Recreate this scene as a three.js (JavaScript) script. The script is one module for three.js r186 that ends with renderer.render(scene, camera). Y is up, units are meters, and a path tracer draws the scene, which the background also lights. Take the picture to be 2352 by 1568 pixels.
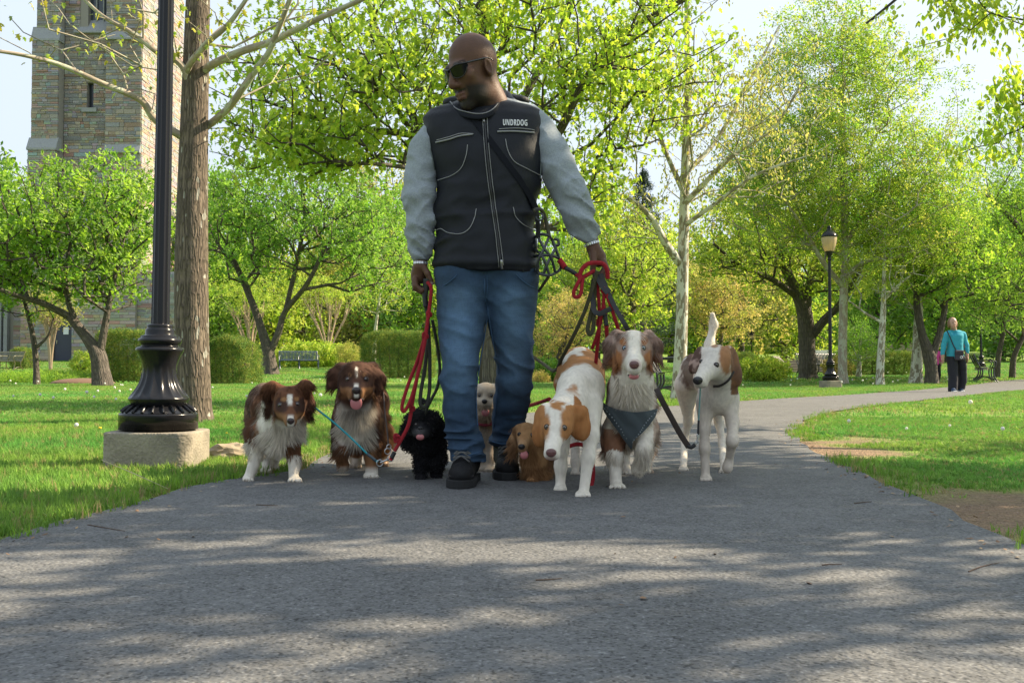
import * as THREE from 'three';
import { mergeGeometries } from 'three/addons/utils/BufferGeometryUtils.js';
import { RoundedBoxGeometry } from 'three/addons/geometries/RoundedBoxGeometry.js';
import { TextGeometry } from 'three/addons/geometries/TextGeometry.js';
import { FontLoader } from 'three/addons/loaders/FontLoader.js';

// ---------- camera, sky, sun, exposure ----------
const F = 2287, CX = 1176, CY = 784, HORIZON = 848, EYE = 0.48;      // lens and horizon measured on a 2352 px wide view of the photograph
const PITCH = Math.atan((HORIZON - CY) / F);
const scene = new THREE.Scene();
const camera = new THREE.PerspectiveCamera(2 * Math.atan(CY / F) * 180 / Math.PI, 1024 / 682, 0.05, 600);
camera.position.set(0, EYE, 0); camera.rotation.x = PITCH;
const renderer = new THREE.WebGLRenderer({ antialias: true });
renderer.setSize(1024, 682);
renderer.toneMapping = THREE.LinearToneMapping;
renderer.toneMappingExposure = 2.5;
renderer.shadowMap.enabled = true;
const SUN = new THREE.Vector3(0.74, 0.58, -0.34).normalize();
const sun = new THREE.DirectionalLight(new THREE.Color().setRGB(1, 0.84, 0.61), 5);
sun.position.copy(SUN).multiplyScalar(80); sun.target.position.set(0, 0, -12);
sun.castShadow = true; sun.shadow.radius = 0.6;
Object.assign(sun.shadow.camera, { left: -60, right: 60, top: 60, bottom: -60, near: 1, far: 220 });
sun.shadow.mapSize.set(4096, 4096);
scene.add(sun, sun.target);
{
  const W = 512, H = 256, data = new Float32Array(W * H * 4), d = new THREE.Vector3();
  for (let j = 0; j < H; j++) for (let i = 0; i < W; i++) {
    const el = ((j + 0.5) / H - 0.5) * Math.PI, az = ((i + 0.5) / W - 0.5) * 2 * Math.PI;
    d.set(Math.cos(el) * Math.cos(az), Math.sin(el), Math.cos(el) * Math.sin(az));
    const up = Math.max(0, Math.sin(el)), t = Math.pow(up, 0.6), g = Math.pow(Math.max(0, d.dot(SUN)), 2);
    const hor = [0.33, 0.368, 0.415], zen = [0.325, 0.385, 0.465], k = (j * W + i) * 4;
    for (let c = 0; c < 3; c++) data[k + c] = hor[c] + (zen[c] - hor[c]) * t + [0.09, 0.08, 0.065][c] * g;
    if (el < 0) { const s = Math.min(1, -el * 6); for (let c = 0; c < 3; c++) data[k + c] *= 1 - 0.6 * s; }
    data[k + 3] = 1;
  }
  const sky = new THREE.DataTexture(data, W, H, THREE.RGBAFormat, THREE.FloatType);
  sky.mapping = THREE.EquirectangularReflectionMapping; sky.magFilter = THREE.LinearFilter; sky.needsUpdate = true;
  scene.background = sky; scene.environment = sky;
}

// ---------- helpers ----------
const V = (x, y, z) => new THREE.Vector3(x, y, z);
const XAX = V(1, 0, 0), YAX = V(0, 1, 0);
const clamp = (x, a = 0, b = 1) => x < a ? a : x > b ? b : x;
const lerp = (a, b, t) => a + (b - a) * t;
const sst = (a, b, x) => { const t = clamp((x - a) / (b - a)); return t * t * (3 - 2 * t); };
function rng(seed) { let a = seed >>> 0; return () => { a = (a + 0x6D2B79F5) | 0; let t = Math.imul(a ^ (a >>> 15), 1 | a); t = (t + Math.imul(t ^ (t >>> 7), 61 | t)) ^ t; return ((t ^ (t >>> 14)) >>> 0) / 4294967296; }; }
function hash3(i, j, k) { let h = Math.imul(i, 374761393) + Math.imul(j, 668265263) + Math.imul(k, 2147483647 ^ 0x5bd1e995); h = Math.imul(h ^ (h >>> 13), 1274126177); return ((h ^ (h >>> 16)) >>> 0) / 4294967296; }
function noise(x, y, z = 0) {
  const i = Math.floor(x), j = Math.floor(y), k = Math.floor(z); let u = x - i, v = y - j, w = z - k;
  u = u * u * (3 - 2 * u); v = v * v * (3 - 2 * v); w = w * w * (3 - 2 * w);
  const L = (a, b, t) => a + (b - a) * t;
  return L(L(L(hash3(i, j, k), hash3(i + 1, j, k), u), L(hash3(i, j + 1, k), hash3(i + 1, j + 1, k), u), v), L(L(hash3(i, j, k + 1), hash3(i + 1, j, k + 1), u), L(hash3(i, j + 1, k + 1), hash3(i + 1, j + 1, k + 1), u), v), w);
}
const fbm = (x, y, z = 0, o = 4) => { let s = 0, a = 0.5, t = 0; for (let q = 0; q < o; q++) { s += a * noise(x, y, z); t += a; x *= 2.03; y *= 2.03; z *= 2.03; a *= 0.5; } return s / t; };
function hgt(x, z) { const t = clamp(-z - 18, 0, 58), a = x - 18, b = z + 75; return 0.0006 * t * t - 2.6 * Math.exp(-(a * a + b * b) / 130) + 0.02 * (fbm(x * 0.35, z * 0.35, 3, 2) - 0.5) * sst(2, 8, -z); }
// a photograph pixel (2352 px wide) at a horizontal distance d in metres
function at(px, py, d) { const v = V((px - CX) / F, -(py - CY) / F, -1).applyAxisAngle(XAX, PITCH); return v.multiplyScalar(d / -v.z).add(V(0, EYE, 0)); }
function onGround(px, d) { const p = at(px, HORIZON, d); p.y = hgt(p.x, p.z); return p; }
const used = {};
function numbered(n) { const c = used[n] = (used[n] ?? -1) + 1; return c ? n + '_' + String(c).padStart(3, '0') : n; }
function shadows(o) { o.traverse(m => { if (m.isMesh) { m.castShadow = true; m.receiveShadow = true; } }); return o; }
function put(o, name, label, category, group, kind) {          // a top-level object
  o.name = numbered(name); if (label) o.userData.label = label; if (category) o.userData.category = category;
  if (group) o.userData.group = group; if (kind) o.userData.kind = kind;
  scene.add(o); return o;
}
function thing(name, label, category, pos, group) { const g = new THREE.Group(); if (pos) g.position.copy(pos); return put(g, name, label, category, group); }
function part(name, geo, m, parent, label) { const o = new THREE.Mesh(geo, m); o.name = name; if (label) o.userData.label = label; parent.add(o); return o; }
const LIN = (r, g, b) => new THREE.Color().setRGB(r, g, b);
const mat = (r, g, b, rough = 0.8, o = {}) => new THREE.MeshPhysicalMaterial({ color: LIN(r, g, b), roughness: rough, side: THREE.DoubleSide, ...o });
function tex(W, H, fn, srgb = true, rep = 1) {                 // fn(u,v) -> linear [r,g,b]
  const d = new Uint8Array(W * H * 4), en = x => { x = clamp(x); return srgb ? 255 * (x <= 0.0031308 ? 12.92 * x : 1.055 * Math.pow(x, 1 / 2.4) - 0.055) : 255 * x; };
  for (let j = 0; j < H; j++) for (let i = 0; i < W; i++) { const c = fn(i / W, j / H), k = (j * W + i) * 4; d[k] = en(c[0]); d[k + 1] = en(c[1]); d[k + 2] = en(c[2]); d[k + 3] = 255; }
  const t = new THREE.DataTexture(d, W, H); t.wrapS = t.wrapT = THREE.RepeatWrapping; t.magFilter = THREE.LinearFilter; t.minFilter = THREE.LinearMipmapLinearFilter; t.generateMipmaps = true;
  if (srgb) t.colorSpace = THREE.SRGBColorSpace; t.repeat.set(rep, rep); t.needsUpdate = true; return t;
}
// noise that tiles over [0,1)
function tnoise(u, v, n, m, s) { const x = u * n, y = v * m, i = Math.floor(x), j = Math.floor(y); let a = x - i, b = y - j; a = a * a * (3 - 2 * a); b = b * b * (3 - 2 * b); const h = (p, q) => hash3(((p % n) + n) % n, ((q % m) + m) % m, s); return lerp(lerp(h(i, j), h(i + 1, j), a), lerp(h(i, j + 1), h(i + 1, j + 1), a), b); }
function tube(pts, radii, sides = 8, segs = 0, closed = false) {   // smooth tapered tube through points, uv in metres
  const P = pts.map(p => p.isVector3 ? p : V(...p)), R = Array.isArray(radii) ? radii : pts.map(() => radii);
  const n = segs || Math.max(2, (P.length - 1) * 4), c = P.length > 2 ? new THREE.CatmullRomCurve3(P, closed, 'centripetal') : null;
  const pos = [], uv = [], idx = []; let N = null, len = 0, prev = null; const p = V(), t = V(), b = V();
  for (let i = 0; i <= n; i++) {
    const s = i / n; if (c) { c.getPoint(s, p); c.getTangent(s, t); } else { p.lerpVectors(P[0], P[1], s); t.subVectors(P[1], P[0]).normalize(); }
    if (!N) N = Math.abs(t.y) < 0.9 ? V(0, 1, 0) : V(1, 0, 0);
    N.addScaledVector(t, -N.dot(t)).normalize(); b.crossVectors(t, N);
    const q = s * (R.length - 1), qi = Math.min(R.length - 2, Math.floor(q)), r = R.length > 1 ? lerp(R[qi], R[qi + 1], q - qi) : R[0];
    if (prev) len += prev.distanceTo(p); prev = p.clone();
    for (let k = 0; k <= sides; k++) { const a = k / sides * Math.PI * 2, ca = Math.cos(a) * r, sa = Math.sin(a) * r; pos.push(p.x + N.x * ca + b.x * sa, p.y + N.y * ca + b.y * sa, p.z + N.z * ca + b.z * sa); uv.push(k / sides * Math.max(1, Math.round(R[0] * 6.28 / 0.25)) * 0.25, len); }
  }
  for (let i = 0; i < n; i++) for (let k = 0; k < sides; k++) { const a = i * (sides + 1) + k, d = a + sides + 1; idx.push(a, d, a + 1, a + 1, d, d + 1); }
  for (const e of closed ? [] : [0, n]) { const base = e * (sides + 1), ci = pos.length / 3; let x = 0, y = 0, z = 0; for (let k = 0; k < sides; k++) { x += pos[(base + k) * 3]; y += pos[(base + k) * 3 + 1]; z += pos[(base + k) * 3 + 2]; } pos.push(x / sides, y / sides, z / sides); uv.push(0, 0); for (let k = 0; k < sides; k++) e ? idx.push(base + k, ci, base + k + 1) : idx.push(base + k + 1, ci, base + k); }
  return geom(pos, idx, uv);
}
function geom(pos, idx, uv, col) {
  const g = new THREE.BufferGeometry(); g.setAttribute('position', new THREE.Float32BufferAttribute(pos, 3));
  if (uv) g.setAttribute('uv', new THREE.Float32BufferAttribute(uv, 2)); if (col) g.setAttribute('color', new THREE.Float32BufferAttribute(col, 3));
  g.setIndex(idx); g.computeVertexNormals(); return g;
}
const merge = a => { const hasUv = a.every(g => g.attributes.uv); const l = a.map(g => { const q = g.index ? g.toNonIndexed() : g; for (const k of Object.keys(q.attributes)) if (k !== 'position' && k !== 'normal' && !(k === 'uv' && hasUv)) q.deleteAttribute(k); return q; }); return mergeGeometries(l); };
const box = (w, h, d, x = 0, y = 0, z = 0) => new THREE.BoxGeometry(w, h, d).translate(x, y, z);
const rbox = (w, h, d, r = 0.01, x = 0, y = 0, z = 0) => new RoundedBoxGeometry(w, h, d, 2, r).translate(x, y, z);
const lathe = (pts, seg = 32) => new THREE.LatheGeometry(pts.map(p => new THREE.Vector2(p[0], p[1])), seg);
function scatter(name, geo, m, list, parent, kind) {           // list: {m: Matrix4, c: Color}
  const o = new THREE.InstancedMesh(geo, m, list.length); o.name = name;
  list.forEach((q, i) => { o.setMatrixAt(i, q.m); if (q.c) o.setColorAt(i, q.c); });
  o.castShadow = o.receiveShadow = true; if (kind) o.userData.kind = kind; (parent || scene).add(o); return o;
}
// ---------- implicit bodies: rounded cones, ellipsoids, outline profiles, smoothly joined, meshed by surface nets ----------
function smin(a, b, k) { const h = Math.max(k - Math.abs(a - b), 0) / k; return Math.min(a, b) - h * h * k * 0.25; }
class Body {
  constructor(k = 0.02) { this.k = k; this.p = []; this.disp = null; }
  add(f, c, r, k = this.k, op = 0) { this.p.push({ f, x: c.x, y: c.y, z: c.z, r, k, op }); return this; }
  cap(a, ra, b, rb, k, op) {
    const dx = b.x - a.x, dy = b.y - a.y, dz = b.z - a.z, L = dx * dx + dy * dy + dz * dz || 1e-9, ax = a.x, ay = a.y, az = a.z;
    return this.add((x, y, z) => { x -= ax; y -= ay; z -= az; let t = (x * dx + y * dy + z * dz) / L; t = t < 0 ? 0 : t > 1 ? 1 : t; x -= dx * t; y -= dy * t; z -= dz * t; return Math.sqrt(x * x + y * y + z * z) - ra - (rb - ra) * t; }, a.clone().add(b).multiplyScalar(0.5), Math.sqrt(L) / 2 + Math.max(ra, rb), k, op);
  }
  ell(c, rx, ry, rz, k, rot, op) {
    const m = rot ? new THREE.Matrix3().setFromMatrix4(new THREE.Matrix4().makeRotationFromEuler(new THREE.Euler(...rot, 'YXZ'))).transpose().elements : null, cx = c.x, cy = c.y, cz = c.z;
    return this.add((x, y, z) => { x -= cx; y -= cy; z -= cz; if (m) { const X = m[0] * x + m[3] * y + m[6] * z, Y = m[1] * x + m[4] * y + m[7] * z; z = m[2] * x + m[5] * y + m[8] * z; x = X; y = Y; } const a = x / rx, b = y / ry, d = z / rz, k0 = Math.sqrt(a * a + b * b + d * d), a2 = a / rx, b2 = b / ry, d2 = d / rz, k1 = Math.sqrt(a2 * a2 + b2 * b2 + d2 * d2); return k1 < 1e-6 ? -Math.min(rx, ry, rz) : k0 * (k0 - 1) / k1; }, c, Math.max(rx, ry, rz), k, op);
  }
  // rows of [y, centre x, centre z, half width, half depth], from top to bottom
  prof(rows, n = 2, k, op) {
    const R = rows.slice().sort((a, b) => a[0] - b[0]), lo = R[0][0], hi = R[R.length - 1][0]; let x0 = 1e9, x1 = -1e9, z0 = 1e9, z1 = -1e9;
    for (const r of R) { x0 = Math.min(x0, r[1] - r[3]); x1 = Math.max(x1, r[1] + r[3]); z0 = Math.min(z0, r[2] - r[4]); z1 = Math.max(z1, r[2] + r[4]); }
    const c = V((x0 + x1) / 2, (lo + hi) / 2, (z0 + z1) / 2);
    return this.add((x, y, z) => {
      let i = 0; while (i < R.length - 2 && y > R[i + 1][0]) i++;
      let t = clamp((y - R[i][0]) / (R[i + 1][0] - R[i][0])); t = t * t * (3 - 2 * t) * 0.5 + t * 0.5; const A = R[i], B = R[i + 1];
      const a = lerp(A[3], B[3], t), b = lerp(A[4], B[4], t), u = Math.abs(x - lerp(A[1], B[1], t)) / a, w = Math.abs(z - lerp(A[2], B[2], t)) / b;
      const q = n === 2 ? Math.sqrt(u * u + w * w) : Math.pow(Math.pow(u, n) + Math.pow(w, n), 1 / n);
      return Math.max((q - 1) * Math.min(a, b), y - hi, lo - y);
    }, c, V(x1 - x0, hi - lo, z1 - z0).length() / 2, k, op);
  }
  sdf(x, y, z) {
    let d = 1e3;
    for (const q of this.p) {
      const X = x - q.x, Y = y - q.y, Z = z - q.z, lb = Math.sqrt(X * X + Y * Y + Z * Z) - q.r;
      if (q.op) { if (-lb + q.k < d) continue; const e = -q.f(x, y, z), h = Math.max(q.k - Math.abs(d - e), 0) / q.k; d = Math.max(d, e) + h * h * q.k * 0.25; }
      else { if (lb > d + q.k) continue; d = smin(d, q.f(x, y, z), q.k); }
    }
    return this.disp ? d + this.disp(x, y, z) : d;
  }
  bounds(pad) { const b = new THREE.Box3(); for (const q of this.p) if (!q.op) b.union(new THREE.Box3(V(q.x - q.r, q.y - q.r, q.z - q.r), V(q.x + q.r, q.y + q.r, q.z + q.r))); return b.expandByScalar(pad); }
  normal(p) { const e = 0.002, s = (x, y, z) => this.sdf(x, y, z); return V(s(p.x + e, p.y, p.z) - s(p.x - e, p.y, p.z), s(p.x, p.y + e, p.z) - s(p.x, p.y - e, p.z), s(p.x, p.y, p.z + e) - s(p.x, p.y, p.z - e)).normalize(); }
  hit(px, py, lift = 0) {                                       // where the view line through a pixel first meets the surface
    const o = V(0, EYE, 0), d = at(px, py, 1).sub(o).normalize(), p = V(); let t = 2;
    for (let i = 0; i < 200; i++) { p.copy(o).addScaledVector(d, t); const s = this.sdf(p.x, p.y, p.z); if (s < 0.0006) break; t += s * 0.6; if (t > 60) return null; }
    return p.addScaledVector(this.normal(p), lift);
  }
  mesh(cell, color, trim) {
    const b = this.bounds(cell * 3), B = 8, nx = Math.ceil((b.max.x - b.min.x) / cell / B) * B, ny = Math.ceil((b.max.y - b.min.y) / cell / B) * B, nz = Math.ceil((b.max.z - b.min.z) / cell / B) * B;
    const sx = nx + 1, sxy = sx * (ny + 1), g = new Float32Array(sxy * (nz + 1)).fill(9), ox = b.min.x, oy = b.min.y, oz = b.min.z, half = B * cell * 0.5, reach = B * cell * 0.87 * 1.35 + cell;
    const done = new Uint8Array(g.length), live = [];
    for (let k = 0; k < nz; k += B) for (let j = 0; j < ny; j += B) for (let i = 0; i < nx; i += B) {
      const c = this.sdf(ox + i * cell + half, oy + j * cell + half, oz + k * cell + half);
      if (Math.abs(c) > reach) { if (c < 0) for (let w = 0; w <= B; w++) for (let v = 0; v <= B; v++) for (let u = 0; u <= B; u++) { const q = (i + u) + (j + v) * sx + (k + w) * sxy; if (!done[q]) g[q] = -9; } continue; }
      live.push([i, j, k]);
      for (let w = 0; w <= B; w++) for (let v = 0; v <= B; v++) for (let u = 0; u <= B; u++) { const q = (i + u) + (j + v) * sx + (k + w) * sxy; if (done[q]) continue; done[q] = 1; g[q] = this.sdf(ox + (i + u) * cell, oy + (j + v) * cell, oz + (k + w) * cell); }
    }
    const pos = [], idx = [], id = new Map(), E = [[0, 1], [2, 3], [4, 5], [6, 7], [0, 2], [1, 3], [4, 6], [5, 7], [0, 4], [1, 5], [2, 6], [3, 7]], cs = [0, 1, sx, sx + 1, sxy, sxy + 1, sxy + sx, sxy + sx + 1];
    for (const [i0, j0, k0] of live) for (let k = k0; k < k0 + B; k++) for (let j = j0; j < j0 + B; j++) for (let i = i0; i < i0 + B; i++) {
      const q = i + j * sx + k * sxy; let m = 0; for (let c = 0; c < 8; c++) if (g[q + cs[c]] < 0) m |= 1 << c; if (m === 0 || m === 255) continue;
      let X = 0, Y = 0, Z = 0, n = 0;
      for (const [a, e] of E) { if (((m >> a) & 1) === ((m >> e) & 1)) continue; const ga = g[q + cs[a]], ge = g[q + cs[e]], t = clamp(ga / (ga - ge)); X += (a & 1) + ((e & 1) - (a & 1)) * t; Y += ((a >> 1) & 1) + (((e >> 1) & 1) - ((a >> 1) & 1)) * t; Z += (a >> 2) + ((e >> 2) - (a >> 2)) * t; n++; }
      id.set(q, pos.length / 3); pos.push(ox + (i + X / n) * cell, oy + (j + Y / n) * cell, oz + (k + Z / n) * cell);
    }
    const quad = (a, c, d, e, flip) => { if (a === undefined || c === undefined || d === undefined || e === undefined) return; flip ? idx.push(a, d, c, a, e, d) : idx.push(a, c, d, a, d, e); };
    for (const q of id.keys()) { const s = g[q] < 0;
      if (s !== g[q + 1] < 0) quad(id.get(q), id.get(q - sx), id.get(q - sx - sxy), id.get(q - sxy), s);
      if (s !== g[q + sx] < 0) quad(id.get(q), id.get(q - sxy), id.get(q - sxy - 1), id.get(q - 1), s);
      if (s !== g[q + sxy] < 0) quad(id.get(q), id.get(q - 1), id.get(q - 1 - sx), id.get(q - sx), s); }
    { let vote = 0; const a = V(), b = V(), c = V(); for (let t = 0; t < idx.length; t += 3 * Math.max(1, Math.floor(idx.length / 300))) { a.fromArray(pos, idx[t] * 3); b.fromArray(pos, idx[t + 1] * 3).sub(a); c.fromArray(pos, idx[t + 2] * 3).sub(a); vote += b.cross(c).normalize().dot(this.normal(a)); }
      if (vote < 0) for (let t = 0; t < idx.length; t += 3) { const s = idx[t + 1]; idx[t + 1] = idx[t + 2]; idx[t + 2] = s; } }
    const uv = new Float32Array(pos.length / 3 * 2); for (let v = 0; v < pos.length / 3; v++) { uv[v * 2] = pos[v * 3] + pos[v * 3 + 2] * 0.8; uv[v * 2 + 1] = pos[v * 3 + 1] + pos[v * 3 + 2] * 0.12; }
    let G = geom(pos, idx, uv); if (trim) { const keep = []; for (let t = 0; t < idx.length; t += 3) { const v = idx[t] * 3; if (trim(pos[v], pos[v + 1], pos[v + 2])) keep.push(idx[t], idx[t + 1], idx[t + 2]); } G.setIndex(keep); }
    if (color) { const nn = G.attributes.normal, col = new Float32Array(pos.length), o = [0, 0, 0]; for (let v = 0; v < pos.length / 3; v++) { const c = color(pos[v * 3], pos[v * 3 + 1], pos[v * 3 + 2], nn.getX(v), nn.getY(v), nn.getZ(v)) || o; col.set(c, v * 3); } G.setAttribute('color', new THREE.BufferAttribute(col, 3)); }
    return G;
  }
}
// ---------- ground, path, grass ----------
const edgeL = [[-1.75, 3], [-1.55, 0], [-1.47, -1.6], ...[[0, 1255], [120, 1215], [300, 1165], [500, 1110], [600, 1098], [690, 1083], [760, 1047], [900, 1017], [1000, 995], [1211, 950], [1518, 936], [1697, 922], [2000, 905], [2200, 891], [2352, 881]].map(([x, y]) => { const d = EYE * F / (y - HORIZON); return [(x - CX) / F * d, -d]; }), [26, -40], [40, -48]];
const edgeR = [[1.5, 3], [1.35, 0], [1.3, -1.6], ...[[2352, 1265], [2250, 1215], [2100, 1145], [1960, 1085], [1850, 1030], [1826, 1003], [1832, 982], [1880, 957], [1990, 935], [2200, 912], [2352, 898]].map(([x, y]) => { const d = EYE * F / (y - HORIZON); return [(x - CX) / F * d, -d]; }), [19, -28.5], [42, -45]];
const smoothEdge = e => new THREE.CatmullRomCurve3(e.map(p => V(p[0], 0, p[1])), false, 'centripetal').getSpacedPoints(240);
const EL = smoothEdge(edgeL), ER = smoothEdge(edgeR);
// pair the edges row by row: each left point with the right point that lies across from it
const rowsP = []; { let j = 0; for (let i = 0; i <= 240; i++) { const u = i / 240; rowsP.push([EL[i], ER[Math.round(u * 240)]]); } }
const poly = [...EL, ...ER.slice().reverse()];
function inPath(x, z) { let c = false; for (let i = 0, j = poly.length - 1; i < poly.length; j = i++) { const a = poly[i], b = poly[j]; if ((a.z > z) !== (b.z > z) && x < (b.x - a.x) * (z - a.z) / (b.z - a.z) + a.x) c = !c; } return c; }
function edgeDist(x, z) { let m = 1e9; for (const E of [EL, ER]) for (let i = 0; i < E.length; i++) { const dx = E[i].x - x, dz = E[i].z - z, q = dx * dx + dz * dz; if (q < m) m = q; } return Math.sqrt(m); }
function soil(x, z) {                                           // bare, trodden earth along the path
  const d = -z; if (d > 24) return 0; const e = edgeDist(x, z), n = fbm(x * 1.6 + 7, z * 1.6, 5, 3);
  let s = sst(0.17, 0.02, e - (n - 0.5) * 0.22);
  if (x > 0.8) { const w = lerp(0.0, 0.75, sst(2.6, 3.4, d) * sst(8.5, 6.2, d)); s = Math.max(s, sst(0.5, 0.66, n + 0.22 * (1 - e / (w + 0.01))) * sst(w + 0.25, w * 0.4, e)); }
  if (x < 0) s = Math.max(s, 0.8 * sst(0.35, 0.1, e) * sst(4.4, 5, d) * sst(6.5, 5.6, d));
  return clamp(s);
}
{
  const asphalt = tex(1024, 1024, (u, v) => { const a = tnoise(u, v, 420, 420, 1), b = tnoise(u, v, 190, 190, 2), c = tnoise(u, v, 24, 24, 3), g = tnoise(u, v, 6, 6, 4); let k = 0.11 + 0.025 * (c - 0.5) + 0.02 * (g - 0.5) + 0.05 * (b - 0.5); if (a > 0.82) k += 0.42 * (a - 0.72); if (a < 0.24) k -= 0.06; return [k, k, k * 0.985]; });
  const rel = tex(1024, 1024, (u, v) => { const k = 0.6 * tnoise(u, v, 300, 300, 5) + 0.4 * tnoise(u, v, 140, 140, 6); return [k, k, k]; }, false);
  asphalt.repeat.set(0.55, 0.55); rel.repeat.set(0.55, 0.55);
  const pos = [], uv = [], idx = [], NA = 14, c = [];
  for (const [a, b] of rowsP) for (let k = 0; k <= NA; k++) { const t = k / NA, wob = (k === 0 || k === NA) ? 0.05 * (noise(a.x * 5 + k, a.z * 5, 2) - 0.5) : 0, x = lerp(a.x, b.x, t) + wob, z = lerp(a.z, b.z, t) + wob; pos.push(x, hgt(x, z) + 0.014, z); uv.push(x, z); const n = 0.93 + 0.14 * fbm(x * 0.9, z * 0.9, 1, 3); c.push(n, n, n); }
  for (let i = 0; i < rowsP.length - 1; i++) for (let k = 0; k < NA; k++) { const q = i * (NA + 1) + k; idx.push(q, q + NA + 1, q + 1, q + 1, q + NA + 1, q + NA + 2); }
  const m = new THREE.Mesh(geom(pos, idx, uv, c), new THREE.MeshPhysicalMaterial({ map: asphalt, bumpMap: rel, bumpScale: 0.004, roughness: 0.9, vertexColors: true, side: THREE.DoubleSide }));
  put(m, 'path', 'worn grey asphalt park path curving away between lawns', 'path', null, 'structure');
}
{
  const gt = tex(512, 512, (u, v) => { const k = 0.55 * tnoise(u, v, 160, 160, 11) + 0.45 * tnoise(u, v, 40, 40, 12); const f = 0.5 + k; return [f, f, f * 0.95]; }), gb = tex(512, 512, (u, v) => { const k = tnoise(u, v, 170, 170, 13) * 0.6 + tnoise(u, v, 60, 60, 14) * 0.4; return [k, k, k]; }, false);
  const N = 260, M = 300, pos = [], uv = [], col = [], idx = [], mx = t => { const s = t * 2 - 1; return Math.sign(s) * (8 * Math.abs(s) + 92 * Math.pow(Math.abs(s), 4)); }, mz = t => 14 - (16 * t + 12 * t * t + 118 * Math.pow(t, 4));
  for (let j = 0; j <= M; j++) for (let i = 0; i <= N; i++) {
    const x = mx(i / N), z = mz(j / M); pos.push(x, hgt(x, z), z); uv.push(x, z);
    const s = soil(x, z), n = fbm(x * 0.5, z * 0.5, 9, 3), n2 = noise(x * 9, z * 9, 4), g = [0.14 + 0.1 * n, 0.26 + 0.07 * n, 0.034], e = [0.21 + 0.1 * n2, 0.14 + 0.06 * n2, 0.085 + 0.03 * n2];
    col.push(lerp(g[0], e[0], s), lerp(g[1], e[1], s), lerp(g[2], e[2], s));
  }
  for (let j = 0; j < M; j++) for (let i = 0; i < N; i++) { const q = j * (N + 1) + i; idx.push(q, q + 1, q + N + 1, q + 1, q + N + 2, q + N + 1); }
  const m = new THREE.Mesh(geom(pos, idx, uv, col), new THREE.MeshPhysicalMaterial({ map: gt, bumpMap: gb, bumpScale: 0.03, roughness: 0.95, vertexColors: true, side: THREE.DoubleSide }));
  put(m, 'ground', 'spring lawn of the park with bare earth along the path', 'lawn', null, 'structure');
}
const leafMat = (r = 1, g = 1, b = 1, tr = 0.5, rough = 0.62) => new THREE.MeshPhysicalMaterial({ color: LIN(r, g, b), roughness: 1, transmission: tr, thickness: 0, side: THREE.DoubleSide, specularIntensity: 0.5 });
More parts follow.
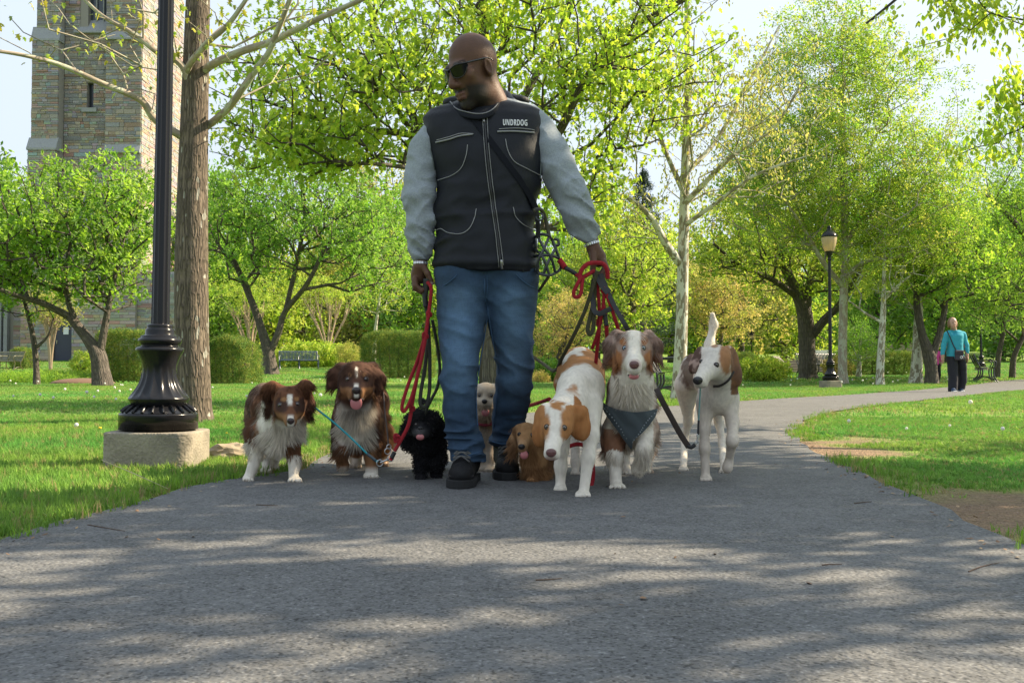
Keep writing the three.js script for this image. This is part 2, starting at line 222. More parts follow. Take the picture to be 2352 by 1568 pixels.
{
  const blade = (r, n, spread, wid) => { const pos = [], idx = []; for (let i = 0; i < n; i++) { const a = r() * 6.283, bx = (r() - 0.5) * spread, bz = (r() - 0.5) * spread, h = 0.55 + 0.45 * r(), lean = 0.15 + 0.55 * r(), dx = Math.cos(a), dz = Math.sin(a), wx = -dz * wid, wz = dx * wid, q = pos.length / 3; const pt = (t, w) => { const o = lean * t * t * h; pos.push(bx + dx * o + wx * w, h * t * (1 - 0.25 * lean * t), bz + dz * o + wz * w); }; pt(0, -1); pt(0, 1); pt(0.55, -0.8); pt(0.55, 0.8); pt(1, 0); idx.push(q, q + 1, q + 2, q + 1, q + 3, q + 2, q + 2, q + 3, q + 4); } return geom(pos, idx); };
  const r = rng(11), near = blade(r, 9, 0.9, 0.035), mid = blade(r, 8, 1.4, 0.05), m = leafMat(1, 1, 1, 0.4, 0.6), L = [], L2 = [], L3 = [], q = new THREE.Quaternion(), s = V();
  const add = (list, x, z, h, w) => { const so = soil(x, z); if (r() < so * 1.15) return; if (inPath(x, z)) return; const p = V(x, hgt(x, z) - 0.003, z); q.setFromAxisAngle(YAX, r() * 6.283); s.set(w, h * (1 - 0.5 * so), w); const n = fbm(x * 0.8, z * 0.8, 2, 3), n2 = r(), dry = r() < 0.09 + 0.25 * so ? 1 : 0; list.push({ m: new THREE.Matrix4().compose(p, q, s), c: dry ? LIN(0.34, 0.28, 0.11) : LIN(0.075 + 0.21 * n * n2 + 0.06 * n, 0.19 + 0.2 * n2 + 0.06 * n, 0.03 + 0.03 * n2) }); };
  for (let i = 0; i < 62000; i++) { const d = 1.9 + 8 * Math.pow(r(), 0.75), x = (r() * 2 - 1) * (d * 0.56 + 0.4); const lf = x < 0 ? 1 : 0.62; add(L, x, -d, (0.026 + 0.036 * r()) * lf * (0.7 + 0.7 * fbm(x * 1.3, d * 1.3, 8, 2)), 0.035 + 0.03 * r()); }
  for (let i = 0; i < 70000; i++) { const d = 9 + 19 * Math.sqrt(r()), x = (r() * 2 - 1) * (d * 0.56 + 0.5); add(L2, x, -d, 0.03 + 0.03 * r(), 0.08 + 0.05 * r()); }
  for (let i = 0; i < 60000; i++) { const d = 27 + 36 * Math.sqrt(r()), x = (r() * 2 - 1) * (d * 0.56 + 0.5); add(L3, x, -d, 0.05 + 0.05 * r(), 0.2 + 0.12 * r()); }
  for (let i = 0; i < 9000; i++) { const E = r() < 0.55 ? EL : ER, e = E[Math.floor(12 + r() * 130)], s0 = E === EL ? -1 : 1, off = (-0.035 + 0.16 * Math.pow(r(), 1.4)) * s0, x = e.x + off, z = e.z - 0.12 + 0.24 * r(); if (r() < soil(x, z) * (x > 0 ? 1.1 : 0.8) || -z > 14) continue; const p = V(x, hgt(x, z) - 0.002, z); q.setFromAxisAngle(YAX, r() * 6.283); const w = 0.03 + 0.035 * r(), n2 = r(), dry = r() < 0.2; s.set(w, 0.03 + 0.05 * r(), w); L.push({ m: new THREE.Matrix4().compose(p, q, s), c: dry ? LIN(0.36, 0.29, 0.13) : LIN(0.1 + 0.12 * n2, 0.2 + 0.2 * n2, 0.03) }); }
  const g1 = scatter('grass', near, m, L, null, 'stuff'), g2 = scatter('grass_001', mid, m, L2, null, 'stuff'), g3 = scatter('grass_002', mid, m, L3, null, 'stuff'); used.grass = 2;
  g1.userData.label = 'long lush blades of grass edging the asphalt path'; g2.userData.label = 'mown sunlit lawn grass behind the dogs'; g3.userData.label = 'distant lawn grass around benches and hedges';
  for (const g of [g1, g2, g3]) g.userData.category = 'grass';
  const W = [], le = new THREE.Euler(); const leaf1 = blade(rng(5), 1, 0, 0.16); for (let i = 0; i < 420; i++) { const d = 2.6 + 7 * r(), x = (r() < 0.62 ? -1 : 1) * (1 + (d * 0.5 - 0.6) * r()), z = -d; if (inPath(x, z) || edgeDist(x, z) < 0.05 || soil(x, z) > 0.3) continue; const k = 4 + Math.floor(r() * 4), t = r(); for (let j = 0; j < k; j++) { le.set(0.95 + 0.45 * r(), j / k * 6.283 + r(), 0, 'YXZ'); q.setFromEuler(le); const z2 = 0.028 + 0.04 * t; s.set(z2, z2, z2); W.push({ m: new THREE.Matrix4().compose(V(x, hgt(x, z) + 0.004, z), q, s), c: LIN(0.1 + 0.1 * t, 0.24 + 0.12 * r(), 0.04) }); } } const wd = scatter('weeds', leaf1, m, W, null, 'stuff'); wd.userData.label = 'broad-leaved weed rosettes among the grass by the path'; wd.userData.category = 'weeds';
}
// ---------- trees ----------
function leafShape(outline, fold = 0.18, droop = 0.25) {         // outline: half of a leaf from stalk to tip [x, y]; folded along the midrib, drooping to the tip
  const pos = [], idx = [], n = outline.length; const z = (x, y) => -droop * y * y - fold * Math.abs(x);
  for (const [x, y] of outline) { pos.push(0, y, z(0, y), x, y, z(x, y), -x, y, z(x, y)); }
  for (let i = 0; i < n - 1; i++) { const a = i * 3, b = a + 3; idx.push(a, a + 1, b + 1, a, b + 1, b, a, b + 2, a + 2, a, b, b + 2); }
  return geom(pos, idx);
}
const LEAF = { maple: leafShape([[0, 0], [0.42, -0.02], [0.2, 0.2], [0.52, 0.42], [0.2, 0.5], [0.24, 0.72], [0, 1]], 0.35, 0.3), ovate: leafShape([[0, 0], [0.26, 0.3], [0.22, 0.62], [0, 1]], 0.3, 0.25), narrow: leafShape([[0, 0], [0.15, 0.4], [0, 1]], 0.25, 0.3) };
function clump(seed, n, leaf, size) { const r = rng(seed), a = []; for (let i = 0; i < n; i++) { const g = leaf.clone(); g.scale(size, size, size); g.rotateX(r() * 2.2 - 1.9); g.rotateZ((r() - 0.5) * 1.4); g.rotateY(r() * 6.283); const u = r() * 6.283, h = r() * 2 - 1, q = Math.cbrt(r()) * 0.5, w = Math.sqrt(1 - h * h); g.translate(q * w * Math.cos(u), q * h * 0.8, q * w * Math.sin(u)); a.push(g); } return merge(a); }
const CLUMP = { ovate: [1, 2, 3].map(s => clump(s, 9, LEAF.ovate, 0.34)), fine: [4, 5, 6].map(s => clump(s, 15, LEAF.narrow, 0.26)), tiny: [7, 8].map(s => clump(s, 16, LEAF.ovate, 0.2)) };
const barkTex = (seed, lo, hi, sx, sy, patch) => tex(512, 512, (u, v) => { const w = tnoise(u, v, 6, 3, seed) * 0.06, r = Math.abs(tnoise(u + w, v, sx, sy, seed + 1) * 2 - 1), f = tnoise(u, v, 90, 60, seed + 2); let k = clamp(0.75 * r + 0.35 * f - 0.05), c = [0, 1, 2].map(i => lerp(lo[i], hi[i], k)); if (patch) { const p = tnoise(u, v, 7, 9, seed + 3) * 0.6 + tnoise(u, v, 19, 23, seed + 4) * 0.4, q = sst(patch[3], patch[3] + 0.05, p); c = c.map((x, i) => lerp(x, patch[i] * (0.85 + 0.3 * f), q)); } return c; });
const barkRel = (seed, sx, sy) => tex(512, 512, (u, v) => { const w = tnoise(u, v, 6, 3, seed) * 0.06, r = Math.abs(tnoise(u + w, v, sx, sy, seed + 1) * 2 - 1), k = 0.8 * Math.sqrt(r) + 0.2 * tnoise(u, v, 90, 60, seed + 2); return [k, k, k]; }, false);
const bark = (map, rel, bs) => new THREE.MeshPhysicalMaterial({ map, bumpMap: rel, bumpScale: bs, roughness: 0.92, side: THREE.DoubleSide });
const rel1 = barkRel(21, 40, 12), rel2 = barkRel(25, 26, 8);
const BARK = {
  brown: bark(barkTex(21, [0.06, 0.046, 0.034], [0.21, 0.165, 0.12], 40, 12, [0.33, 0.32, 0.27, 0.77]), rel1, 0.022),
  dark: bark(barkTex(25, [0.05, 0.042, 0.036], [0.19, 0.16, 0.13], 26, 8), rel2, 0.03),
  plane: bark(barkTex(31, [0.2, 0.17, 0.12], [0.34, 0.3, 0.22], 18, 10, [0.56, 0.55, 0.47, 0.46]), rel2, 0.004),
  limb: bark(barkTex(35, [0.24, 0.2, 0.15], [0.42, 0.36, 0.28], 14, 10, [0.4, 0.4, 0.3, 0.55]), rel2, 0.003),
  tan: bark(barkTex(41, [0.34, 0.24, 0.17], [0.5, 0.4, 0.3], 14, 6), rel2, 0.003),
};
for (const m of Object.values(BARK)) for (const t of [m.map, m.bumpMap]) t.repeat.set(1.6, 0.8);
const shade = (c, k, r) => LIN(c[0] * k * (0.9 + 0.2 * r), c[1] * k, c[2] * k * (0.8 + 0.4 * r));
/* o: trunk [[Vector3, radius]...], limbs [{pts:[Vector3...], r:[r0,r1]}], crown [{c, r:[rx,ry,rz], n}], leaf {geo:[...], size, per, spread, cols, tr}, bark, tip */
function makeTree(name, label, group, o) {
  const r = rng(o.seed || 1), g = thing(name, label, 'tree', o.trunk[0][0].clone(), group), org = o.trunk[0][0];
  const N = [], addN = (p, parent, rad = 0) => { N.push({ p, parent, L: parent < 0 ? 0 : N[parent].L + N[parent].p.distanceTo(p), rad, w: 0, ex: rad > 0 }); return N.length - 1; };
  const loc = v => v.clone().sub(org);
  const geos = [], limbGeos = [];
  { const pts = o.trunk.map(t => loc(t[0])), rr = o.trunk.map(t => t[1]); const flare = rr.slice(); geos.push(tube(pts, flare, o.sides || 14, Math.max(10, pts.length * 6))); const c = new THREE.CatmullRomCurve3(pts, false, 'centripetal'); let last = -1; for (let i = 0; i <= 16; i++) { const t = i / 16, q = t * (rr.length - 1), k = Math.min(rr.length - 2, Math.floor(q)); last = addN(c.getPoint(t), last, lerp(rr[k], rr[k + 1], q - k)); } }
  for (const l of o.limbs || []) { const pts = l.pts.map(loc); limbGeos.push(tube(pts, l.r, 8, pts.length * 5)); let best = 0, bd = 1e9; N.forEach((n, i) => { const d = n.p.distanceTo(pts[0]); if (d < bd) { bd = d; best = i; } }); const c = new THREE.CatmullRomCurve3(pts, false, 'centripetal'); let last = best; for (let i = 1; i <= 10; i++) last = addN(c.getPoint(i / 10), last, lerp(l.r[0], l.r[l.r.length - 1], i / 10)); }
  const nStruct = N.length, A = [];
  for (const c of o.crown) for (let i = 0; i < c.n; i++) { const u = r() * 6.283, h = r() * 2 - 1, q = Math.pow(r(), c.pow || 0.45), w = Math.sqrt(1 - h * h), p = loc(c.c); p.x += c.r[0] * q * w * Math.cos(u); p.y += c.r[1] * q * h; p.z += c.r[2] * q * w * Math.sin(u); if (fbm(p.x * 0.55 + 31, p.y * 0.55, p.z * 0.55, 2) < (c.gap ?? 0.36)) continue; if (c.open) { const wx = p.x + org.x, wy = p.y + org.y, wz = p.z + org.z; if (fbm((wx - SUN.x / SUN.y * wy) * c.open[0] + 4, (wz - SUN.z / SUN.y * wy) * c.open[0] * 1.5, 6, 2) > c.open[1]) continue; } p.ls = c.ls || 1; A.push(p); }
  const minStart = o.minStart ?? 3;
  A.sort((a, b) => a.length() - b.length() + (a.y - b.y) * 0.2);
  const tips = [];
  for (const a of A) {
    let best = -1, bc = 1e9; for (let i = minStart; i < N.length; i++) { const n = N[i], dx = a.x - n.p.x, dy = a.y - n.p.y, dz = a.z - n.p.z, d = Math.sqrt(dx * dx + dy * dy + dz * dz), c = d + n.L * 0.25 + (dy < 0 ? -dy * 0.35 : 0); if (c < bc) { bc = c; best = i; } }
    const from = N[best].p, d = from.distanceTo(a), k = Math.max(1, Math.round(d / (o.seg || 0.55))); let last = best; const sag = (o.sag ?? 0.12) * d;
    for (let i = 1; i <= k; i++) { const t = i / k, p = from.clone().lerp(a, t); p.y += Math.sin(t * Math.PI) * sag; const j = i < k ? d * 0.07 : 0; p.x += (r() - 0.5) * j; p.y += (r() - 0.5) * j; p.z += (r() - 0.5) * j; last = addN(p, last); }
    N[last].p.ls = a.ls; tips.push(last);
  }
  const tip = o.tip || 0.006, ex = o.pipe || 2.3;
  for (const t of tips) N[t].w += Math.pow(tip, ex);
  for (let i = N.length - 1; i > 0; i--) if (N[i].parent >= 0) N[N[i].parent].w += N[i].w;
  const rad = i => { const n = N[i]; return n.ex ? n.rad : Math.max(tip * 0.6, Math.pow(n.w, 1 / ex)); };
  { const pos = [], idx = [], uv = []; const d = V(), n1 = V(), n2 = V(), S = 4;
    for (let i = nStruct; i < N.length; i++) { const n = N[i], m = N[n.parent]; let ra = n.parent < nStruct ? rad(i) * 1.15 : rad(n.parent), rb = rad(i); ra = Math.min(ra, m.ex ? m.rad * 0.8 : ra); d.subVectors(n.p, m.p).normalize(); n1.set(Math.abs(d.y) < 0.9 ? 0 : 1, Math.abs(d.y) < 0.9 ? 1 : 0, 0).cross(d).normalize(); n2.crossVectors(d, n1); const q = pos.length / 3;
      for (const [p, R, v] of [[m.p, ra, 0], [n.p, rb, 0.4]]) for (let k = 0; k < S; k++) { const a = k / S * 6.283, c = Math.cos(a) * R, s = Math.sin(a) * R; pos.push(p.x + n1.x * c + n2.x * s, p.y + n1.y * c + n2.y * s, p.z + n1.z * c + n2.z * s); uv.push(k / S * 0.3, v); }
      for (let k = 0; k < S; k++) { const a = q + k, b = q + (k + 1) % S; idx.push(a, b, a + S, b, b + S, a + S); } }
    part('trunk', merge(geos), o.bark, g);
    if (limbGeos.length) { if (limbGeos.length > 0) limbGeos.forEach(l => part('limb', l, o.limbBark || o.bark, g)); }
    if (idx.length) part('branches', geom(pos, idx, uv), o.twigBark || o.limbBark || o.bark, g).userData.kind = 'stuff'; }
  const Lf = o.leaf, m = o.leafMaterial || leafMat(1, 1, 1, (Lf.tr ?? 0.5) + 0.06, 0.6), lists = Lf.geo.map(() => []), singles = [], q = new THREE.Quaternion(), e = new THREE.Euler(), s = V();
  const places = []; for (const t of tips) { places.push(N[t].p); const pp = N[N[t].parent].p; if (Lf.along) for (let k = 1; k <= Lf.along; k++) { const z = N[t].p.clone().lerp(pp, k / (Lf.along + 1)); z.ls = N[t].p.ls; places.push(z); }; }
  for (const P of places) { const tone = 0.75 + 0.5 * r(); for (let k = 0; k < Lf.per; k++) {
    const p = P.clone().add(V(r() - 0.5, r() - 0.5, r() - 0.5).multiplyScalar(Lf.spread * 2)); if (Lf.single) e.set(-Math.PI / 2 - (0.1 + 1.35 * r()), r() * 6.283, (r() - 0.5) * 0.8, 'YXZ'); else e.set((r() - 0.5) * 0.8, r() * 6.283, (r() - 0.5) * 0.8, 'YXZ');
    q.setFromEuler(e); const z = Lf.size * (0.65 + 0.6 * r()) * (P.ls || 1); s.set(z, z, z); const col = Lf.cols[Math.floor(r() * Lf.cols.length)], c = shade(col, tone * (0.85 + 0.3 * r()), r());
    const it = { m: new THREE.Matrix4().compose(p, q, s), c, p }; if (Lf.parts) singles.push(it); else lists[Math.floor(r() * lists.length)].push(it); } }
  if (Lf.parts) {                                                // the leaves that show largest are pieces of their own, the rest one mass
    const eye = V(0, EYE, 0).sub(org), show = it => { const w = it.p.clone().add(org), sx = w.x / -w.z * F + CX, sy = HORIZON - (w.y - EYE) / -w.z * F; return w.z < -1 && sx > 0 && sx < 2352 && sy > 0 && sy < 1000 ? it.p.distanceTo(eye) : 1e6; };
    singles.forEach(it => it.k = show(it)); singles.sort((a, b) => a.k - b.k); const mats = [0, 1, 2, 3, 4].map(i => { const c = shade(Lf.cols[i % Lf.cols.length], 0.8 + 0.1 * i, 0.5); return leafMat(c.r, c.g, c.b, Lf.tr ?? 0.5, 0.6); });
    singles.slice(0, Lf.parts).forEach((it, i) => { if (it.k > 1e5) { lists[0].push(it); return; } const o2 = part('leaf', Lf.geo[i % Lf.geo.length], mats[i % 5], g); it.m.decompose(o2.position, o2.quaternion, o2.scale); });
    singles.slice(Lf.parts).forEach((it, i) => lists[i % lists.length].push(it));
  }
  lists.forEach((l, i) => l.length && scatter('crown', Lf.geo[i], m, l, g, 'stuff'));
  return g;
}
const P2 = (px, py, d) => at(px, py, d);
const trunkAt = (pts, d) => pts.map(([x, y, w, dd], i) => { const D = d + (dd || 0), p = at(x, y, D); if (i === 0) p.y = hgt(p.x, p.z) - 0.05; return [p, w * 0.5 * D / F]; });
const limbAt = (pts, d, r0, r1) => ({ pts: pts.map(([x, y, dd]) => at(x, y, d + (dd || 0))), r: [r0 * d / F, r1 * d / F] });
const ball = (px, py, d, rx, ry, rz, n, o = {}) => ({ c: at(px, py, d), r: [rx * d / F, ry * d / F, rz], n, ...o });
const GREEN = { spring: [[0.268, 0.439, 0.0366], [0.207, 0.378, 0.0305], [0.342, 0.512, 0.0427], [0.159, 0.317, 0.0268]], lime: [[0.415, 0.537, 0.0488], [0.329, 0.476, 0.0427], [0.488, 0.561, 0.0732], [0.293, 0.415, 0.0366]], olive: [[0.439, 0.439, 0.0854], [0.366, 0.403, 0.0732], [0.512, 0.476, 0.11], [0.293, 0.354, 0.061]], deep: [[0.159, 0.317, 0.0342], [0.122, 0.256, 0.0305], [0.207, 0.366, 0.0366]], mid: [[0.22, 0.403, 0.0427], [0.171, 0.342, 0.0366], [0.281, 0.464, 0.0488]], gold: [[0.512, 0.427, 0.0976], [0.586, 0.439, 0.146], [0.415, 0.403, 0.0732]], pine: [[0.03, 0.055, 0.035], [0.045, 0.075, 0.045]], yew: [[0.11, 0.22, 0.0268], [0.0976, 0.171, 0.0244], [0.268, 0.305, 0.0427]] };

// sycamore beside the near lamp
makeTree('sycamore_tree', 'tall sycamore trunk with flaking bark standing beside the near lamp post', null, {
  seed: 3, trunk: trunkAt([[446, 975, 96], [444, 940, 82], [440, 800, 77], [439, 600, 75], [445, 300, 63], [454, 0, 54], [462, -260, 40], [468, -500, 22]], 9), bark: BARK.brown, limbBark: BARK.limb, sides: 20, minStart: 9,
  limbs: [limbAt([[425, 318], [353, 272, -.2], [325, 232, -.3], [235, 192, -.5], [140, 150, -.7], [60, 128, -.9], [-40, 112, -1.1]], 9, 10, 3.5), limbAt([[440, 240], [425, 165, -.1], [402, 137, -.15], [358, 118, -.3], [306, 77, -.4], [230, 33, -.5], [150, -50, -.6]], 9, 9, 3.5), limbAt([[440, 180], [430, 160, -.12], [476, 98, -.3], [520, 60, -.4], [556, 12, -.5], [600, -60, -.6]], 9, 9, 4), limbAt([[462, 168], [484, 150, -.1], [559, 116, -.3], [619, 97, -.4], [653, 81, -.5], [722, 47, -.7], [778, 22, -.8], [850, -10, -1]], 9, 10, 5), limbAt([[455, 306], [475, 290, .1], [522, 250, -.1], [559, 200, -.3], [590, 156, -.4], [616, 122, -.5], [634, 78, -.6], [653, 31, -.7], [672, -20, -.8]], 9, 9.5, 5), limbAt([[455, 120], [497, 75, .2], [528, 50, .3], [559, 6, .4], [580, -60, .5]], 9, 6, 3.5)],
  crown: [ball(250, 60, 8.6, 260, 160, 1.2, 60, { gap: 0.3 }), ball(560, 40, 8.6, 260, 140, 1.2, 50), ball(450, -300, 9, 480, 260, 2.2, 120)], seg: 0.4, tip: 0.0035, sag: 0.05,
  leaf: { geo: [LEAF.maple], size: 0.055, per: 3, spread: 0.1, single: true, parts: 120, tr: 0.55, cols: [[0.34, 0.4, 0.05], [0.42, 0.4, 0.04], [0.28, 0.4, 0.05]] } });
// maple behind the walking man
makeTree('maple_tree', 'spreading maple with drooping bright green leaves behind the walking man', null, {
  seed: 5, trunk: trunkAt([[1136, 920, 70], [1136, 880, 60], [1134, 740, 54], [1130, 560, 50], [1128, 420, 48], [1120, 250, 34], [1110, 60, 24], [1105, -200, 10]], 15), bark: BARK.dark, minStart: 8, sides: 16,
  limbs: [limbAt([[1128, 430], [1040, 345, -.2], [960, 312, -.4], [830, 296, -.8], [720, 270, -1.1], [610, 232, -1.5]], 15, 13, 3.5), limbAt([[1128, 400], [1000, 330, .2], [950, 270, .3], [920, 190, .4], [862, 60, .5], [830, -60, .6]], 15, 14, 5), limbAt([[1130, 440], [1210, 390, -.3], [1285, 300, -.6], [1330, 210, -.9], [1410, 95, -1.2], [1560, 5, -1.6], [1680, -50, -1.9]], 15, 14, 4), limbAt([[1130, 470], [1240, 440, .4], [1330, 400, .7], [1430, 380, 1]], 15, 8, 3), limbAt([[1126, 380], [1200, 230, .5], [1290, 60, .8], [1330, -80, 1]], 15, 12, 5), limbAt([[1130, 440], [1020, 400, -.8], [900, 380, -1.4], [760, 370, -2]], 15, 8, 3)],
  crown: [ball(830, 200, 14, 350, 180, 2.4, 430, { pow: 0.6, gap: 0.41 }), ball(690, 330, 13.4, 230, 80, 1.4, 150, { pow: 0.7 }), ball(1150, 40, 14.5, 480, 230, 2.8, 430, { pow: 0.6, gap: 0.42 }), ball(1420, 160, 14.2, 270, 190, 2.4, 260, { pow: 0.6 }), ball(1330, 420, 14, 130, 110, 1.2, 70), ball(1130, -330, 15, 560, 330, 3, 330)], seg: 0.5, tip: 0.005, sag: -0.03,
  leaf: { geo: [LEAF.maple], size: 0.084, per: 7, along: 1, spread: 0.23, single: true, parts: 290, tr: 0.6, cols: [[0.42, 0.56, 0.04], [0.34, 0.5, 0.035], [0.5, 0.6, 0.05], [0.28, 0.44, 0.03]] } });
// pale plane tree beside the black bench
makeTree('plane_tree', 'slender white-barked plane tree with sparse young leaves beside the black bench', null, {
  seed: 8, trunk: trunkAt([[1557, 930, 40], [1560, 880, 32], [1566, 740, 28], [1570, 560, 25], [1575, 380, 21], [1580, 180, 16], [1578, 0, 11], [1580, -160, 6]], 16), bark: BARK.plane, minStart: 6, sides: 16,
  limbs: [limbAt([[1563, 605], [1530, 560, -.2], [1496, 500, -.4], [1440, 452, -.7], [1380, 440, -1]], 16, 11, 2.5), limbAt([[1568, 470], [1600, 440, -.2], [1680, 360, -.5], [1770, 300, -.7], [1850, 180, -1]], 16, 8, 2.5), limbAt([[1570, 440], [1530, 350, .2], [1490, 240, .4], [1440, 150, .6]], 16, 7, 2.5), limbAt([[1572, 400], [1640, 330, .3], [1720, 190, .6], [1790, 60, .8]], 16, 7, 2.5), limbAt([[1570, 520], [1640, 470, -.5], [1740, 400, -.9], [1850, 360, -1.2]], 16, 6, 2)],
  crown: [ball(1560, 240, 16, 260, 260, 2, 300, { pow: 0.6 }), ball(1760, 260, 15.6, 170, 210, 1.5, 190, { pow: 0.6 }), ball(1450, 470, 15.6, 110, 90, 1, 40), ball(1580, -80, 16, 160, 120, 1.4, 50)], seg: 0.4, tip: 0.0035, sag: 0.03,
  leaf: { geo: [LEAF.ovate], size: 0.06, per: 6, along: 1, spread: 0.13, single: true, tr: 0.5, cols: GREEN.olive } });
// crowns that hang in from beyond the frame and shade the walkers
const shadeLeaf = { geo: [LEAF.ovate], size: 0.09, per: 16, along: 1, spread: 0.27, single: true, tr: 0.55, parts: 120, cols: [[0.46, 0.58, 0.05], [0.4, 0.54, 0.045], [0.52, 0.6, 0.06], [0.33, 0.48, 0.04]] };
{ const b = V(9.4, 0, -6.6); b.y = hgt(b.x, b.z);
  makeTree('beech_tree', 'beech standing by the path with bright leaves hanging over the lawn', null, { seed: 13, trunk: [[b.clone().setY(b.y - 0.05), 0.3], [V(9.4, 1.5, -6.6), 0.24], [V(9.3, 4, -6.5), 0.19], [V(9.3, 7, -6.3), 0.13], [V(9.3, 10, -6.2), 0.05]], bark: BARK.dark, minStart: 5,
    limbs: [{ pts: [V(9.3, 3.9, -6.5), V(7.6, 4.6, -7.6), V(6, 4.9, -8.4), V(4.4, 4.5, -8.8), V(3.2, 3.6, -8.9)], r: [0.06, 0.01] }, { pts: [V(9.3, 4.6, -6.5), V(7.8, 5.4, -5.6), V(6.4, 6, -5)], r: [0.07, 0.02] }, { pts: [V(9.3, 3.4, -6.5), V(7.6, 3.7, -7.9), V(6.2, 3.5, -8.9), V(4.7, 2.7, -9.2)], r: [0.045, 0.008] }],
    crown: [{ c: V(9.4, 6.6, -6), r: [4.3, 1.4, 4.2], n: 720, gap: 0.3, open: [0.95, 0.492] }, { c: V(4.1, 4.0, -8.9), r: [0.95, 0.85, 0.8], n: 40, gap: 0.3, pow: 0.7, ls: 0.6 }, { c: V(4.75, 2.95, -9.2), r: [0.75, 0.8, 0.6], n: 30, pow: 0.7, ls: 0.6 }, { c: V(5.2, 4.4, -8.7), r: [1.0, 0.9, 0.9], n: 34, ls: 0.6 }], seg: 0.45, tip: 0.003, sag: 0.06, leaf: { ...shadeLeaf, size: 0.12, per: 18, spread: 0.17 } }); }
{ const tr = (x, z, seed, name, label, sc = 1, gap = 0.44) => { const b = V(x, hgt(x, z), z); makeTree(name, label, null, { seed, trunk: [[b.clone().setY(b.y - 0.05), 0.28], [V(x, 2, z), 0.22], [V(x - 0.1, 5, z), 0.16], [V(x, 9, z), 0.05]], bark: BARK.dark, minStart: 6, crown: [{ c: V(x, 6.6, z), r: [4.3 * sc, 1.5, 4.2 * sc], n: 720, gap, open: [0.95, 0.492] }], seg: 0.6, tip: 0.005, leaf: { ...shadeLeaf, parts: 0, size: 0.13, per: 22, spread: 0.17 } }); };
  tr(9.9, -3.0, 17, 'linden_tree', 'linden casting its shade across the near path', 1, 0.3); }
// ---------- trees and shrubs of the park behind ----------
const fl = (kind, size, per, spread, cols, tr = 0.5) => ({ geo: CLUMP[kind], size, per, spread, cols, tr });
makeTree('cherry_tree', 'forked cherry tree with dense green crown in front of the church tower', null, { seed: 23, trunk: trunkAt([[236, 887, 50], [230, 850, 40], [224, 815, 36], [200, 778, 24], [158, 725, 20]], 26), bark: BARK.dark, minStart: 8, limbs: [limbAt([[226, 822], [236, 770], [246, 717], [262, 640], [280, 560]], 26, 11, 4), limbAt([[158, 727], [96, 696, -.5], [30, 676, -1], [-40, 650, -1.4]], 26, 9, 4), limbAt([[180, 752], [155, 690], [150, 620], [170, 520]], 26, 8, 3)],
  crown: [ball(120, 520, 26, 200, 165, 3, 330, { gap: 0.3 }), ball(270, 500, 26.5, 130, 150, 2.5, 200, { gap: 0.3 }), ball(10, 560, 25.5, 130, 130, 2.4, 150), ball(230, 640, 26, 120, 70, 1.8, 70)], seg: 0.7, tip: 0.008, leaf: fl('ovate', 0.36, 3, 0.3, GREEN.spring) });
makeTree('cherry_tree', 'forked cherry tree with open green crown standing by the blue bench', null, { seed: 29, trunk: trunkAt([[622, 862, 44], [620, 840, 33], [616, 812, 28], [598, 750, 18], [579, 696, 16], [520, 560, 10]], 39), bark: BARK.dark, minStart: 9, limbs: [limbAt([[617, 816], [640, 760], [652, 720], [706, 650, -1], [750, 560, -1.5]], 39, 9, 4), limbAt([[580, 700], [560, 640], [500, 560], [470, 490]], 39, 6, 3), limbAt([[655, 715], [690, 560], [700, 470], [690, 400]], 39, 6, 3)],
  crown: [ball(700, 480, 39, 215, 150, 4, 430, { gap: 0.3 }), ball(550, 500, 38.5, 120, 150, 3, 190, { gap: 0.32 }), ball(840, 560, 39.5, 110, 120, 3, 170, { gap: 0.32 })], seg: 0.9, tip: 0.009, leaf: fl('ovate', 0.44, 3, 0.38, GREEN.mid) });
makeTree('young_tree', 'thin young tree with twisted stem left standing before the church wall', null, { seed: 31, trunk: trunkAt([[83, 887, 17], [82, 840, 13], [76, 780, 12], [60, 710, 9], [40, 640, 5]], 27), bark: BARK.dark, minStart: 8, limbs: [limbAt([[80, 800], [110, 770], [122, 730]], 27, 4, 1.5)], crown: [ball(50, 660, 27, 100, 90, 1.6, 80, { gap: 0.3 }), ball(110, 720, 27, 30, 30, 0.5, 14)], seg: 0.6, tip: 0.006, leaf: fl('ovate', 0.32, 2, 0.25, GREEN.spring) });
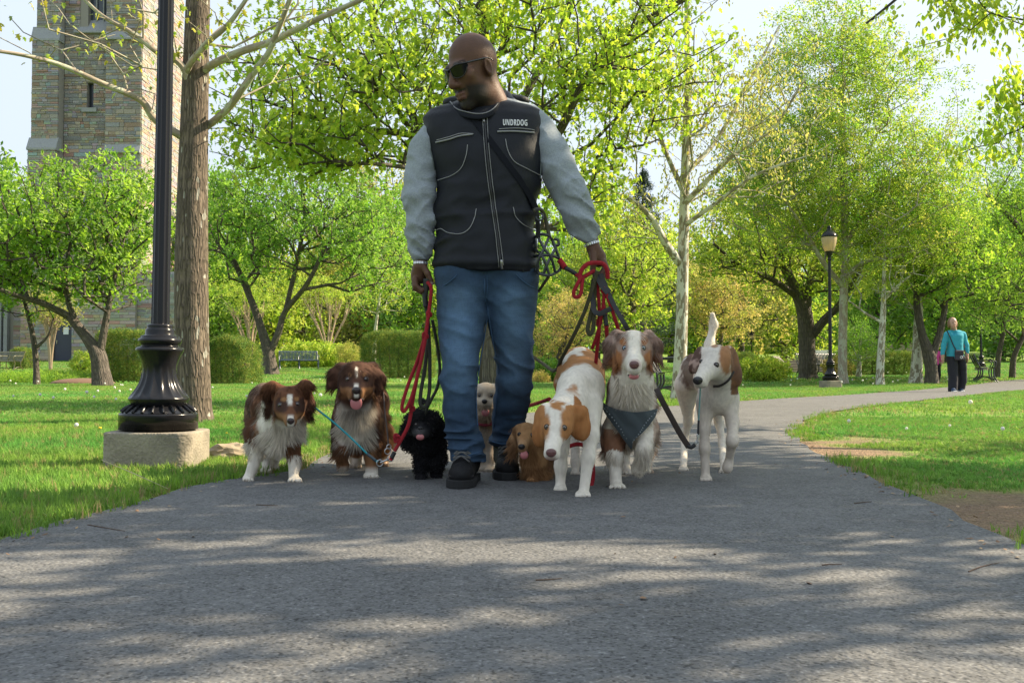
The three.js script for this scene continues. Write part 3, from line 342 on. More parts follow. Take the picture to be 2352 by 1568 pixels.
function myrtle(px, d, top, spread, label, seed, cols) {
  const r = rng(seed), b = onGround(px, d), g = thing('crape_myrtle', label, 'tree', b, 'crape myrtles by the lawn'), H = (HORIZON - top) * d / F + EYE - b.y, W = spread * d / F, crown = [];
  for (let i = 0; i < 13; i++) { const a = i / 13 * 6.283 + r(), q = 0.35 + 0.65 * r(), x = Math.cos(a) * W * q, z = Math.sin(a) * W * q, h = H * (0.85 + 0.15 * r()); part('stem', tube([V(x * 0.03, 0, z * 0.03), V(x * 0.2, h * 0.35, z * 0.2), V(x * 0.55 + 0.1 * (r() - 0.5), h * 0.68, z * 0.55), V(x, h, z)], [0.06, 0.045, 0.03, 0.012], 6, 9), BARK.tan, g); for (let k = 0; k < 3; k++) { const t = 0.6 + 0.2 * r(), s = V(x * t, h * (t + 0.05), z * t), e = V(x + (r() - 0.5) * 0.9, h * (0.95 + 0.2 * r()), z + (r() - 0.5) * 0.9); part('stem', tube([s, s.clone().lerp(e, 0.5).add(V(0, 0.08, 0)), e], [0.022, 0.015, 0.006], 5, 5), BARK.tan, g); for (let c = 0; c < 7; c++) crown.push({ m: new THREE.Matrix4().compose(e.clone().add(V(r() - 0.5, r() * 0.9 - 0.2, r() - 0.5).multiplyScalar(1.5)), new THREE.Quaternion().setFromAxisAngle(YAX, r() * 6.28), V(1, 1, 1).multiplyScalar(0.32 + 0.2 * r())), c: shade(cols[Math.floor(r() * cols.length)], 0.8 + 0.4 * r(), r()) }); } }
  scatter('crown', CLUMP.tiny[0], leafMat(), crown, g, 'stuff'); return g;
}
myrtle(572, 47, 690, 48, 'crape myrtle with bare tan stems beside the stone bench', 51, GREEN.lime);
myrtle(752, 52, 682, 62, 'crape myrtle with wide fan of tan stems behind the blue bench', 53, GREEN.lime);
myrtle(115, 42, 715, 26, 'crape myrtle with straight pale stems against the church wall', 55, GREEN.olive);
makeTree('young_tree', 'slim straight young tree rising from the clipped hedge behind the brown dog', null, { seed: 37, trunk: trunkAt([[857, 834, 11], [862, 760, 8], [872, 680, 5], [880, 600, 3]], 44), bark: BARK.plane, minStart: 4, crown: [ball(885, 640, 44, 80, 100, 1.6, 90)], seg: 0.6, tip: 0.006, leaf: fl('tiny', 0.42, 2, 0.35, GREEN.lime) });
// middle and right
const bigLeaf = (cols, z = 0.55, kind = 'ovate', per = 3) => fl(kind, z, per, 0.5, cols);
makeTree('norway_maple', 'full bright green maple across the lawn behind the leashes', null, { seed: 41, trunk: trunkAt([[1450, 860, 30], [1450, 760, 24], [1452, 640, 16], [1455, 540, 8]], 44), bark: BARK.dark, minStart: 6, crown: [ball(1440, 620, 44, 130, 150, 4, 420, { gap: 0.26, pow: 0.4 }), ball(1330, 660, 45, 90, 110, 3, 180, { gap: 0.26 })], seg: 1, tip: 0.01, leaf: bigLeaf(GREEN.lime, 0.5) });
makeTree('golden_shrub_tree', 'low rounded golden leaved tree behind the orange and white hound', null, { seed: 43, trunk: trunkAt([[1290, 868, 14], [1280, 830, 11], [1300, 780, 8], [1310, 740, 4]], 33), bark: BARK.dark, minStart: 3, limbs: [limbAt([[1284, 838], [1320, 800], [1350, 760]], 33, 5, 2)], crown: [ball(1300, 745, 33, 85, 75, 2, 230, { gap: 0.25 }), ball(1265, 800, 33, 45, 45, 1.2, 70)], seg: 0.6, tip: 0.006, leaf: fl('tiny', 0.3, 3, 0.3, GREEN.gold) });
makeTree('olive_leaved_tree', 'low yellow-green tree between white plane trunk and the old oak', null, { seed: 47, trunk: trunkAt([[1660, 852, 16], [1655, 800, 12], [1660, 740, 8], [1665, 660, 4]], 47), bark: BARK.dark, minStart: 4, crown: [ball(1655, 690, 47, 100, 110, 3, 330, { gap: 0.26 }), ball(1610, 640, 48, 60, 70, 2, 90)], seg: 0.8, tip: 0.008, leaf: fl('tiny', 0.48, 3, 0.42, [...GREEN.olive, ...GREEN.gold]) });
makeTree('oak_tree', 'old oak with thick grey furrowed trunk and heavy low limb', null, { seed: 59, trunk: trunkAt([[1857, 873, 56], [1856, 860, 42], [1854, 800, 37], [1852, 750, 37], [1845, 705, 34], [1815, 640, 22], [1780, 560, 20], [1760, 480, 10]], 34), bark: BARK.dark, sides: 20, minStart: 8, limbs: [limbAt([[1866, 770], [1900, 728, -.6], [1925, 705, -1], [1950, 660, -1.5], [1990, 600, -2]], 34, 11, 4), limbAt([[1852, 720], [1862, 640], [1880, 560], [1885, 440]], 34, 11, 4), limbAt([[1830, 680], [1770, 640, -.8], [1700, 610, -1.4], [1640, 560, -2]], 34, 8, 3), limbAt([[1815, 640], [1790, 540, .6], [1700, 470, 1], [1660, 420, 1.4]], 34, 9, 4)],
  crown: [ball(1790, 520, 34, 190, 150, 4.5, 420, { gap: 0.36 }), ball(1920, 600, 33.5, 110, 90, 3, 130, { gap: 0.36 }), ball(1680, 590, 33, 90, 60, 2, 70)], seg: 0.9, tip: 0.008, leaf: fl('ovate', 0.4, 3, 0.4, GREEN.lime) });
makeTree('plane_tree', 'large plane tree with airy yellow-green crown directly behind the lamp', null, { seed: 61, trunk: trunkAt([[1938, 890, 28], [1936, 850, 21], [1938, 700, 19], [1942, 560, 17], [1938, 400, 16], [1936, 230, 10], [1934, 60, 4]], 28), bark: BARK.limb, limbBark: BARK.limb, minStart: 6, limbs: [limbAt([[1938, 640], [1990, 600, -.6], [2060, 590, -1], [2140, 560, -1.5]], 28, 7, 2), limbAt([[1938, 660], [1890, 600, -.4], [1850, 530, -.8], [1790, 440, -1.4]], 28, 7, 2), limbAt([[1940, 560], [2000, 480, .3], [2090, 400, .6], [2150, 330, 1]], 28, 7, 2), limbAt([[1938, 480], [1880, 380, .4], [1800, 260, .7], [1740, 200, 1]], 28, 6, 2)],
  crown: [ball(1940, 330, 28, 260, 270, 3.6, 760, { gap: 0.33 }), ball(2090, 470, 27.6, 150, 160, 2.6, 330, { gap: 0.32 }), ball(1790, 400, 27.6, 160, 170, 2.6, 330, { gap: 0.36 }), ball(1900, 120, 28, 170, 130, 1.8, 190, { gap: 0.28 })], seg: 0.7, tip: 0.005, leaf: fl('tiny', 0.36, 5, 0.4, [...GREEN.lime, ...GREEN.spring, GREEN.olive[0]]) });
makeTree('plane_tree', 'slim pale plane tree on the lawn between lamp and walking woman', null, { seed: 67, trunk: trunkAt([[2022, 886, 24], [2022, 860, 18], [2026, 780, 16], [2030, 700, 12], [2032, 600, 7], [2034, 520, 3]], 27), bark: BARK.plane, minStart: 6, limbs: [limbAt([[2026, 740], [1990, 720], [1950, 690]], 27, 4, 1.5), limbAt([[2030, 690], [2070, 650], [2110, 620]], 27, 4, 1.5)], crown: [ball(2035, 590, 27, 110, 110, 1.8, 170)], seg: 0.6, tip: 0.005, leaf: fl('tiny', 0.3, 3, 0.3, GREEN.lime) });
makeTree('plane_tree', 'pale mottled plane trunk leaning against the forked dark tree', null, { seed: 71, trunk: trunkAt([[2104, 880, 36], [2106, 850, 26], [2110, 760, 22], [2112, 690, 16], [2114, 600, 8]], 29), bark: BARK.plane, minStart: 8, crown: [ball(2110, 600, 29, 110, 120, 2, 150)], seg: 0.7, tip: 0.006, leaf: fl('tiny', 0.32, 3, 0.32, GREEN.lime) });
makeTree('forked_tree', 'dark forked tree standing next to the walking woman', null, { seed: 73, trunk: trunkAt([[2141, 881, 36], [2140, 850, 27], [2135, 815, 30], [2120, 770, 18], [2108, 710, 16], [2104, 650, 10]], 28.5), bark: BARK.dark, minStart: 8, limbs: [limbAt([[2140, 822], [2158, 770], [2170, 715], [2176, 650], [2200, 560]], 28.5, 10, 4)], crown: [ball(2170, 590, 28.5, 130, 110, 2.6, 260, { gap: 0.28 }), ball(2120, 640, 28, 60, 40, 1, 40)], seg: 0.7, tip: 0.007, leaf: fl('ovate', 0.34, 3, 0.34, GREEN.spring) });
makeTree('young_tree', 'small round-topped tree in front of the long low hedge', null, { seed: 79, trunk: trunkAt([[1973, 868, 15], [1974, 840, 10], [1976, 800, 7], [1978, 760, 3]], 36), bark: BARK.plane, minStart: 6, crown: [ball(1976, 785, 36, 62, 48, 1.1, 110, { gap: 0.25 })], seg: 0.5, tip: 0.006, leaf: fl('tiny', 0.3, 3, 0.26, GREEN.mid) });
for (const [x, s, l] of [[2290, 83, 'dark slender tree beyond the bench with upright stem'], [2326, 87, 'dark slender tree beyond the bench leaning over']]) makeTree('locust_tree', l, 'slender trees beyond the bench', { seed: s, trunk: trunkAt([[x, 872, 16], [x + 4, 820, 12], [x + (s - 83) * 4 + 16, 750, 9], [x + (s - 83) * 6, 620, 5]], 35), bark: BARK.dark, minStart: 6, crown: [ball(x + 10, 600, 35, 120, 170, 3, 240, { gap: 0.3 })], seg: 0.8, tip: 0.006, leaf: fl('fine', 0.5, 3, 0.5, GREEN.mid) });
makeTree('locust_tree', 'tall feathery honey locust beyond the bench reaching over the lamp', null, { seed: 89, trunk: trunkAt([[2420, 880, 40], [2415, 760, 34], [2405, 560, 26], [2390, 300, 14]], 32), bark: BARK.dark, minStart: 7, limbs: [limbAt([[2410, 620], [2340, 520, -.6], [2270, 450, -1.2]], 32, 10, 3)], crown: [ball(2330, 480, 32, 170, 260, 4, 620, { gap: 0.34 }), ball(2260, 620, 31, 90, 120, 2, 160)], seg: 0.8, tip: 0.006, leaf: fl('fine', 0.46, 3, 0.46, GREEN.spring) });
// wood and single trees at the far side of the park
{ const where = ['beside the church tower', 'under the church tower', 'behind the sycamore trunk', 'behind the near lamp and sycamore', 'behind the stone bench', 'behind the blue bench', 'over the fan-shaped crape myrtle', 'over the wide yew hedge', 'farthest behind the yew hedge', 'behind the man at his elbow', 'behind the man', 'behind the golden tree', 'behind the bright maple', 'between spruce and plane trunk', 'behind the small far lamp', 'behind the old oak', 'between lamp and brick building', 'behind the walking woman', 'behind the slender locusts', 'past the slender locusts']; const rows = [[-60, 62, 470, 170, 'mid'], [60, 74, 560, 160, 'spring'], [420, 66, 560, 170, 'spring'], [500, 72, 520, 150, 'mid'], [590, 80, 600, 150, 'lime'], [690, 84, 590, 150, 'lime'], [800, 72, 600, 150, 'olive'], [900, 66, 560, 140, 'mid'], [890, 95, 440, 110, 'olive'], [1010, 70, 620, 150, 'lime'], [1120, 78, 610, 150, 'mid'], [1240, 64, 600, 140, 'mid'], [1370, 76, 560, 160, 'mid'], [1540, 82, 600, 150, 'lime'], [1700, 78, 560, 170, 'olive'], [1800, 84, 600, 150, 'lime'], [2010, 74, 560, 130, 'mid'], [2180, 70, 560, 170, 'mid'], [2300, 62, 600, 170, 'deep'], [2400, 76, 540, 200, 'mid']];
  rows.forEach(([px, d, py, ry, c], i) => makeTree('far_tree', `${({ mid: 'fresh green', spring: 'leafy green', lime: 'yellow-green', olive: 'olive-yellow', deep: 'dark green' })[c]} tree at the far edge of the park ${where[i]}`, 'trees at the far edge of the park', { seed: 100 + i, trunk: [[onGround(px, d), 0.3], [at(px + 4, py + ry * 0.9, d), 0.22], [at(px - 3, py, d), 0.12], [at(px, py - ry * 0.6, d), 0.04]], sides: 8, bark: BARK.dark, minStart: 4, crown: [ball(px, py + 20, d, 115 + 20 * (i % 3), ry, 3.8, 190, { gap: 0.2 }), ball(px + 30, py + 150, d - 2, 100, 90, 3, 110, { gap: 0.15 })], seg: 1.6, tip: 0.02, leaf: fl('ovate', 0.95, 3, 0.85, GREEN[c]) })); }
{ const d = 62, b = onGround(1478, d), g = thing('conifer_tree', 'dark spruce rising behind the bright maple', 'tree', b), r = rng(5), H = 12.6, L = []; part('trunk', tube([V(0, 0, 0), V(0, H, 0)], [0.25, 0.03], 8), BARK.dark, g);
  for (let k = 0; k < 46; k++) { const h = 1.6 + k / 46 * (H - 1.8), R = (1 - h / H) * 3.1 + 0.25, a = k * 2.4; part('bough', tube([V(0, h, 0), V(Math.cos(a) * R * 0.6, h - 0.05, Math.sin(a) * R * 0.6), V(Math.cos(a) * R, h - 0.35, Math.sin(a) * R)], [0.04, 0.02, 0.008], 5, 5), BARK.dark, g); for (let i = 0; i < 26; i++) { const t = Math.sqrt(r()), x = Math.cos(a + (r() - 0.5) * 0.7) * R * t, z = Math.sin(a + (r() - 0.5) * 0.7) * R * t; L.push({ m: new THREE.Matrix4().compose(V(x, h - 0.3 * t - 0.35 * r(), z), new THREE.Quaternion().setFromEuler(new THREE.Euler(r(), r() * 6, r())), V(0.5, 0.75, 0.5)), c: shade(GREEN.pine[i % 2], 0.8 + 0.5 * r(), r()) }); } }
  scatter('crown', CLUMP.fine[0], leafMat(1, 1, 1, 0.2), L, g, 'stuff'); }
// clipped hedges and shrubs
function hedge(name, label, px0, px1, top, d, deep, cols, group, round = 0.12, size = 0.17, cat = 'hedge') {
  const a = onGround(px0, d), b = onGround(px1, d), w = b.x - a.x, y0 = Math.min(a.y, b.y) - 0.05, H = at(px0, top, d).y - y0, g = thing(name, label, cat, V((a.x + b.x) / 2, y0, a.z - deep / 2), group), r = rng(Math.round(px0 + top)), L = [];
for (let i = 0; i < 7; i++) part('stem', tube([V((i / 6 - 0.5) * w * 0.8, -0.02, 0), V((i / 6 - 0.5) * w * 0.85, H * 0.5, 0.1 * (i % 2)), V((i / 6 - 0.5) * w * 0.9, H * 0.85, 0)], [0.04, 0.03, 0.01], 6, 5), BARK.dark, g);
  const area = w * H * 2 + w * deep + 2 * deep * H, n = Math.min(12000, Math.round(area * 9 / (size * size)));
  for (let i = 0; i < n; i++) { const f = r() * area; let p; const u = r() - 0.5, v = r(); if (f < w * H * 1.4) p = V(u * w, v * H, deep / 2); else if (f < w * H * 1.4 + w * deep * 1.3) p = V(u * w, H, (v - 0.5) * deep); else p = V(r() < 0.5 ? -w / 2 : w / 2, v * H, u * deep);
    const cx = Math.max(0, Math.abs(p.x) - w / 2 + round * 2), cy = Math.max(0, p.y - H + round * 2); if (cx > 0 && cy > 0) { const q = Math.hypot(cx, cy); if (q > round * 2) { p.x -= Math.sign(p.x) * cx * (1 - round * 2 / q); p.y -= cy * (1 - round * 2 / q); } }
    const bump = (fbm(p.x * 1.7, p.y * 1.7, p.z * 1.7 + 5, 3) - 0.5) * 0.22; p.x += (r() - 0.5) * 0.09; p.y = Math.max(0.04, p.y + (r() - 0.5) * 0.09 + (p.y > H - 0.05 ? bump : 0)); p.z += bump - 0.14 * r() * Math.sign(p.z || 1); if (r() < 0.3) p.set((r() - 0.5) * w * 0.9, r() * H * 0.92, (r() - 0.5) * deep * 0.9);
    L.push({ m: new THREE.Matrix4().compose(p, new THREE.Quaternion().setFromEuler(new THREE.Euler(r() * 6, r() * 6, r() * 6)), V(1, 1, 1).multiplyScalar(size * (0.7 + 0.7 * r()))), c: shade(cols[Math.floor(r() * cols.length)], 0.7 + 0.6 * r(), r()) }); }
  scatter('foliage', CLUMP.fine[1], leafMat(1, 1, 1, 0.35), L, g, 'stuff'); return g;
}
hedge('yew_hedge', 'square clipped yew hedge next to the forked cherry trunk', 213, 340, 762, 30, 2.2, GREEN.yew, 'clipped yew hedges');
hedge('yew_hedge', 'rounded clipped yew block behind the sycamore trunk', 462, 563, 772, 28, 2, GREEN.yew, 'clipped yew hedges', 0.4);
hedge('yew_hedge', 'wide clipped yew hedge behind the black poodle and the leashes', 828, 985, 764, 34, 2.4, GREEN.yew, 'clipped yew hedges', 0.25);
hedge('low_hedge', 'long low dark hedge running behind the lamp and trees', 1928, 2112, 811, 38, 1.6, GREEN.yew, 'low hedges', 0.1);
hedge('low_hedge', 'low dark hedge behind the white plane trunk and small lamp', 1640, 1738, 813, 44, 1.6, GREEN.yew, 'low hedges', 0.1);
hedge('low_hedge', 'low clipped hedge by the church beside the yellow bench', 20, 55, 800, 46, 1.4, GREEN.yew, 'low hedges', 0.2);
function shrub(name, label, px, py, d, rx, ry, rz, cols, n, size, kind = 'ovate') {
  const b = onGround(px, d), c = at(px, py, d), g = thing(name, label, 'shrub', b, 'shrubs on the lawn'), r = rng(Math.round(px * 3 + d)), X = rx * d / F, Y = ry * d / F, L = []; const cy = c.y - b.y;
  for (let i = 0; i < 9; i++) { const a = i * 0.7; part('stem', tube([V(0, -0.03, 0), V(Math.cos(a) * X * 0.3, cy * 0.6, Math.sin(a) * rz * 0.3), V(Math.cos(a) * X * 0.6, cy + Y * 0.3, Math.sin(a) * rz * 0.6)], [0.02, 0.015, 0.006], 5, 5), BARK.dark, g); }
  for (let i = 0; i < n; i++) { const u = r() * 6.283, h = r() * 2 - 1, q = 0.45 + 0.6 * Math.sqrt(r()), w = Math.sqrt(1 - h * h), k = 0.8 + 0.4 * fbm(u * 1.5, h * 2, px, 2); L.push({ m: new THREE.Matrix4().compose(V(X * q * k * w * Math.cos(u), Math.max(0.04, cy + Y * q * k * h), rz * q * k * w * Math.sin(u)), new THREE.Quaternion().setFromEuler(new THREE.Euler(r() * 6, r() * 6, r() * 6)), V(1, 1, 1).multiplyScalar(size * (0.7 + 0.6 * r()))), c: shade(cols[Math.floor(r() * cols.length)], 0.75 + 0.5 * r(), r()) }); }
  scatter('foliage', CLUMP[kind][0], leafMat(1, 1, 1, 0.45), L, g, 'stuff'); return g;
}
shrub('leafy_shrub', 'wide yellow-green shrub behind the blue bench', 715, 815, 49, 90, 30, 1.3, GREEN.lime, 900, 0.34);
shrub('leafy_shrub', 'small olive shrub next to the wide yew hedge', 800, 812, 46, 30, 24, 0.7, GREEN.olive, 300, 0.26, 'tiny');
shrub('leafy_shrub', 'round bright green shrub in front of the old oak', 1755, 848, 31, 62, 26, 0.8, GREEN.lime, 800, 0.2);
shrub('leafy_shrub', 'dark leafy shrub under the golden tree', 1258, 852, 31, 36, 28, 0.5, GREEN.deep, 400, 0.2);
shrub('leafy_shrub', 'reddish low shrub beside the yew hedge', 1240, 868, 30, 22, 16, 0.3, GREEN.gold, 200, 0.14, 'tiny');
shrub('leafy_shrub', 'flowering yellow shrub at the foot of the plane tree', 1925, 845, 33, 34, 22, 0.5, GREEN.gold, 300, 0.18);
shrub('leafy_shrub', 'leafy bush at the church door under the cherry', 185, 835, 40, 24, 30, 0.5, GREEN.lime, 260, 0.22);
shrub('ground_juniper', 'low spreading juniper carpet below the church wall', 95, 868, 30, 125, 15, 1.4, GREEN.spring, 1500, 0.2, 'fine');
{ const b = onGround(190, 28.5), r = rng(3), g = []; const m = new THREE.Mesh(new THREE.SphereGeometry(1, 24, 12, 0, 6.284, 0, 1.571).scale(0.9, 0.16, 0.7), mat(0.16, 0.095, 0.065, 0.95)); m.position.copy(b); put(m, 'mulch_mound', 'brown bark mulch mound at the cherry trunk', 'mulch', null, 'structure'); }

// the far wood that closes the park, read as one mass
{ const r = rng(404), L = []; for (let i = 0; i < 15000; i++) { const px = -250 + 2900 * r(), d = 96 + 26 * r(), top = 600 + 70 * (fbm(px * 0.012, d * 0.05, 1, 3) - 0.5) * 2.4, py = lerp(top, 845, Math.pow(r(), 0.8)), p = at(px, py, d), k = fbm(px * 0.02, py * 0.02, 7, 2), c = k < 0.42 ? GREEN.mid : k < 0.55 ? GREEN.lime : GREEN.deep; L.push({ m: new THREE.Matrix4().compose(p, new THREE.Quaternion().setFromEuler(new THREE.Euler(r() * 6, r() * 6, r() * 6)), V(1, 1, 1).multiplyScalar(1.3 + 1.2 * r())), c: shade(c[i % 3], 0.75 + 0.5 * r(), r()) }); }
  const w = scatter('far_wood', CLUMP.ovate[1], leafMat(), L, null, 'stuff'); w.userData.label = 'hazy green wood closing the far end of the park'; w.userData.category = 'wood'; }
// ---------- church tower, built course by course ----------
{
  const D = 60, S = D / F, g0 = onGround(240, D), o = V(g0.x, g0.y - 0.1, g0.z), X = px => at(px, HORIZON, D).x - o.x, Y = py => at(240, py, D).y - o.y;
  const T = thing('church_tower', 'tall stone church tower with buttresses and slit window behind the trees', 'church', o);
  const r = rng(77), cols = [[0.416, 0.37, 0.308], [0.475, 0.421, 0.343], [0.372, 0.349, 0.31], [0.482, 0.382, 0.281], [0.341, 0.341, 0.341], [0.444, 0.421, 0.374], [0.401, 0.292, 0.215], [0.394, 0.402, 0.402]];
  const rel = tex(256, 256, (u, v) => { const k = tnoise(u, v, 30, 30, 61) * 0.6 + tnoise(u, v, 80, 80, 62) * 0.4; return [k, k, k]; }, false), grain = tex(256, 256, (u, v) => { const k = 0.78 + 0.44 * tnoise(u, v, 24, 24, 63) * (0.6 + 0.8 * tnoise(u, v, 70, 70, 64)); return [k, k, k]; });
  const stone = cols.map(c => new THREE.MeshPhysicalMaterial({ color: LIN(...c), map: grain, bumpMap: rel, bumpScale: 0.04, roughness: 0.95, side: THREE.DoubleSide }));
  const unit = [0, 1, 2].map(i => new RoundedBoxGeometry(1, 1, 1, 1, 0.06)), mortar = mat(0.27, 0.25, 0.22, 0.95), trimM = new THREE.MeshPhysicalMaterial({ color: LIN(0.3, 0.31, 0.31), map: grain, bumpMap: rel, bumpScale: 0.01, roughness: 0.85, side: THREE.DoubleSide });
  const all = [];
  // wall panels: [x0, x1, y0, y1, zFace, openings, axis]
  const face = (x0, x1, y0, y1, z, holes = [], axis = 'z') => { let y = y0; while (y < y1 - 0.05) { const h = Math.min(0.1 + 0.22 * r() * r(), y1 - y); let x = x0; while (x < x1 - 0.02) { let w = 0.2 + 1.1 * r() * r(); if (x + w > x1 - 0.18) w = x1 - x; const cx = x + w / 2, cy = y + h / 2; let segs = [[x, x + w]]; for (const [a, b, c, d] of holes) if (cy > c && cy < d) segs = segs.flatMap(([s, e]) => e <= a || s >= b ? [[s, e]] : [[s, Math.min(e, a)], [Math.max(s, b), e]].filter(q => q[1] - q[0] > 0.04)); for (const [s, e] of segs) all.push({ axis, c: (s + e) / 2, w: e - s - 0.014, y: cy, h: h - 0.014, z, dz: 0.055 * r() * r(), m: Math.floor(Math.pow(r(), 0.9) * cols.length), v: Math.floor(r() * 3) }); x += w; } y += h; } };
  const H = Y(-330), zb = -9.6;
  const slit = [X(190), X(205), Y(248), Y(188)], top = [X(172), X(238), Y(66), Y(-200)];
  part('wall', merge([box(X(318) - X(150), Y(248) - 0, 7, (X(150) + X(318)) / 2, Y(248) / 2, -3.62), box(X(190) - X(150), H - Y(248), 7, (X(150) + X(190)) / 2, (H + Y(248)) / 2, -3.62), box(X(318) - X(205), Y(66) - Y(248), 7, (X(205) + X(318)) / 2, (Y(66) + Y(248)) / 2, -3.62), box(X(318) - X(238), H - Y(66), 7, (X(238) + X(318)) / 2, (H + Y(66)) / 2, -3.62), box(X(205) - X(190), Y(66) - Y(188), 7, (X(190) + X(205)) / 2, (Y(66) + Y(188)) / 2, -3.62), box(X(172) - X(190), 1, 1, 0, -50, -4), box(X(238) - X(190), H - Y(-200), 7, (X(238) + X(190)) / 2, (H + Y(-200)) / 2, -3.62)].filter((_, i) => i !== 5)), mortar, T);
  face(X(137), X(240), 0, H, -0.1, [slit, top]);
  face(X(240), X(322), 0, H, 0.35); part('pilaster', box(X(320) - X(242), H - 0.1, 0.5, (X(242) + X(320)) / 2, H / 2, 0.09), mortar, T);
  face(-0.35, 7.1, 0, H, X(322) + 0.02, [], 'x');
  // buttress in two stages with sloping weatherings
  const but = (x0, x1, y0, y1, z) => { part('buttress', box(x1 - x0 - 0.04, y1 - y0, 1.4 + z, (x0 + x1) / 2, (y0 + y1) / 2, z / 2 - 0.72), mortar, T); face(x0, x1, y0, y1, z); };
  but(X(74), X(137), 0, Y(350), 1.0); but(X(76), X(137), Y(350), Y(98), 0.72); but(X(82), X(137), Y(98), H, 0.5);
  const weather = (x0, x1, yb, yt, z0, z1) => { const s = new THREE.Shape([new THREE.Vector2(z1 + 0.07, yb - 0.12), new THREE.Vector2(z1 + 0.07, yb), new THREE.Vector2(z0, yt), new THREE.Vector2(z0 - 0.4, yt), new THREE.Vector2(z0 - 0.4, yb - 0.12)]); const g = new THREE.ExtrudeGeometry(s, { depth: x1 - x0 + 0.12, bevelEnabled: false }); g.rotateY(-Math.PI / 2); g.translate(x1 + 0.06, 0, 0); part('weathering', g, trimM, T); };
  weather(X(74), X(137), Y(348), Y(322), 0.72, 1.0); weather(X(76), X(137), Y(98), Y(68), 0.5, 0.72); weather(X(242), X(320), Y(92), Y(72), 0.3, 0.52); weather(X(242), X(320), Y(350), Y(328), 0.3, 0.5);
  part('sill', (() => { const s = new THREE.Shape([new THREE.Vector2(0.12, Y(72)), new THREE.Vector2(-0.5, Y(40)), new THREE.Vector2(-0.6, Y(40)), new THREE.Vector2(-0.6, Y(76)), new THREE.Vector2(0.12, Y(76))]); const g = new THREE.ExtrudeGeometry(s, { depth: X(242) - X(160), bevelEnabled: false }); g.rotateY(-Math.PI / 2); g.translate(X(242), 0, 0); return g; })(), trimM, T);
  const win = part('window', box(X(238) - X(172), Y(-200) - Y(50), 0.1, (X(172) + X(238)) / 2, (Y(-200) + Y(50)) / 2, -0.55), mat(0.05, 0.06, 0.075, 0.15), T); for (let i = 1; i < 4; i++) part('mullion', box(0.07, Y(-200) - Y(50), 0.16, lerp(X(172), X(238), i / 4), (Y(-200) + Y(50)) / 2, -0.45), trimM, win);
  part('slit_window', box(slit[1] - slit[0], slit[3] - slit[2], 0.1, (slit[0] + slit[1]) / 2, (slit[2] + slit[3]) / 2, -0.5), mat(0.03, 0.035, 0.045, 0.2), T);
  part('sill', box(slit[1] - slit[0] + 0.5, 0.25, 0.5, (slit[0] + slit[1]) / 2, slit[2] - 0.12, -0.15), trimM, T);
  // porch wall with the dark door, low wall and plinth
  part('porch', merge([box(X(163) - X(92), 3.6, 2, (X(92) + X(163)) / 2, 1.8, 1.5), box(X(345) - X(205), 3.6, 2, (X(205) + X(345)) / 2, 1.8, 1.5), box(X(205) - X(163), 1.1, 2, (X(163) + X(205)) / 2, 3.05, 1.5), box(X(470) - X(345), 5.2, 2, (X(345) + X(470)) / 2, 2.6, 1.2)]), mortar, T);
  face(X(92), X(345), 0, 3.6, 2.5, [[X(163), X(205), 0, 2.5]]); face(X(345), X(470), 0, 5.2, 2.22); face(X(40), X(92), 0, 4.4, 0.6); part('nave_wall', box(X(92) - X(-40), 4.4, 1, (X(92) + X(-40)) / 2, 2.2, 0.09), mortar, T);
  weather(X(345), X(470), 1.3, 1.75, 2.2, 2.5);
  const door = part('door', box(X(203) - X(165), 2.45, 0.08, (X(165) + X(203)) / 2, 1.22, 2.3), mat(0.028, 0.033, 0.06, 0.4), T); part('notice', box(0.3, 0.42, 0.02, X(190), 1.75, 2.36), mat(0.65, 0.68, 0.7, 0.7), door); part('handle', box(0.05, 0.2, 0.06, X(170), 1.1, 2.37), mat(0.3, 0.28, 0.2, 0.3), door);
  for (const x of [X(2), X(14), X(28)]) part('pier', box(0.22, 4, 0.3, x, 2, 0.8), trimM, T);
  // place the stones: those that show largest singly, the rest in one mass
  const M = q => { const m = new THREE.Matrix4(), s = V(q.w, q.h, 0.16); if (q.axis === 'z') m.compose(V(q.c, q.y, q.z - 0.06 + q.dz), new THREE.Quaternion(), s); else m.compose(V(q.z - 0.06 + q.dz, q.y, -q.c), new THREE.Quaternion().setFromAxisAngle(YAX, Math.PI / 2), s); return m; };
  const vis = q => { const y = q.y + o.y, py = HORIZON - (y - EYE) / S; return py > 0 && py < 330 ? q.w * q.h * (q.axis === 'z' ? 1 : 0.35) : 0; };
  all.sort((a, b) => vis(b) - vis(a));
  all.slice(0, 295).forEach(q => { const m = part('stone', unit[q.v], stone[q.m], T); M(q).decompose(m.position, m.quaternion, m.scale); });
  const white = new THREE.MeshPhysicalMaterial({ color: 0xffffff, map: grain, bumpMap: rel, bumpScale: 0.02, roughness: 0.92, side: THREE.DoubleSide });
  scatter('stonework', unit[0], white, all.slice(295).map(q => ({ m: M(q), c: LIN(...cols[q.m].map(x => x * (0.85 + 0.3 * r()))) })), T, 'stuff');
}
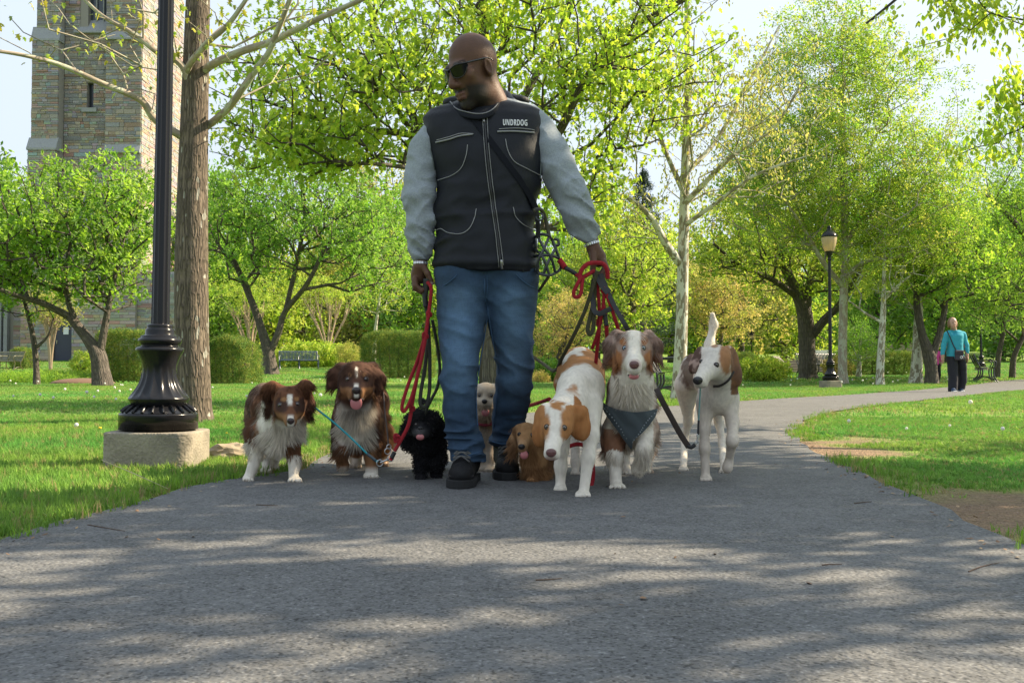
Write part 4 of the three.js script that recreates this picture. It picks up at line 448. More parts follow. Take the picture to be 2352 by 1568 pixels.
// ---------- lamp posts ----------
const IRON = new THREE.MeshPhysicalMaterial({ color: LIN(0.012, 0.012, 0.014), roughness: 0.22, specularIntensity: 0.55, side: THREE.DoubleSide });
const concreteTex = tex(512, 512, (u, v) => { const k = 0.75 * tnoise(u, v, 10, 10, 81) + 0.35 * tnoise(u, v, 120, 120, 82) - 0.1 * (tnoise(u, v, 220, 220, 83) > 0.85 ? 1 : 0), f = 0.55 + 0.75 * k; return [0.25 * f, 0.22 * f, 0.17 * f]; }), concreteRel = tex(512, 512, (u, v) => { const k = tnoise(u, v, 140, 140, 84) * 0.6 + tnoise(u, v, 40, 40, 85) * 0.4; return [k, k, k]; }, false);
const CONCRETE = new THREE.MeshPhysicalMaterial({ map: concreteTex, bumpMap: concreteRel, bumpScale: 0.004, roughness: 0.95, side: THREE.DoubleSide });
function fluted(profile, n, depth, seg = 96) { const g = lathe(profile, seg), p = g.attributes.position; for (let i = 0; i < p.count; i++) { const x = p.getX(i), z = p.getZ(i), a = Math.atan2(z, x), f = 1 - depth(p.getY(i)) * Math.pow(Math.abs(Math.sin(a * n / 2)), 0.7); p.setX(i, x * f); p.setZ(i, z * f); } g.computeVertexNormals(); return g; }
function makeLamp(label) {
  const k = 5.0 / F, g = thing('lamp_post', label, 'lamp post', null, 'black lamp posts of the park'), y = py => (1068 - py) * k;
  { const s = new THREE.Shape(), a = 0.205, b = 0.06; s.moveTo(-a + b, -a); s.lineTo(a - b, -a); s.absarc(a - b, -a + b, b, -Math.PI / 2, 0); s.lineTo(a, a - b); s.absarc(a - b, a - b, b, 0, Math.PI / 2); s.lineTo(-a + b, a); s.absarc(-a + b, a - b, b, Math.PI / 2, Math.PI); s.lineTo(-a, -a + b); s.absarc(-a + b, -a + b, b, Math.PI, Math.PI * 1.5); const e = new THREE.ExtrudeGeometry(s, { depth: y(985) + 0.14, bevelEnabled: true, bevelSize: 0.008, bevelThickness: 0.008, bevelSegments: 2, curveSegments: 8 }); e.rotateX(-Math.PI / 2); e.translate(0, -0.15, 0); part('plinth', e, CONCRETE, g, 'weathered square concrete plinth with rounded corners'); }
  const R = r => r * k;
  part('shoe', lathe([[0, y(985) + 0.006], [R(87), y(985) + 0.006], [R(87), y(949)], [R(85), y(946)], [R(82), y(945)], [0, y(945)]], 64), IRON, g);
  { const d = part('petal_ring', lathe([[R(83), y(945) + 0.001], [R(74), y(938)], [R(63), y(931)], [R(58), y(928)], [R(58), y(945) + 0.001]], 64), IRON, g); const pet = tube([V(R(82), y(943), 0), V(R(73), y(935), 0), V(R(62), y(928), 0)], [0.007, 0.009, 0.006], 6, 8); for (let i = 0; i < 22; i++) { const m = part('petal', pet, IRON, d); m.rotation.y = i / 22 * 6.283; } }
  part('base', fluted([[R(58), y(930)], [R(62), y(924)], [R(67), y(915)], [R(67), y(911)], [R(63), y(906)], [R(57), y(898)], [R(51), y(889)], [R(46), y(880)], [R(42), y(870)], [R(39.5), y(860)], [R(38), y(845)], [R(39), y(835)], [R(42), y(825)], [R(46), y(815)], [R(50), y(808)], [R(52.5), y(803)]], 16, h => 0.075 * sst(y(912), y(902), h) * sst(y(842), y(866), h)), IRON, g);
  part('collar', lathe([[R(52.5), y(804)], [R(53.5), y(800)], [R(51), y(796)], [R(42), y(794)], [R(41), y(791)], [R(46), y(787)], [R(48.5), y(781)], [R(47), y(776)], [R(42), y(774)], [R(42.5), y(770)], [R(36), y(768)], [R(33), y(766)], [R(32.5), y(757)], [R(31), y(753)], [R(28), y(752)], [R(30), y(748)], [R(29), y(744)], [R(24), y(742)], [R(19), y(741)]], 48), IRON, g);
  part('pole', fluted([[R(21), y(745)], [R(20.5), y(700)], [R(18), 2.2], [R(16), 3.15]], 12, () => 0.09, 96), IRON, g);
  part('neck', lathe([[0.034, 3.13], [0.055, 3.14], [0.055, 3.165], [0.04, 3.18], [0.05, 3.24], [0.078, 3.27], [0.082, 3.32], [0.09, 3.34], [0.09, 3.36]], 32), IRON, g);
  const lan = part('lantern_glass', lathe([[0.1, 3.355], [0.118, 3.38], [0.15, 3.47], [0.172, 3.57], [0.18, 3.66], [0.178, 3.72]], 32), new THREE.MeshPhysicalMaterial({ color: LIN(0.72, 0.56, 0.32), roughness: 0.55, transmission: 0.5, thickness: 0, side: THREE.DoubleSide }), g, 'amber tapering lantern glass');
  for (let i = 0; i < 8; i++) { const a = i / 8 * 6.283, c = Math.cos(a), s = Math.sin(a); part('rib', tube([V(0.119 * c, 3.38, 0.119 * s), V(0.153 * c, 3.475, 0.153 * s), V(0.175 * c, 3.575, 0.175 * s), V(0.182 * c, 3.69, 0.182 * s)], 0.004, 5, 6), mat(0.42, 0.33, 0.19, 0.5), lan); }
  const cap = part('cap', lathe([[0.18, 3.7], [0.192, 3.71], [0.192, 3.735], [0.18, 3.76], [0.15, 3.8], [0.1, 3.85], [0.06, 3.875], [0.05, 3.89], [0.058, 3.9], [0.05, 3.92], [0.035, 3.93]], 32), IRON, g);
  part('finial', lathe([[0.035, 3.925], [0.05, 3.94], [0.045, 3.96], [0.022, 3.985], [0.0, 3.995]], 20), IRON, cap);
  return g;
}
{ const lamp = makeLamp('black fluted lamp post on concrete plinth beside the sycamore'); lamp.position.copy(onGround(364, 5.0)); lamp.position.y = -0.005; lamp.rotation.z = -0.008; lamp.rotation.y = 0.03;
  for (const [px, d, l, t] of [[1908, 24.4, 'black lamp post with amber lantern on the lawn by the curving path', 0.3], [2255, 44, 'black lamp post with amber lantern behind the small bench', 0.1], [1727, 75, 'small far-off lamp post beyond the low hedge', 0]]) { const c = lamp.clone(); scene.add(c); c.name = numbered('lamp_post'); c.userData = { ...lamp.userData, label: l }; c.position.copy(onGround(px, d)); c.rotation.set(0, t, 0); } }
// ---------- benches ----------
function makeBench(col) {
  const g = new THREE.Group(), steel = new THREE.MeshPhysicalMaterial({ color: LIN(...col), roughness: 0.32, clearcoat: 0.5, side: THREE.DoubleSide }), L = 1.75;
  const prof = [[0.24, 0.40], [0.25, 0.435], [0.2, 0.455], [0.05, 0.44], [-0.12, 0.425], [-0.19, 0.45], [-0.24, 0.6], [-0.29, 0.78], [-0.33, 0.86], [-0.37, 0.86]];
  const strap = (() => { const c = new THREE.CatmullRomCurve3(prof.map(p => V(0, p[1], p[0])), false, 'centripetal').getPoints(14), pos = [], idx = [], w = 0.019; c.forEach((p, i) => { const q = c[Math.min(i + 1, c.length - 1)], m = c[Math.max(0, i - 1)], t = V().subVectors(q, m).normalize(), n = V(0, -t.z, t.y).multiplyScalar(0.004); for (const [sx, sn] of [[-1, 1], [1, 1], [1, -1], [-1, -1]]) pos.push(sx * w, p.y + n.y * sn, p.z + n.z * sn); }); for (let i = 0; i < c.length - 1; i++) for (let k = 0; k < 4; k++) { const a = i * 4 + k, b = i * 4 + (k + 1) % 4; idx.push(a, b, a + 4, b, b + 4, a + 4); } return geom(pos, idx); })();
  for (let i = 0; i < 27; i++) { const m = part('slat', strap, steel, g); m.position.x = lerp(-L / 2 + 0.04, L / 2 - 0.04, i / 26); }
  for (const x of [-L / 2, 0, L / 2]) {
    part('armrest', tube([V(x, 0.44, 0.22), V(x, 0.58, 0.27), V(x, 0.66, 0.2), V(x, 0.665, 0), V(x, 0.67, -0.22)], 0.017, 8, 16), steel, g);
    part('leg', tube([V(x, 0, 0.32), V(x, 0.03, 0.28), V(x, 0.2, 0.2), V(x, 0.42, 0.2)], [0.02, 0.022, 0.022, 0.022], 8, 12), steel, g); part('leg', tube([V(x, 0, -0.34), V(x, 0.04, -0.28), V(x, 0.22, -0.12), V(x, 0.43, -0.12)], [0.02, 0.022, 0.022, 0.022], 8, 12), steel, g);
    part('brace', tube([V(x, 0.05, 0.27), V(x, 0.15, 0.1), V(x, 0.17, -0.06), V(x, 0.06, -0.26)], 0.013, 6, 10), steel, g);
    part('back_support', tube([V(x, 0.42, -0.16), V(x, 0.64, -0.27), V(x, 0.86, -0.36)], 0.018, 8, 8), steel, g);
  }
  for (const [y, z] of [[0.43, 0.2], [0.415, -0.1], [0.85, -0.365]]) part('rail', tube([V(-L / 2, y - 0.012, z), V(L / 2, y - 0.012, z)], 0.014, 8, 2), steel, g);
  return g;
}
{ const black = makeBench([0.014, 0.015, 0.02]), blue = makeBench([0.03, 0.045, 0.1]);
  const set = (o, px, d, turn, label) => { put(o, 'park_bench', label, 'bench', 'slatted metal park benches'); o.position.copy(onGround(px, d)); o.position.y -= 0.004; o.rotation.y = turn; };
  set(black, 1533, 17.2, 1.36, 'black slatted metal bench at the foot of the white plane tree');
  set(black.clone(), 2262, 31, 1.2, 'black slatted metal bench by the path beyond the walking woman');
  set(black.clone(), 1885, 38, 0.25, 'black slatted bench half hidden by the old oak trunk');
  set(blue, 686, 46, 0.32, 'blue slatted metal bench on the lawn before the shrubs');
  const y = makeBench([0.09, 0.085, 0.03]); set(y, 8, 44, -0.4, 'dull slatted bench in front of the church nave'); }
{ const g = thing('stone_bench', 'plain stone slab bench beside the crape myrtle', 'bench', onGround(585, 47)); part('slab', rbox(1.1, 0.1, 0.4, 0.02, 0, 0.45, 0), CONCRETE, g); for (const x of [-0.38, 0.38]) part('support', rbox(0.16, 0.41, 0.32, 0.02, x, 0.2, 0), CONCRETE, g);
  const f = thing('flower_clump', 'small clump of pink flowers beside the stone bench', 'flowers', onGround(567, 46.2)), r = rng(9), L = []; for (let i = 0; i < 60; i++) L.push({ m: new THREE.Matrix4().compose(V((r() - 0.5) * 0.5, 0.05 + 0.22 * r(), (r() - 0.5) * 0.4), new THREE.Quaternion().setFromEuler(new THREE.Euler(r() * 6, r() * 6, 0)), V(0.1, 0.1, 0.1)), c: LIN(0.7, 0.12, 0.4) }); scatter('blossoms', CLUMP.tiny[1], leafMat(), L, f, 'stuff'); part('stems', merge([0, 1, 2, 3].map(i => tube([V(i * 0.08 - 0.12, -0.02, 0), V(i * 0.1 - 0.15, 0.2, 0.02)], 0.008, 4, 2))), mat(0.1, 0.2, 0.03), f); }
// ---------- garden steps, walls, brick building, sign ----------
{ const b = onGround(1855, 41), g = thing('garden_steps', 'stone garden steps with sloping cheek walls behind the oak', 'steps', b), S = 41 / F; for (let i = 0; i < 5; i++) part('step', rbox(1.5, 0.15, 0.42, 0.015, 0, 0.03 + i * 0.11, -i * 0.32), CONCRETE, g); for (const s of [-1, 1]) { const sh = new THREE.Shape([new THREE.Vector2(0.35, -0.1), new THREE.Vector2(0.35, 0.15), new THREE.Vector2(-1.5, 0.72), new THREE.Vector2(-1.8, 0.72), new THREE.Vector2(-1.8, -0.1)]), e = new THREE.ExtrudeGeometry(sh, { depth: 0.26, bevelEnabled: true, bevelSize: 0.012, bevelThickness: 0.012, bevelSegments: 1 }); e.rotateY(-Math.PI / 2); e.translate(s * 0.9 + 0.13, 0, 0); part('cheek_wall', e, CONCRETE, g); }
  const w = thing('white_bench', 'white boarded garden seat above the steps', 'bench', onGround(1878, 45)); for (let i = 0; i < 3; i++) part('board', rbox(1.3, 0.17, 0.04, 0.008, 0, 0.47 + i * 0.18, -0.2), mat(0.62, 0.6, 0.55), w); part('seat', rbox(1.3, 0.05, 0.42, 0.01, 0, 0.38, 0), mat(0.62, 0.6, 0.55), w); for (const x of [-0.55, 0.55]) part('leg', rbox(0.08, 0.37, 0.36, 0.01, x, 0.17, 0), mat(0.62, 0.6, 0.55), w); }
{ const d = 120, b = onGround(2060, d), g = thing('brick_building', 'red brick building with white windows and striped awnings beyond the park', 'building', b), X = px => at(px, HORIZON, d).x - b.x; const brick = new THREE.MeshPhysicalMaterial({ map: tex(256, 256, (u, v) => { const k = 0.8 + 0.4 * tnoise(u, v, 60, 30, 91); return [0.36 * k, 0.1 * k, 0.06 * k]; }), roughness: 0.9, side: THREE.DoubleSide }), white = mat(0.6, 0.6, 0.58), glass = mat(0.06, 0.09, 0.13, 0.12), stripe = [mat(0.55, 0.08, 0.07), white];
  const x0 = X(1930), x1 = X(2260); part('wall', box(x1 - x0, 11, 6, (x0 + x1) / 2, 5.4, -3), brick, g); part('cornice', box(x1 - x0 + 0.4, 0.5, 6.5, (x0 + x1) / 2, 11.1, -3), white, g); part('plinth', box(x1 - x0 + 0.1, 0.8, 6.1, (x0 + x1) / 2, 0.3, -2.97), CONCRETE, g);
  for (let s = 0; s < 3; s++) for (let i = 0; i < 9; i++) { const x = x0 + 1 + i * (x1 - x0 - 2) / 8, y = 2.2 + s * 3.4; const w = part('window', box(1.25, 2, 0.12, x, y, 0.02), white, g); for (const [dx, dy] of [[-0.29, 0.48], [0.29, 0.48], [-0.29, -0.48], [0.29, -0.48]]) part('pane', box(0.48, 0.84, 0.06, x + dx, y + dy, 0.07), glass, w); if (s === 0 && i % 2 === 1) for (let k = 0; k < 8; k++) { const a = part('awning_stripe', box(0.2, 0.04, 1.1, x - 0.7 + k * 0.2, y + 1.2, 0.5), stripe[k % 2], g); a.rotation.x = 0; } }
  const s = thing('warning_sign', 'yellow diamond pedestrian crossing sign on a post by the street', 'sign', onGround(2072, 108)), yel = mat(0.75, 0.4, 0.02, 0.5), blk = mat(0.015, 0.015, 0.015, 0.6); part('post', tube([V(0, -0.05, -0.03), V(0, 2.45, -0.03)], 0.03, 8, 2), mat(0.3, 0.3, 0.3, 0.4, { metalness: 0.6 }), s); const pl = part('plate', rbox(0.62, 0.62, 0.02, 0.008), yel, s); pl.rotation.z = Math.PI / 4; pl.position.y = 2.05; part('walker', merge([new THREE.CircleGeometry(0.045, 12).translate(0.01, 2.25, 0.014), tube([V(0, 2.19, 0.012), V(0, 2.02, 0.012)], 0.04, 6, 2), tube([V(0, 2.03, 0.012), V(0.08, 1.82, 0.012)], 0.022, 6, 2), tube([V(0, 2.03, 0.012), V(-0.08, 1.84, 0.012)], 0.022, 6, 2), tube([V(0, 2.16, 0.012), V(0.11, 2.06, 0.012)], 0.018, 6, 2), tube([V(0, 2.16, 0.012), V(-0.1, 2.05, 0.012)], 0.018, 6, 2)]), blk, s);
  const w = thing('garden_wall', 'grey stone ramp wall in front of the brick building', 'wall', onGround(2067, 90)); part('wall', rbox(2.6, 0.9, 0.5, 0.03, 0, 0.35, 0), CONCRETE, w); part('coping', rbox(2.8, 0.14, 0.62, 0.02, 0, 0.86, 0), CONCRETE, w);
  const h = thing('pale_house', 'pale house with grey roof glimpsed through the tree crowns', 'house', onGround(1700, 130)); part('wall', box(12, 9, 8, 0, 4.4, -4), mat(0.45, 0.44, 0.47), h); const rf = new THREE.ExtrudeGeometry(new THREE.Shape([new THREE.Vector2(-6.6, 0), new THREE.Vector2(6.6, 0), new THREE.Vector2(0, 4)]), { depth: 9, bevelEnabled: false }); rf.translate(0, 8.9, -8.5); part('roof', rf, mat(0.2, 0.2, 0.24), h); for (let i = 0; i < 4; i++) for (let j = 0; j < 2; j++) part('window', box(1, 1.6, 0.1, -4.2 + i * 2.8, 2.6 + j * 3.4, 0.02), mat(0.05, 0.07, 0.1, 0.15), h); }
// ---------- dandelions, twigs, rocks ----------
{ const mk = (white) => { const g = new THREE.Group(); part('stalk', tube([V(0, -0.01, 0), V(0.01, 0.09, 0), V(0.005, 0.15, 0.01)], 0.0025, 5, 4), mat(0.2, 0.3, 0.06), g); part('head', white ? new THREE.IcosahedronGeometry(0.022, 2).translate(0.005, 0.165, 0.01) : new THREE.SphereGeometry(0.018, 10, 6).scale(1, 0.5, 1).translate(0.005, 0.155, 0.01), white ? mat(0.75, 0.74, 0.7, 1, { transmission: 0.3, thickness: 0 }) : mat(0.8, 0.55, 0.02, 0.8), g); return g; };
  const w = mk(true), y = mk(false), r = rng(61); let nw = 0, ny = 0;
  const add = (white, px, py) => { const d = EYE * F / (py - HORIZON), p = onGround(px, d); if (inPath(p.x, p.z)) return; const src = white ? w : y, o = (white ? nw++ : ny++) ? src.clone() : src; put(o, white ? 'dandelion_clock' : 'dandelion', white ? 'white dandelion seed head standing in the lawn' : 'yellow dandelion flower in the grass near the path', 'dandelion', white ? 'dandelion clocks in the lawn' : 'yellow dandelions'); o.position.copy(p); const s = (p.z > -9 ? 0.5 : 0.8) * (0.8 + 0.5 * r()); o.scale.set(s, s, s); o.rotation.y = r() * 6; };
  for (let i = 0; i < 22; i++) add(true, 20 + 330 * r(), 884 + 60 * r()); for (let i = 0; i < 20; i++) add(true, 485 + 500 * r(), 880 + 60 * r()); for (let i = 0; i < 22; i++) add(true, 1700 + 500 * r(), 876 + 24 * r()); for (const [x, y2] of [[340, 1060], [570, 980], [175, 1010], [2080, 1010], [2180, 1000], [2230, 960], [1950, 1000], [2300, 1020]]) add(true, x, y2);
  for (const [x, y2] of [[297, 1020], [230, 1015], [870, 1030], [905, 1030], [520, 1015], [260, 1030], [560, 1012]]) add(false, x, y2); }
{ const bark = mat(0.1, 0.065, 0.045, 0.9), r = rng(15), tw = [[205, 1215, 290, 1230], [590, 1168, 640, 1170], [1230, 1345, 1290, 1341], [1960, 1165, 2000, 1161], [1885, 1310, 1930, 1308], [2220, 1325, 2290, 1304]];
  for (const [a, b, c, d] of tw) { const p = onGround(a, EYE * F / (b - HORIZON)), q = onGround(c, EYE * F / (d - HORIZON)), m = p.clone().lerp(q, 0.5).add(V(0.02 * (r() - 0.5), 0, 0.03 * (r() - 0.5))); for (const v of [p, q, m]) v.y = hgt(v.x, v.z) + 0.016; put(new THREE.Mesh(tube([p, m, q], [0.0015, 0.0014, 0.0008], 6, 8), bark), 'twig', 'thin dry twig lying on the asphalt path', 'twig', 'twigs on the path'); }
  { const p = onGround(80, 3.6), st = put(new THREE.Mesh(tube([at(232, 1098, 4.3).setY(0.09), at(290, 1120, 4.15).setY(0.06), at(385, 1140, 3.85).setY(0.02)], [0.0012, 0.0018, 0.0018], 5, 8), mat(0.42, 0.36, 0.22)), 'straw', 'pale dry stalk lying across the grass beside the lamp', 'straw'); }
  const L = []; for (let i = 0; i < 2600; i++) { const E = r() < 0.5 ? EL : ER, e = E[Math.floor(8 + r() * 150)], x = e.x + (r() - 0.5) * 0.28, z = e.z + (r() - 0.5) * 0.28; if (r() < 0.16) { L.push([x + (r() - 0.5) * 2.4, z]); } else L.push([x, z]); }
  const lit = scatter('leaf_litter', LEAF.ovate, mat(1, 1, 1, 0.9), L.map(([x, z]) => ({ m: new THREE.Matrix4().compose(V(x, hgt(x, z) + 0.019, z), new THREE.Quaternion().setFromEuler(new THREE.Euler(-1.57 + (r() - 0.5) * 0.5, r() * 6.28, (r() - 0.5) * 0.5, 'YXZ')), V(1, 1, 1).multiplyScalar(0.01 + 0.018 * r())), c: [LIN(0.22, 0.13, 0.07), LIN(0.32, 0.22, 0.12), LIN(0.12, 0.07, 0.04)][Math.floor(r() * 3)] })), null, 'stuff'); lit.userData.label = 'dry brown leaf fragments along the path edges'; lit.userData.category = 'leaf litter';
  const rk = new THREE.IcosahedronGeometry(0.09, 4), pp = rk.attributes.position; for (let i = 0; i < pp.count; i++) { const x = pp.getX(i), y = pp.getY(i), z = pp.getZ(i), k = 0.5 + 1.1 * fbm(x * 22, y * 22, z * 22, 4); pp.setXYZ(i, x * k * 1.2, y * k * 0.6, z * k); } rk.computeVertexNormals(); const rock = put(new THREE.Mesh(rk, mat(0.3, 0.24, 0.16, 0.95)), 'rock', 'rough brown rock in the grass beside the lamp plinth', 'rock'); rock.position.copy(onGround(528, 5.35)); rock.position.y += 0.03; }
// ---------- figures ----------
const fig = d0 => ({ d0, P: (px, py, dz = 0) => at(px, py, d0 + dz), R: r => r * d0 / F, rows: a => a.map(([py, xl, xr, dz, hd]) => { const D = d0 + dz, p = at((xl + xr) / 2, py, D); return [p.y, p.x, p.z, (xr - xl) / 2 * D / F, hd * d0 / F]; }), X: x => x / d0 * F + CX, Y: y => HORIZON - (y - EYE) / d0 * F, Z: z => -z - d0, gy: dz => HORIZON + EYE * F / (d0 + dz) });
const cloth = (r, g, b, o = {}) => new THREE.MeshPhysicalMaterial({ color: LIN(r, g, b), roughness: 0.85, sheen: 0.3, sheenRoughness: 0.5, side: THREE.DoubleSide, ...o });
const weave = tex(256, 256, (u, v) => { const k = 0.5 + 0.25 * Math.sin(u * 256 * 1.57) * 1 + 0.25 * Math.sin(v * 256 * 1.57) + 0.3 * (tnoise(u, v, 90, 90, 201) - 0.5); return [k, k, k]; }, false, 8);
const denimTex = tex(512, 512, (u, v) => { const a = tnoise(u, v, 256, 16, 202), b = tnoise(u, v, 16, 256, 203), c = tnoise(u, v, 12, 12, 204), k = 0.62 + 0.3 * a + 0.3 * b + 0.2 * (c - 0.5); return [k, k, k]; }, true, 5);
const heather = tex(512, 512, (u, v) => { const k = 0.72 + 0.38 * tnoise(u, v, 200, 200, 205) * (0.6 + 0.8 * tnoise(u, v, 60, 60, 206)); return [k, k, k]; }, true, 3);
const chain = (B, pts, k) => { for (let i = 0; i < pts.length - 1; i++) B.cap(pts[i][0], pts[i][1], pts[i + 1][0], pts[i + 1][1], k); };
const local = (g, o) => g.translate(-o.x, -o.y, -o.z);
let MAN;
{
  const f = fig(4.05), { P, R } = f, base = onGround(1110, 4.05), M = thing('person', 'person in black vest and blue jeans walking the dogs, head turned aside', 'person', base), k = s => s.map(([x, y, r, dz = 0]) => [P(x, y, dz), R(r)]);
  // --- head, in its own frame: face along +z ---
  const H = new Body(0.018), a = (x, y, z) => V(x, y, z);
  H.ell(a(0, 0.04, -0.02), 0.077, 0.092, 0.097).ell(a(0, -0.03, 0.03), 0.064, 0.088, 0.064).ell(a(0, -0.082, 0.028), 0.056, 0.044, 0.06).ell(a(0, -0.112, 0.072), 0.028, 0.02, 0.022, 0.02).cap(a(-0.036, 0.028, 0.078), 0.014, a(0.036, 0.028, 0.078), 0.014, 0.016);
  H.cap(a(0, 0.022, 0.09), 0.008, a(0, -0.03, 0.112), 0.015, 0.01).ell(a(0.014, -0.035, 0.1), 0.01, 0.009, 0.012, 0.008).ell(a(-0.014, -0.035, 0.1), 0.01, 0.009, 0.012, 0.008).ell(a(0, -0.066, 0.091), 0.026, 0.007, 0.012, 0.006).ell(a(0, -0.079, 0.089), 0.023, 0.008, 0.012, 0.006);
  for (const s of [-1, 1]) H.ell(a(s * 0.044, -0.012, 0.062), 0.024, 0.02, 0.022, 0.02).ell(a(s * 0.033, 0.008, 0.094), 0.017, 0.011, 0.014, 0.012, null, 1).ell(a(s * 0.079, -0.004, -0.012), 0.01, 0.034, 0.021, 0.006, [0, s * 0.35, 0]).ell(a(s * 0.086, -0.002, -0.006), 0.006, 0.02, 0.011, 0.006, [0, s * 0.35, 0], 1).cap(a(s * 0.03, 0.006, 0.074), 0.011, a(s * 0.034, 0.006, 0.074), 0.011, 0.004);
  H.cap(a(0, -0.06, -0.03), 0.062, a(0, -0.2, -0.05), 0.07, 0.03);
  const HM = new THREE.Matrix4().compose(P(1085, 164, -0.07), new THREE.Quaternion().setFromEuler(new THREE.Euler(0.36, -0.86, 0.03, 'YXZ')), V(1.09, 1.14, 1.09));
  const skin = [0.108, 0.054, 0.033], beard = [0.016, 0.012, 0.01], lip = [0.13, 0.062, 0.048];
  const headG = H.mesh(0.004, (x, y, z) => { const n = fbm(x * 60, y * 60, z * 60, 3), v = 0.86 + 0.28 * n; let b = 0; if (z > -0.03) { const side = sst(-0.025, 0.03, z), jaw = side * sst(-0.042, -0.062, y + 0.25 * (0.06 - z) - Math.abs(x) * 0.12) * sst(0.026, 0.04, Math.abs(x) + (y < -0.085 ? 0.012 : 0) + sst(-0.075, -0.09, y) * 0.02), chin = sst(-0.084, -0.094, y) * sst(0.0, 0.03, z), mo = sst(-0.046, -0.052, y) * sst(-0.064, -0.058, y) * sst(0.04, 0.03, Math.abs(x)) * sst(0.06, 0.08, z); b = clamp(Math.max(jaw * 0.9, chin * 0.85, mo * 0.85) * (0.95 + 0.3 * n)); } if (z > 0.08 && y < -0.059 && y > -0.086 && Math.abs(x) < 0.026) b *= 0.15; const l = z > 0.086 && y < -0.06 && y > -0.088 && Math.abs(x) < 0.024 ? 1 : 0; let c = skin.map((q, i) => q * v); if (l) c = lip.slice(); const stub = y > 0.06 ? 0.9 : 1; if (Math.abs(y - 0.034) < 0.007 && z > 0.06 && Math.abs(x) > 0.012 && Math.abs(x) < 0.05) b = 0.8; return c.map((q, i) => lerp(q * stub, beard[i], b)); }, (x, y, z) => y > -0.19);
  headG.applyMatrix4(HM);
  // --- hands ---
  const hands = new Body(0.006), ch = pts => chain(hands, k(pts), 0.004);
  ch([[966, 590, 15], [965, 612, 16], [962, 634, 17, 0.02]]); hands.ell(P(961, 628, 0.03), R(15), R(22), 0.036, 0.02);
  ch([[953, 640, 6.6, -0.012], [954, 656, 6.2, -0.02], [968, 667, 5.8, -0.018], [981, 660, 5.4, -0.008]]); ch([[951, 642, 6.6, 0.012], [953, 662, 6.2, 0.006], [969, 671, 5.8, 0.004], [982, 663, 5.4, 0.01]]); ch([[952, 642, 6.4, 0.035], [956, 662, 6, 0.03], [970, 670, 5.6, 0.028], [982, 663, 5.2, 0.03]]); ch([[955, 640, 5.8, 0.056], [960, 656, 5.4, 0.052], [972, 663, 5, 0.05], [981, 657, 4.8, 0.048]]); ch([[971, 610, 8, -0.012], [982, 628, 7.2, -0.024], [991, 650, 6, -0.022]]);
  ch([[1358, 545, 15], [1363, 570, 16], [1373, 592, 17, 0.01]]); hands.ell(P(1374, 592, 0.025), R(17), R(21), 0.034, 0.02);
  ch([[1386, 600, 6.8, -0.01], [1393, 616, 6.4, -0.02], [1382, 631, 6, -0.022], [1366, 634, 5.4, -0.01]]); ch([[1388, 602, 6.8, 0.014], [1395, 620, 6.4, 0.006], [1384, 634, 6, 0.004], [1368, 636, 5.4, 0.01]]); ch([[1386, 602, 6.6, 0.037], [1393, 620, 6.2, 0.03], [1383, 633, 5.8, 0.028], [1368, 634, 5.2, 0.03]]); ch([[1382, 600, 6, 0.057], [1389, 615, 5.6, 0.052], [1380, 628, 5.2, 0.05], [1367, 629, 4.8, 0.048]]); ch([[1362, 576, 8.4, -0.016], [1364, 602, 7.6, -0.03], [1361, 624, 6.6, -0.028]]);
  const nails = [P(991, 652, -0.022), P(1360, 624, -0.028)];
  const handG = hands.mesh(0.0034, (x, y, z) => { const p = V(x, y, z), nail = nails.some(q => q.distanceTo(p) < 0.0125 && z > q.z + 0.003), v = 0.85 + 0.3 * fbm(x * 70, y * 70, z * 70, 2); return nail ? [0.36, 0.25, 0.2] : skin.map((q, i) => q * v); });
  // --- the body under the clothes joins head and hands ---
  const U = new Body(0.03); chain(U, k([[1100, 262, 26, 0.0], [1110, 310, 44, 0.03], [1112, 420, 54, 0.03], [1116, 590, 54, 0.03]])); chain(U, k([[1110, 310, 34, 0.03], [1004, 306, 16, 0.02], [965, 440, 15], [966, 596, 11]])); chain(U, k([[1110, 310, 34, 0.03], [1230, 304, 16, 0.02], [1302, 438, 16], [1358, 552, 11]])); chain(U, k([[1076, 620, 30, 0.03], [1060, 820, 20], [1070, 1050, 15, 0.05], [1070, 1095, 12, 0.05]])); chain(U, k([[1168, 620, 30, 0.03], [1180, 820, 20, 0.1], [1166, 1000, 15, 0.31], [1163, 1076, 12, 0.32]]));
  const bodyG = U.mesh(0.016, () => skin);
  const all = mergeGeometries([headG, handG, bodyG].map(g => { const q = g.toNonIndexed(); return q; })); local(all, base);
  part('body', all, new THREE.MeshPhysicalMaterial({ vertexColors: true, roughness: 0.5, specularIntensity: 0.5, bumpMap: heather, bumpScale: 0.0015, side: THREE.DoubleSide }), M);
  // --- sunglasses ---
  { const sg = new THREE.Group(); sg.name = 'sunglasses'; M.add(sg); const fr = mat(0.012, 0.012, 0.012, 0.25), W = pts => pts.map(p => V(...p).applyMatrix4(HM).sub(base));
    part('frame', merge([tube(W([[-0.07, 0.026, 0.074], [-0.036, 0.03, 0.101], [0, 0.022, 0.109], [0.036, 0.03, 0.101], [0.07, 0.026, 0.074]]), 0.0032, 6, 24), ...[-1, 1].map(s => tube(W([[s * 0.07, 0.026, 0.074], [s * 0.079, 0.026, 0.03], [s * 0.083, 0.024, -0.02], [s * 0.084, 0.012, -0.04]]), [0.004, 0.0036, 0.003, 0.002], 6, 14)), ...[-1, 1].map(s => tube(W([[s * 0.008, 0.02, 0.108], [s * 0.012, -0.004, 0.108], [s * 0.03, -0.014, 0.104], [s * 0.055, -0.01, 0.09], [s * 0.068, 0.012, 0.077]]), 0.0018, 5, 14))]), fr, sg);
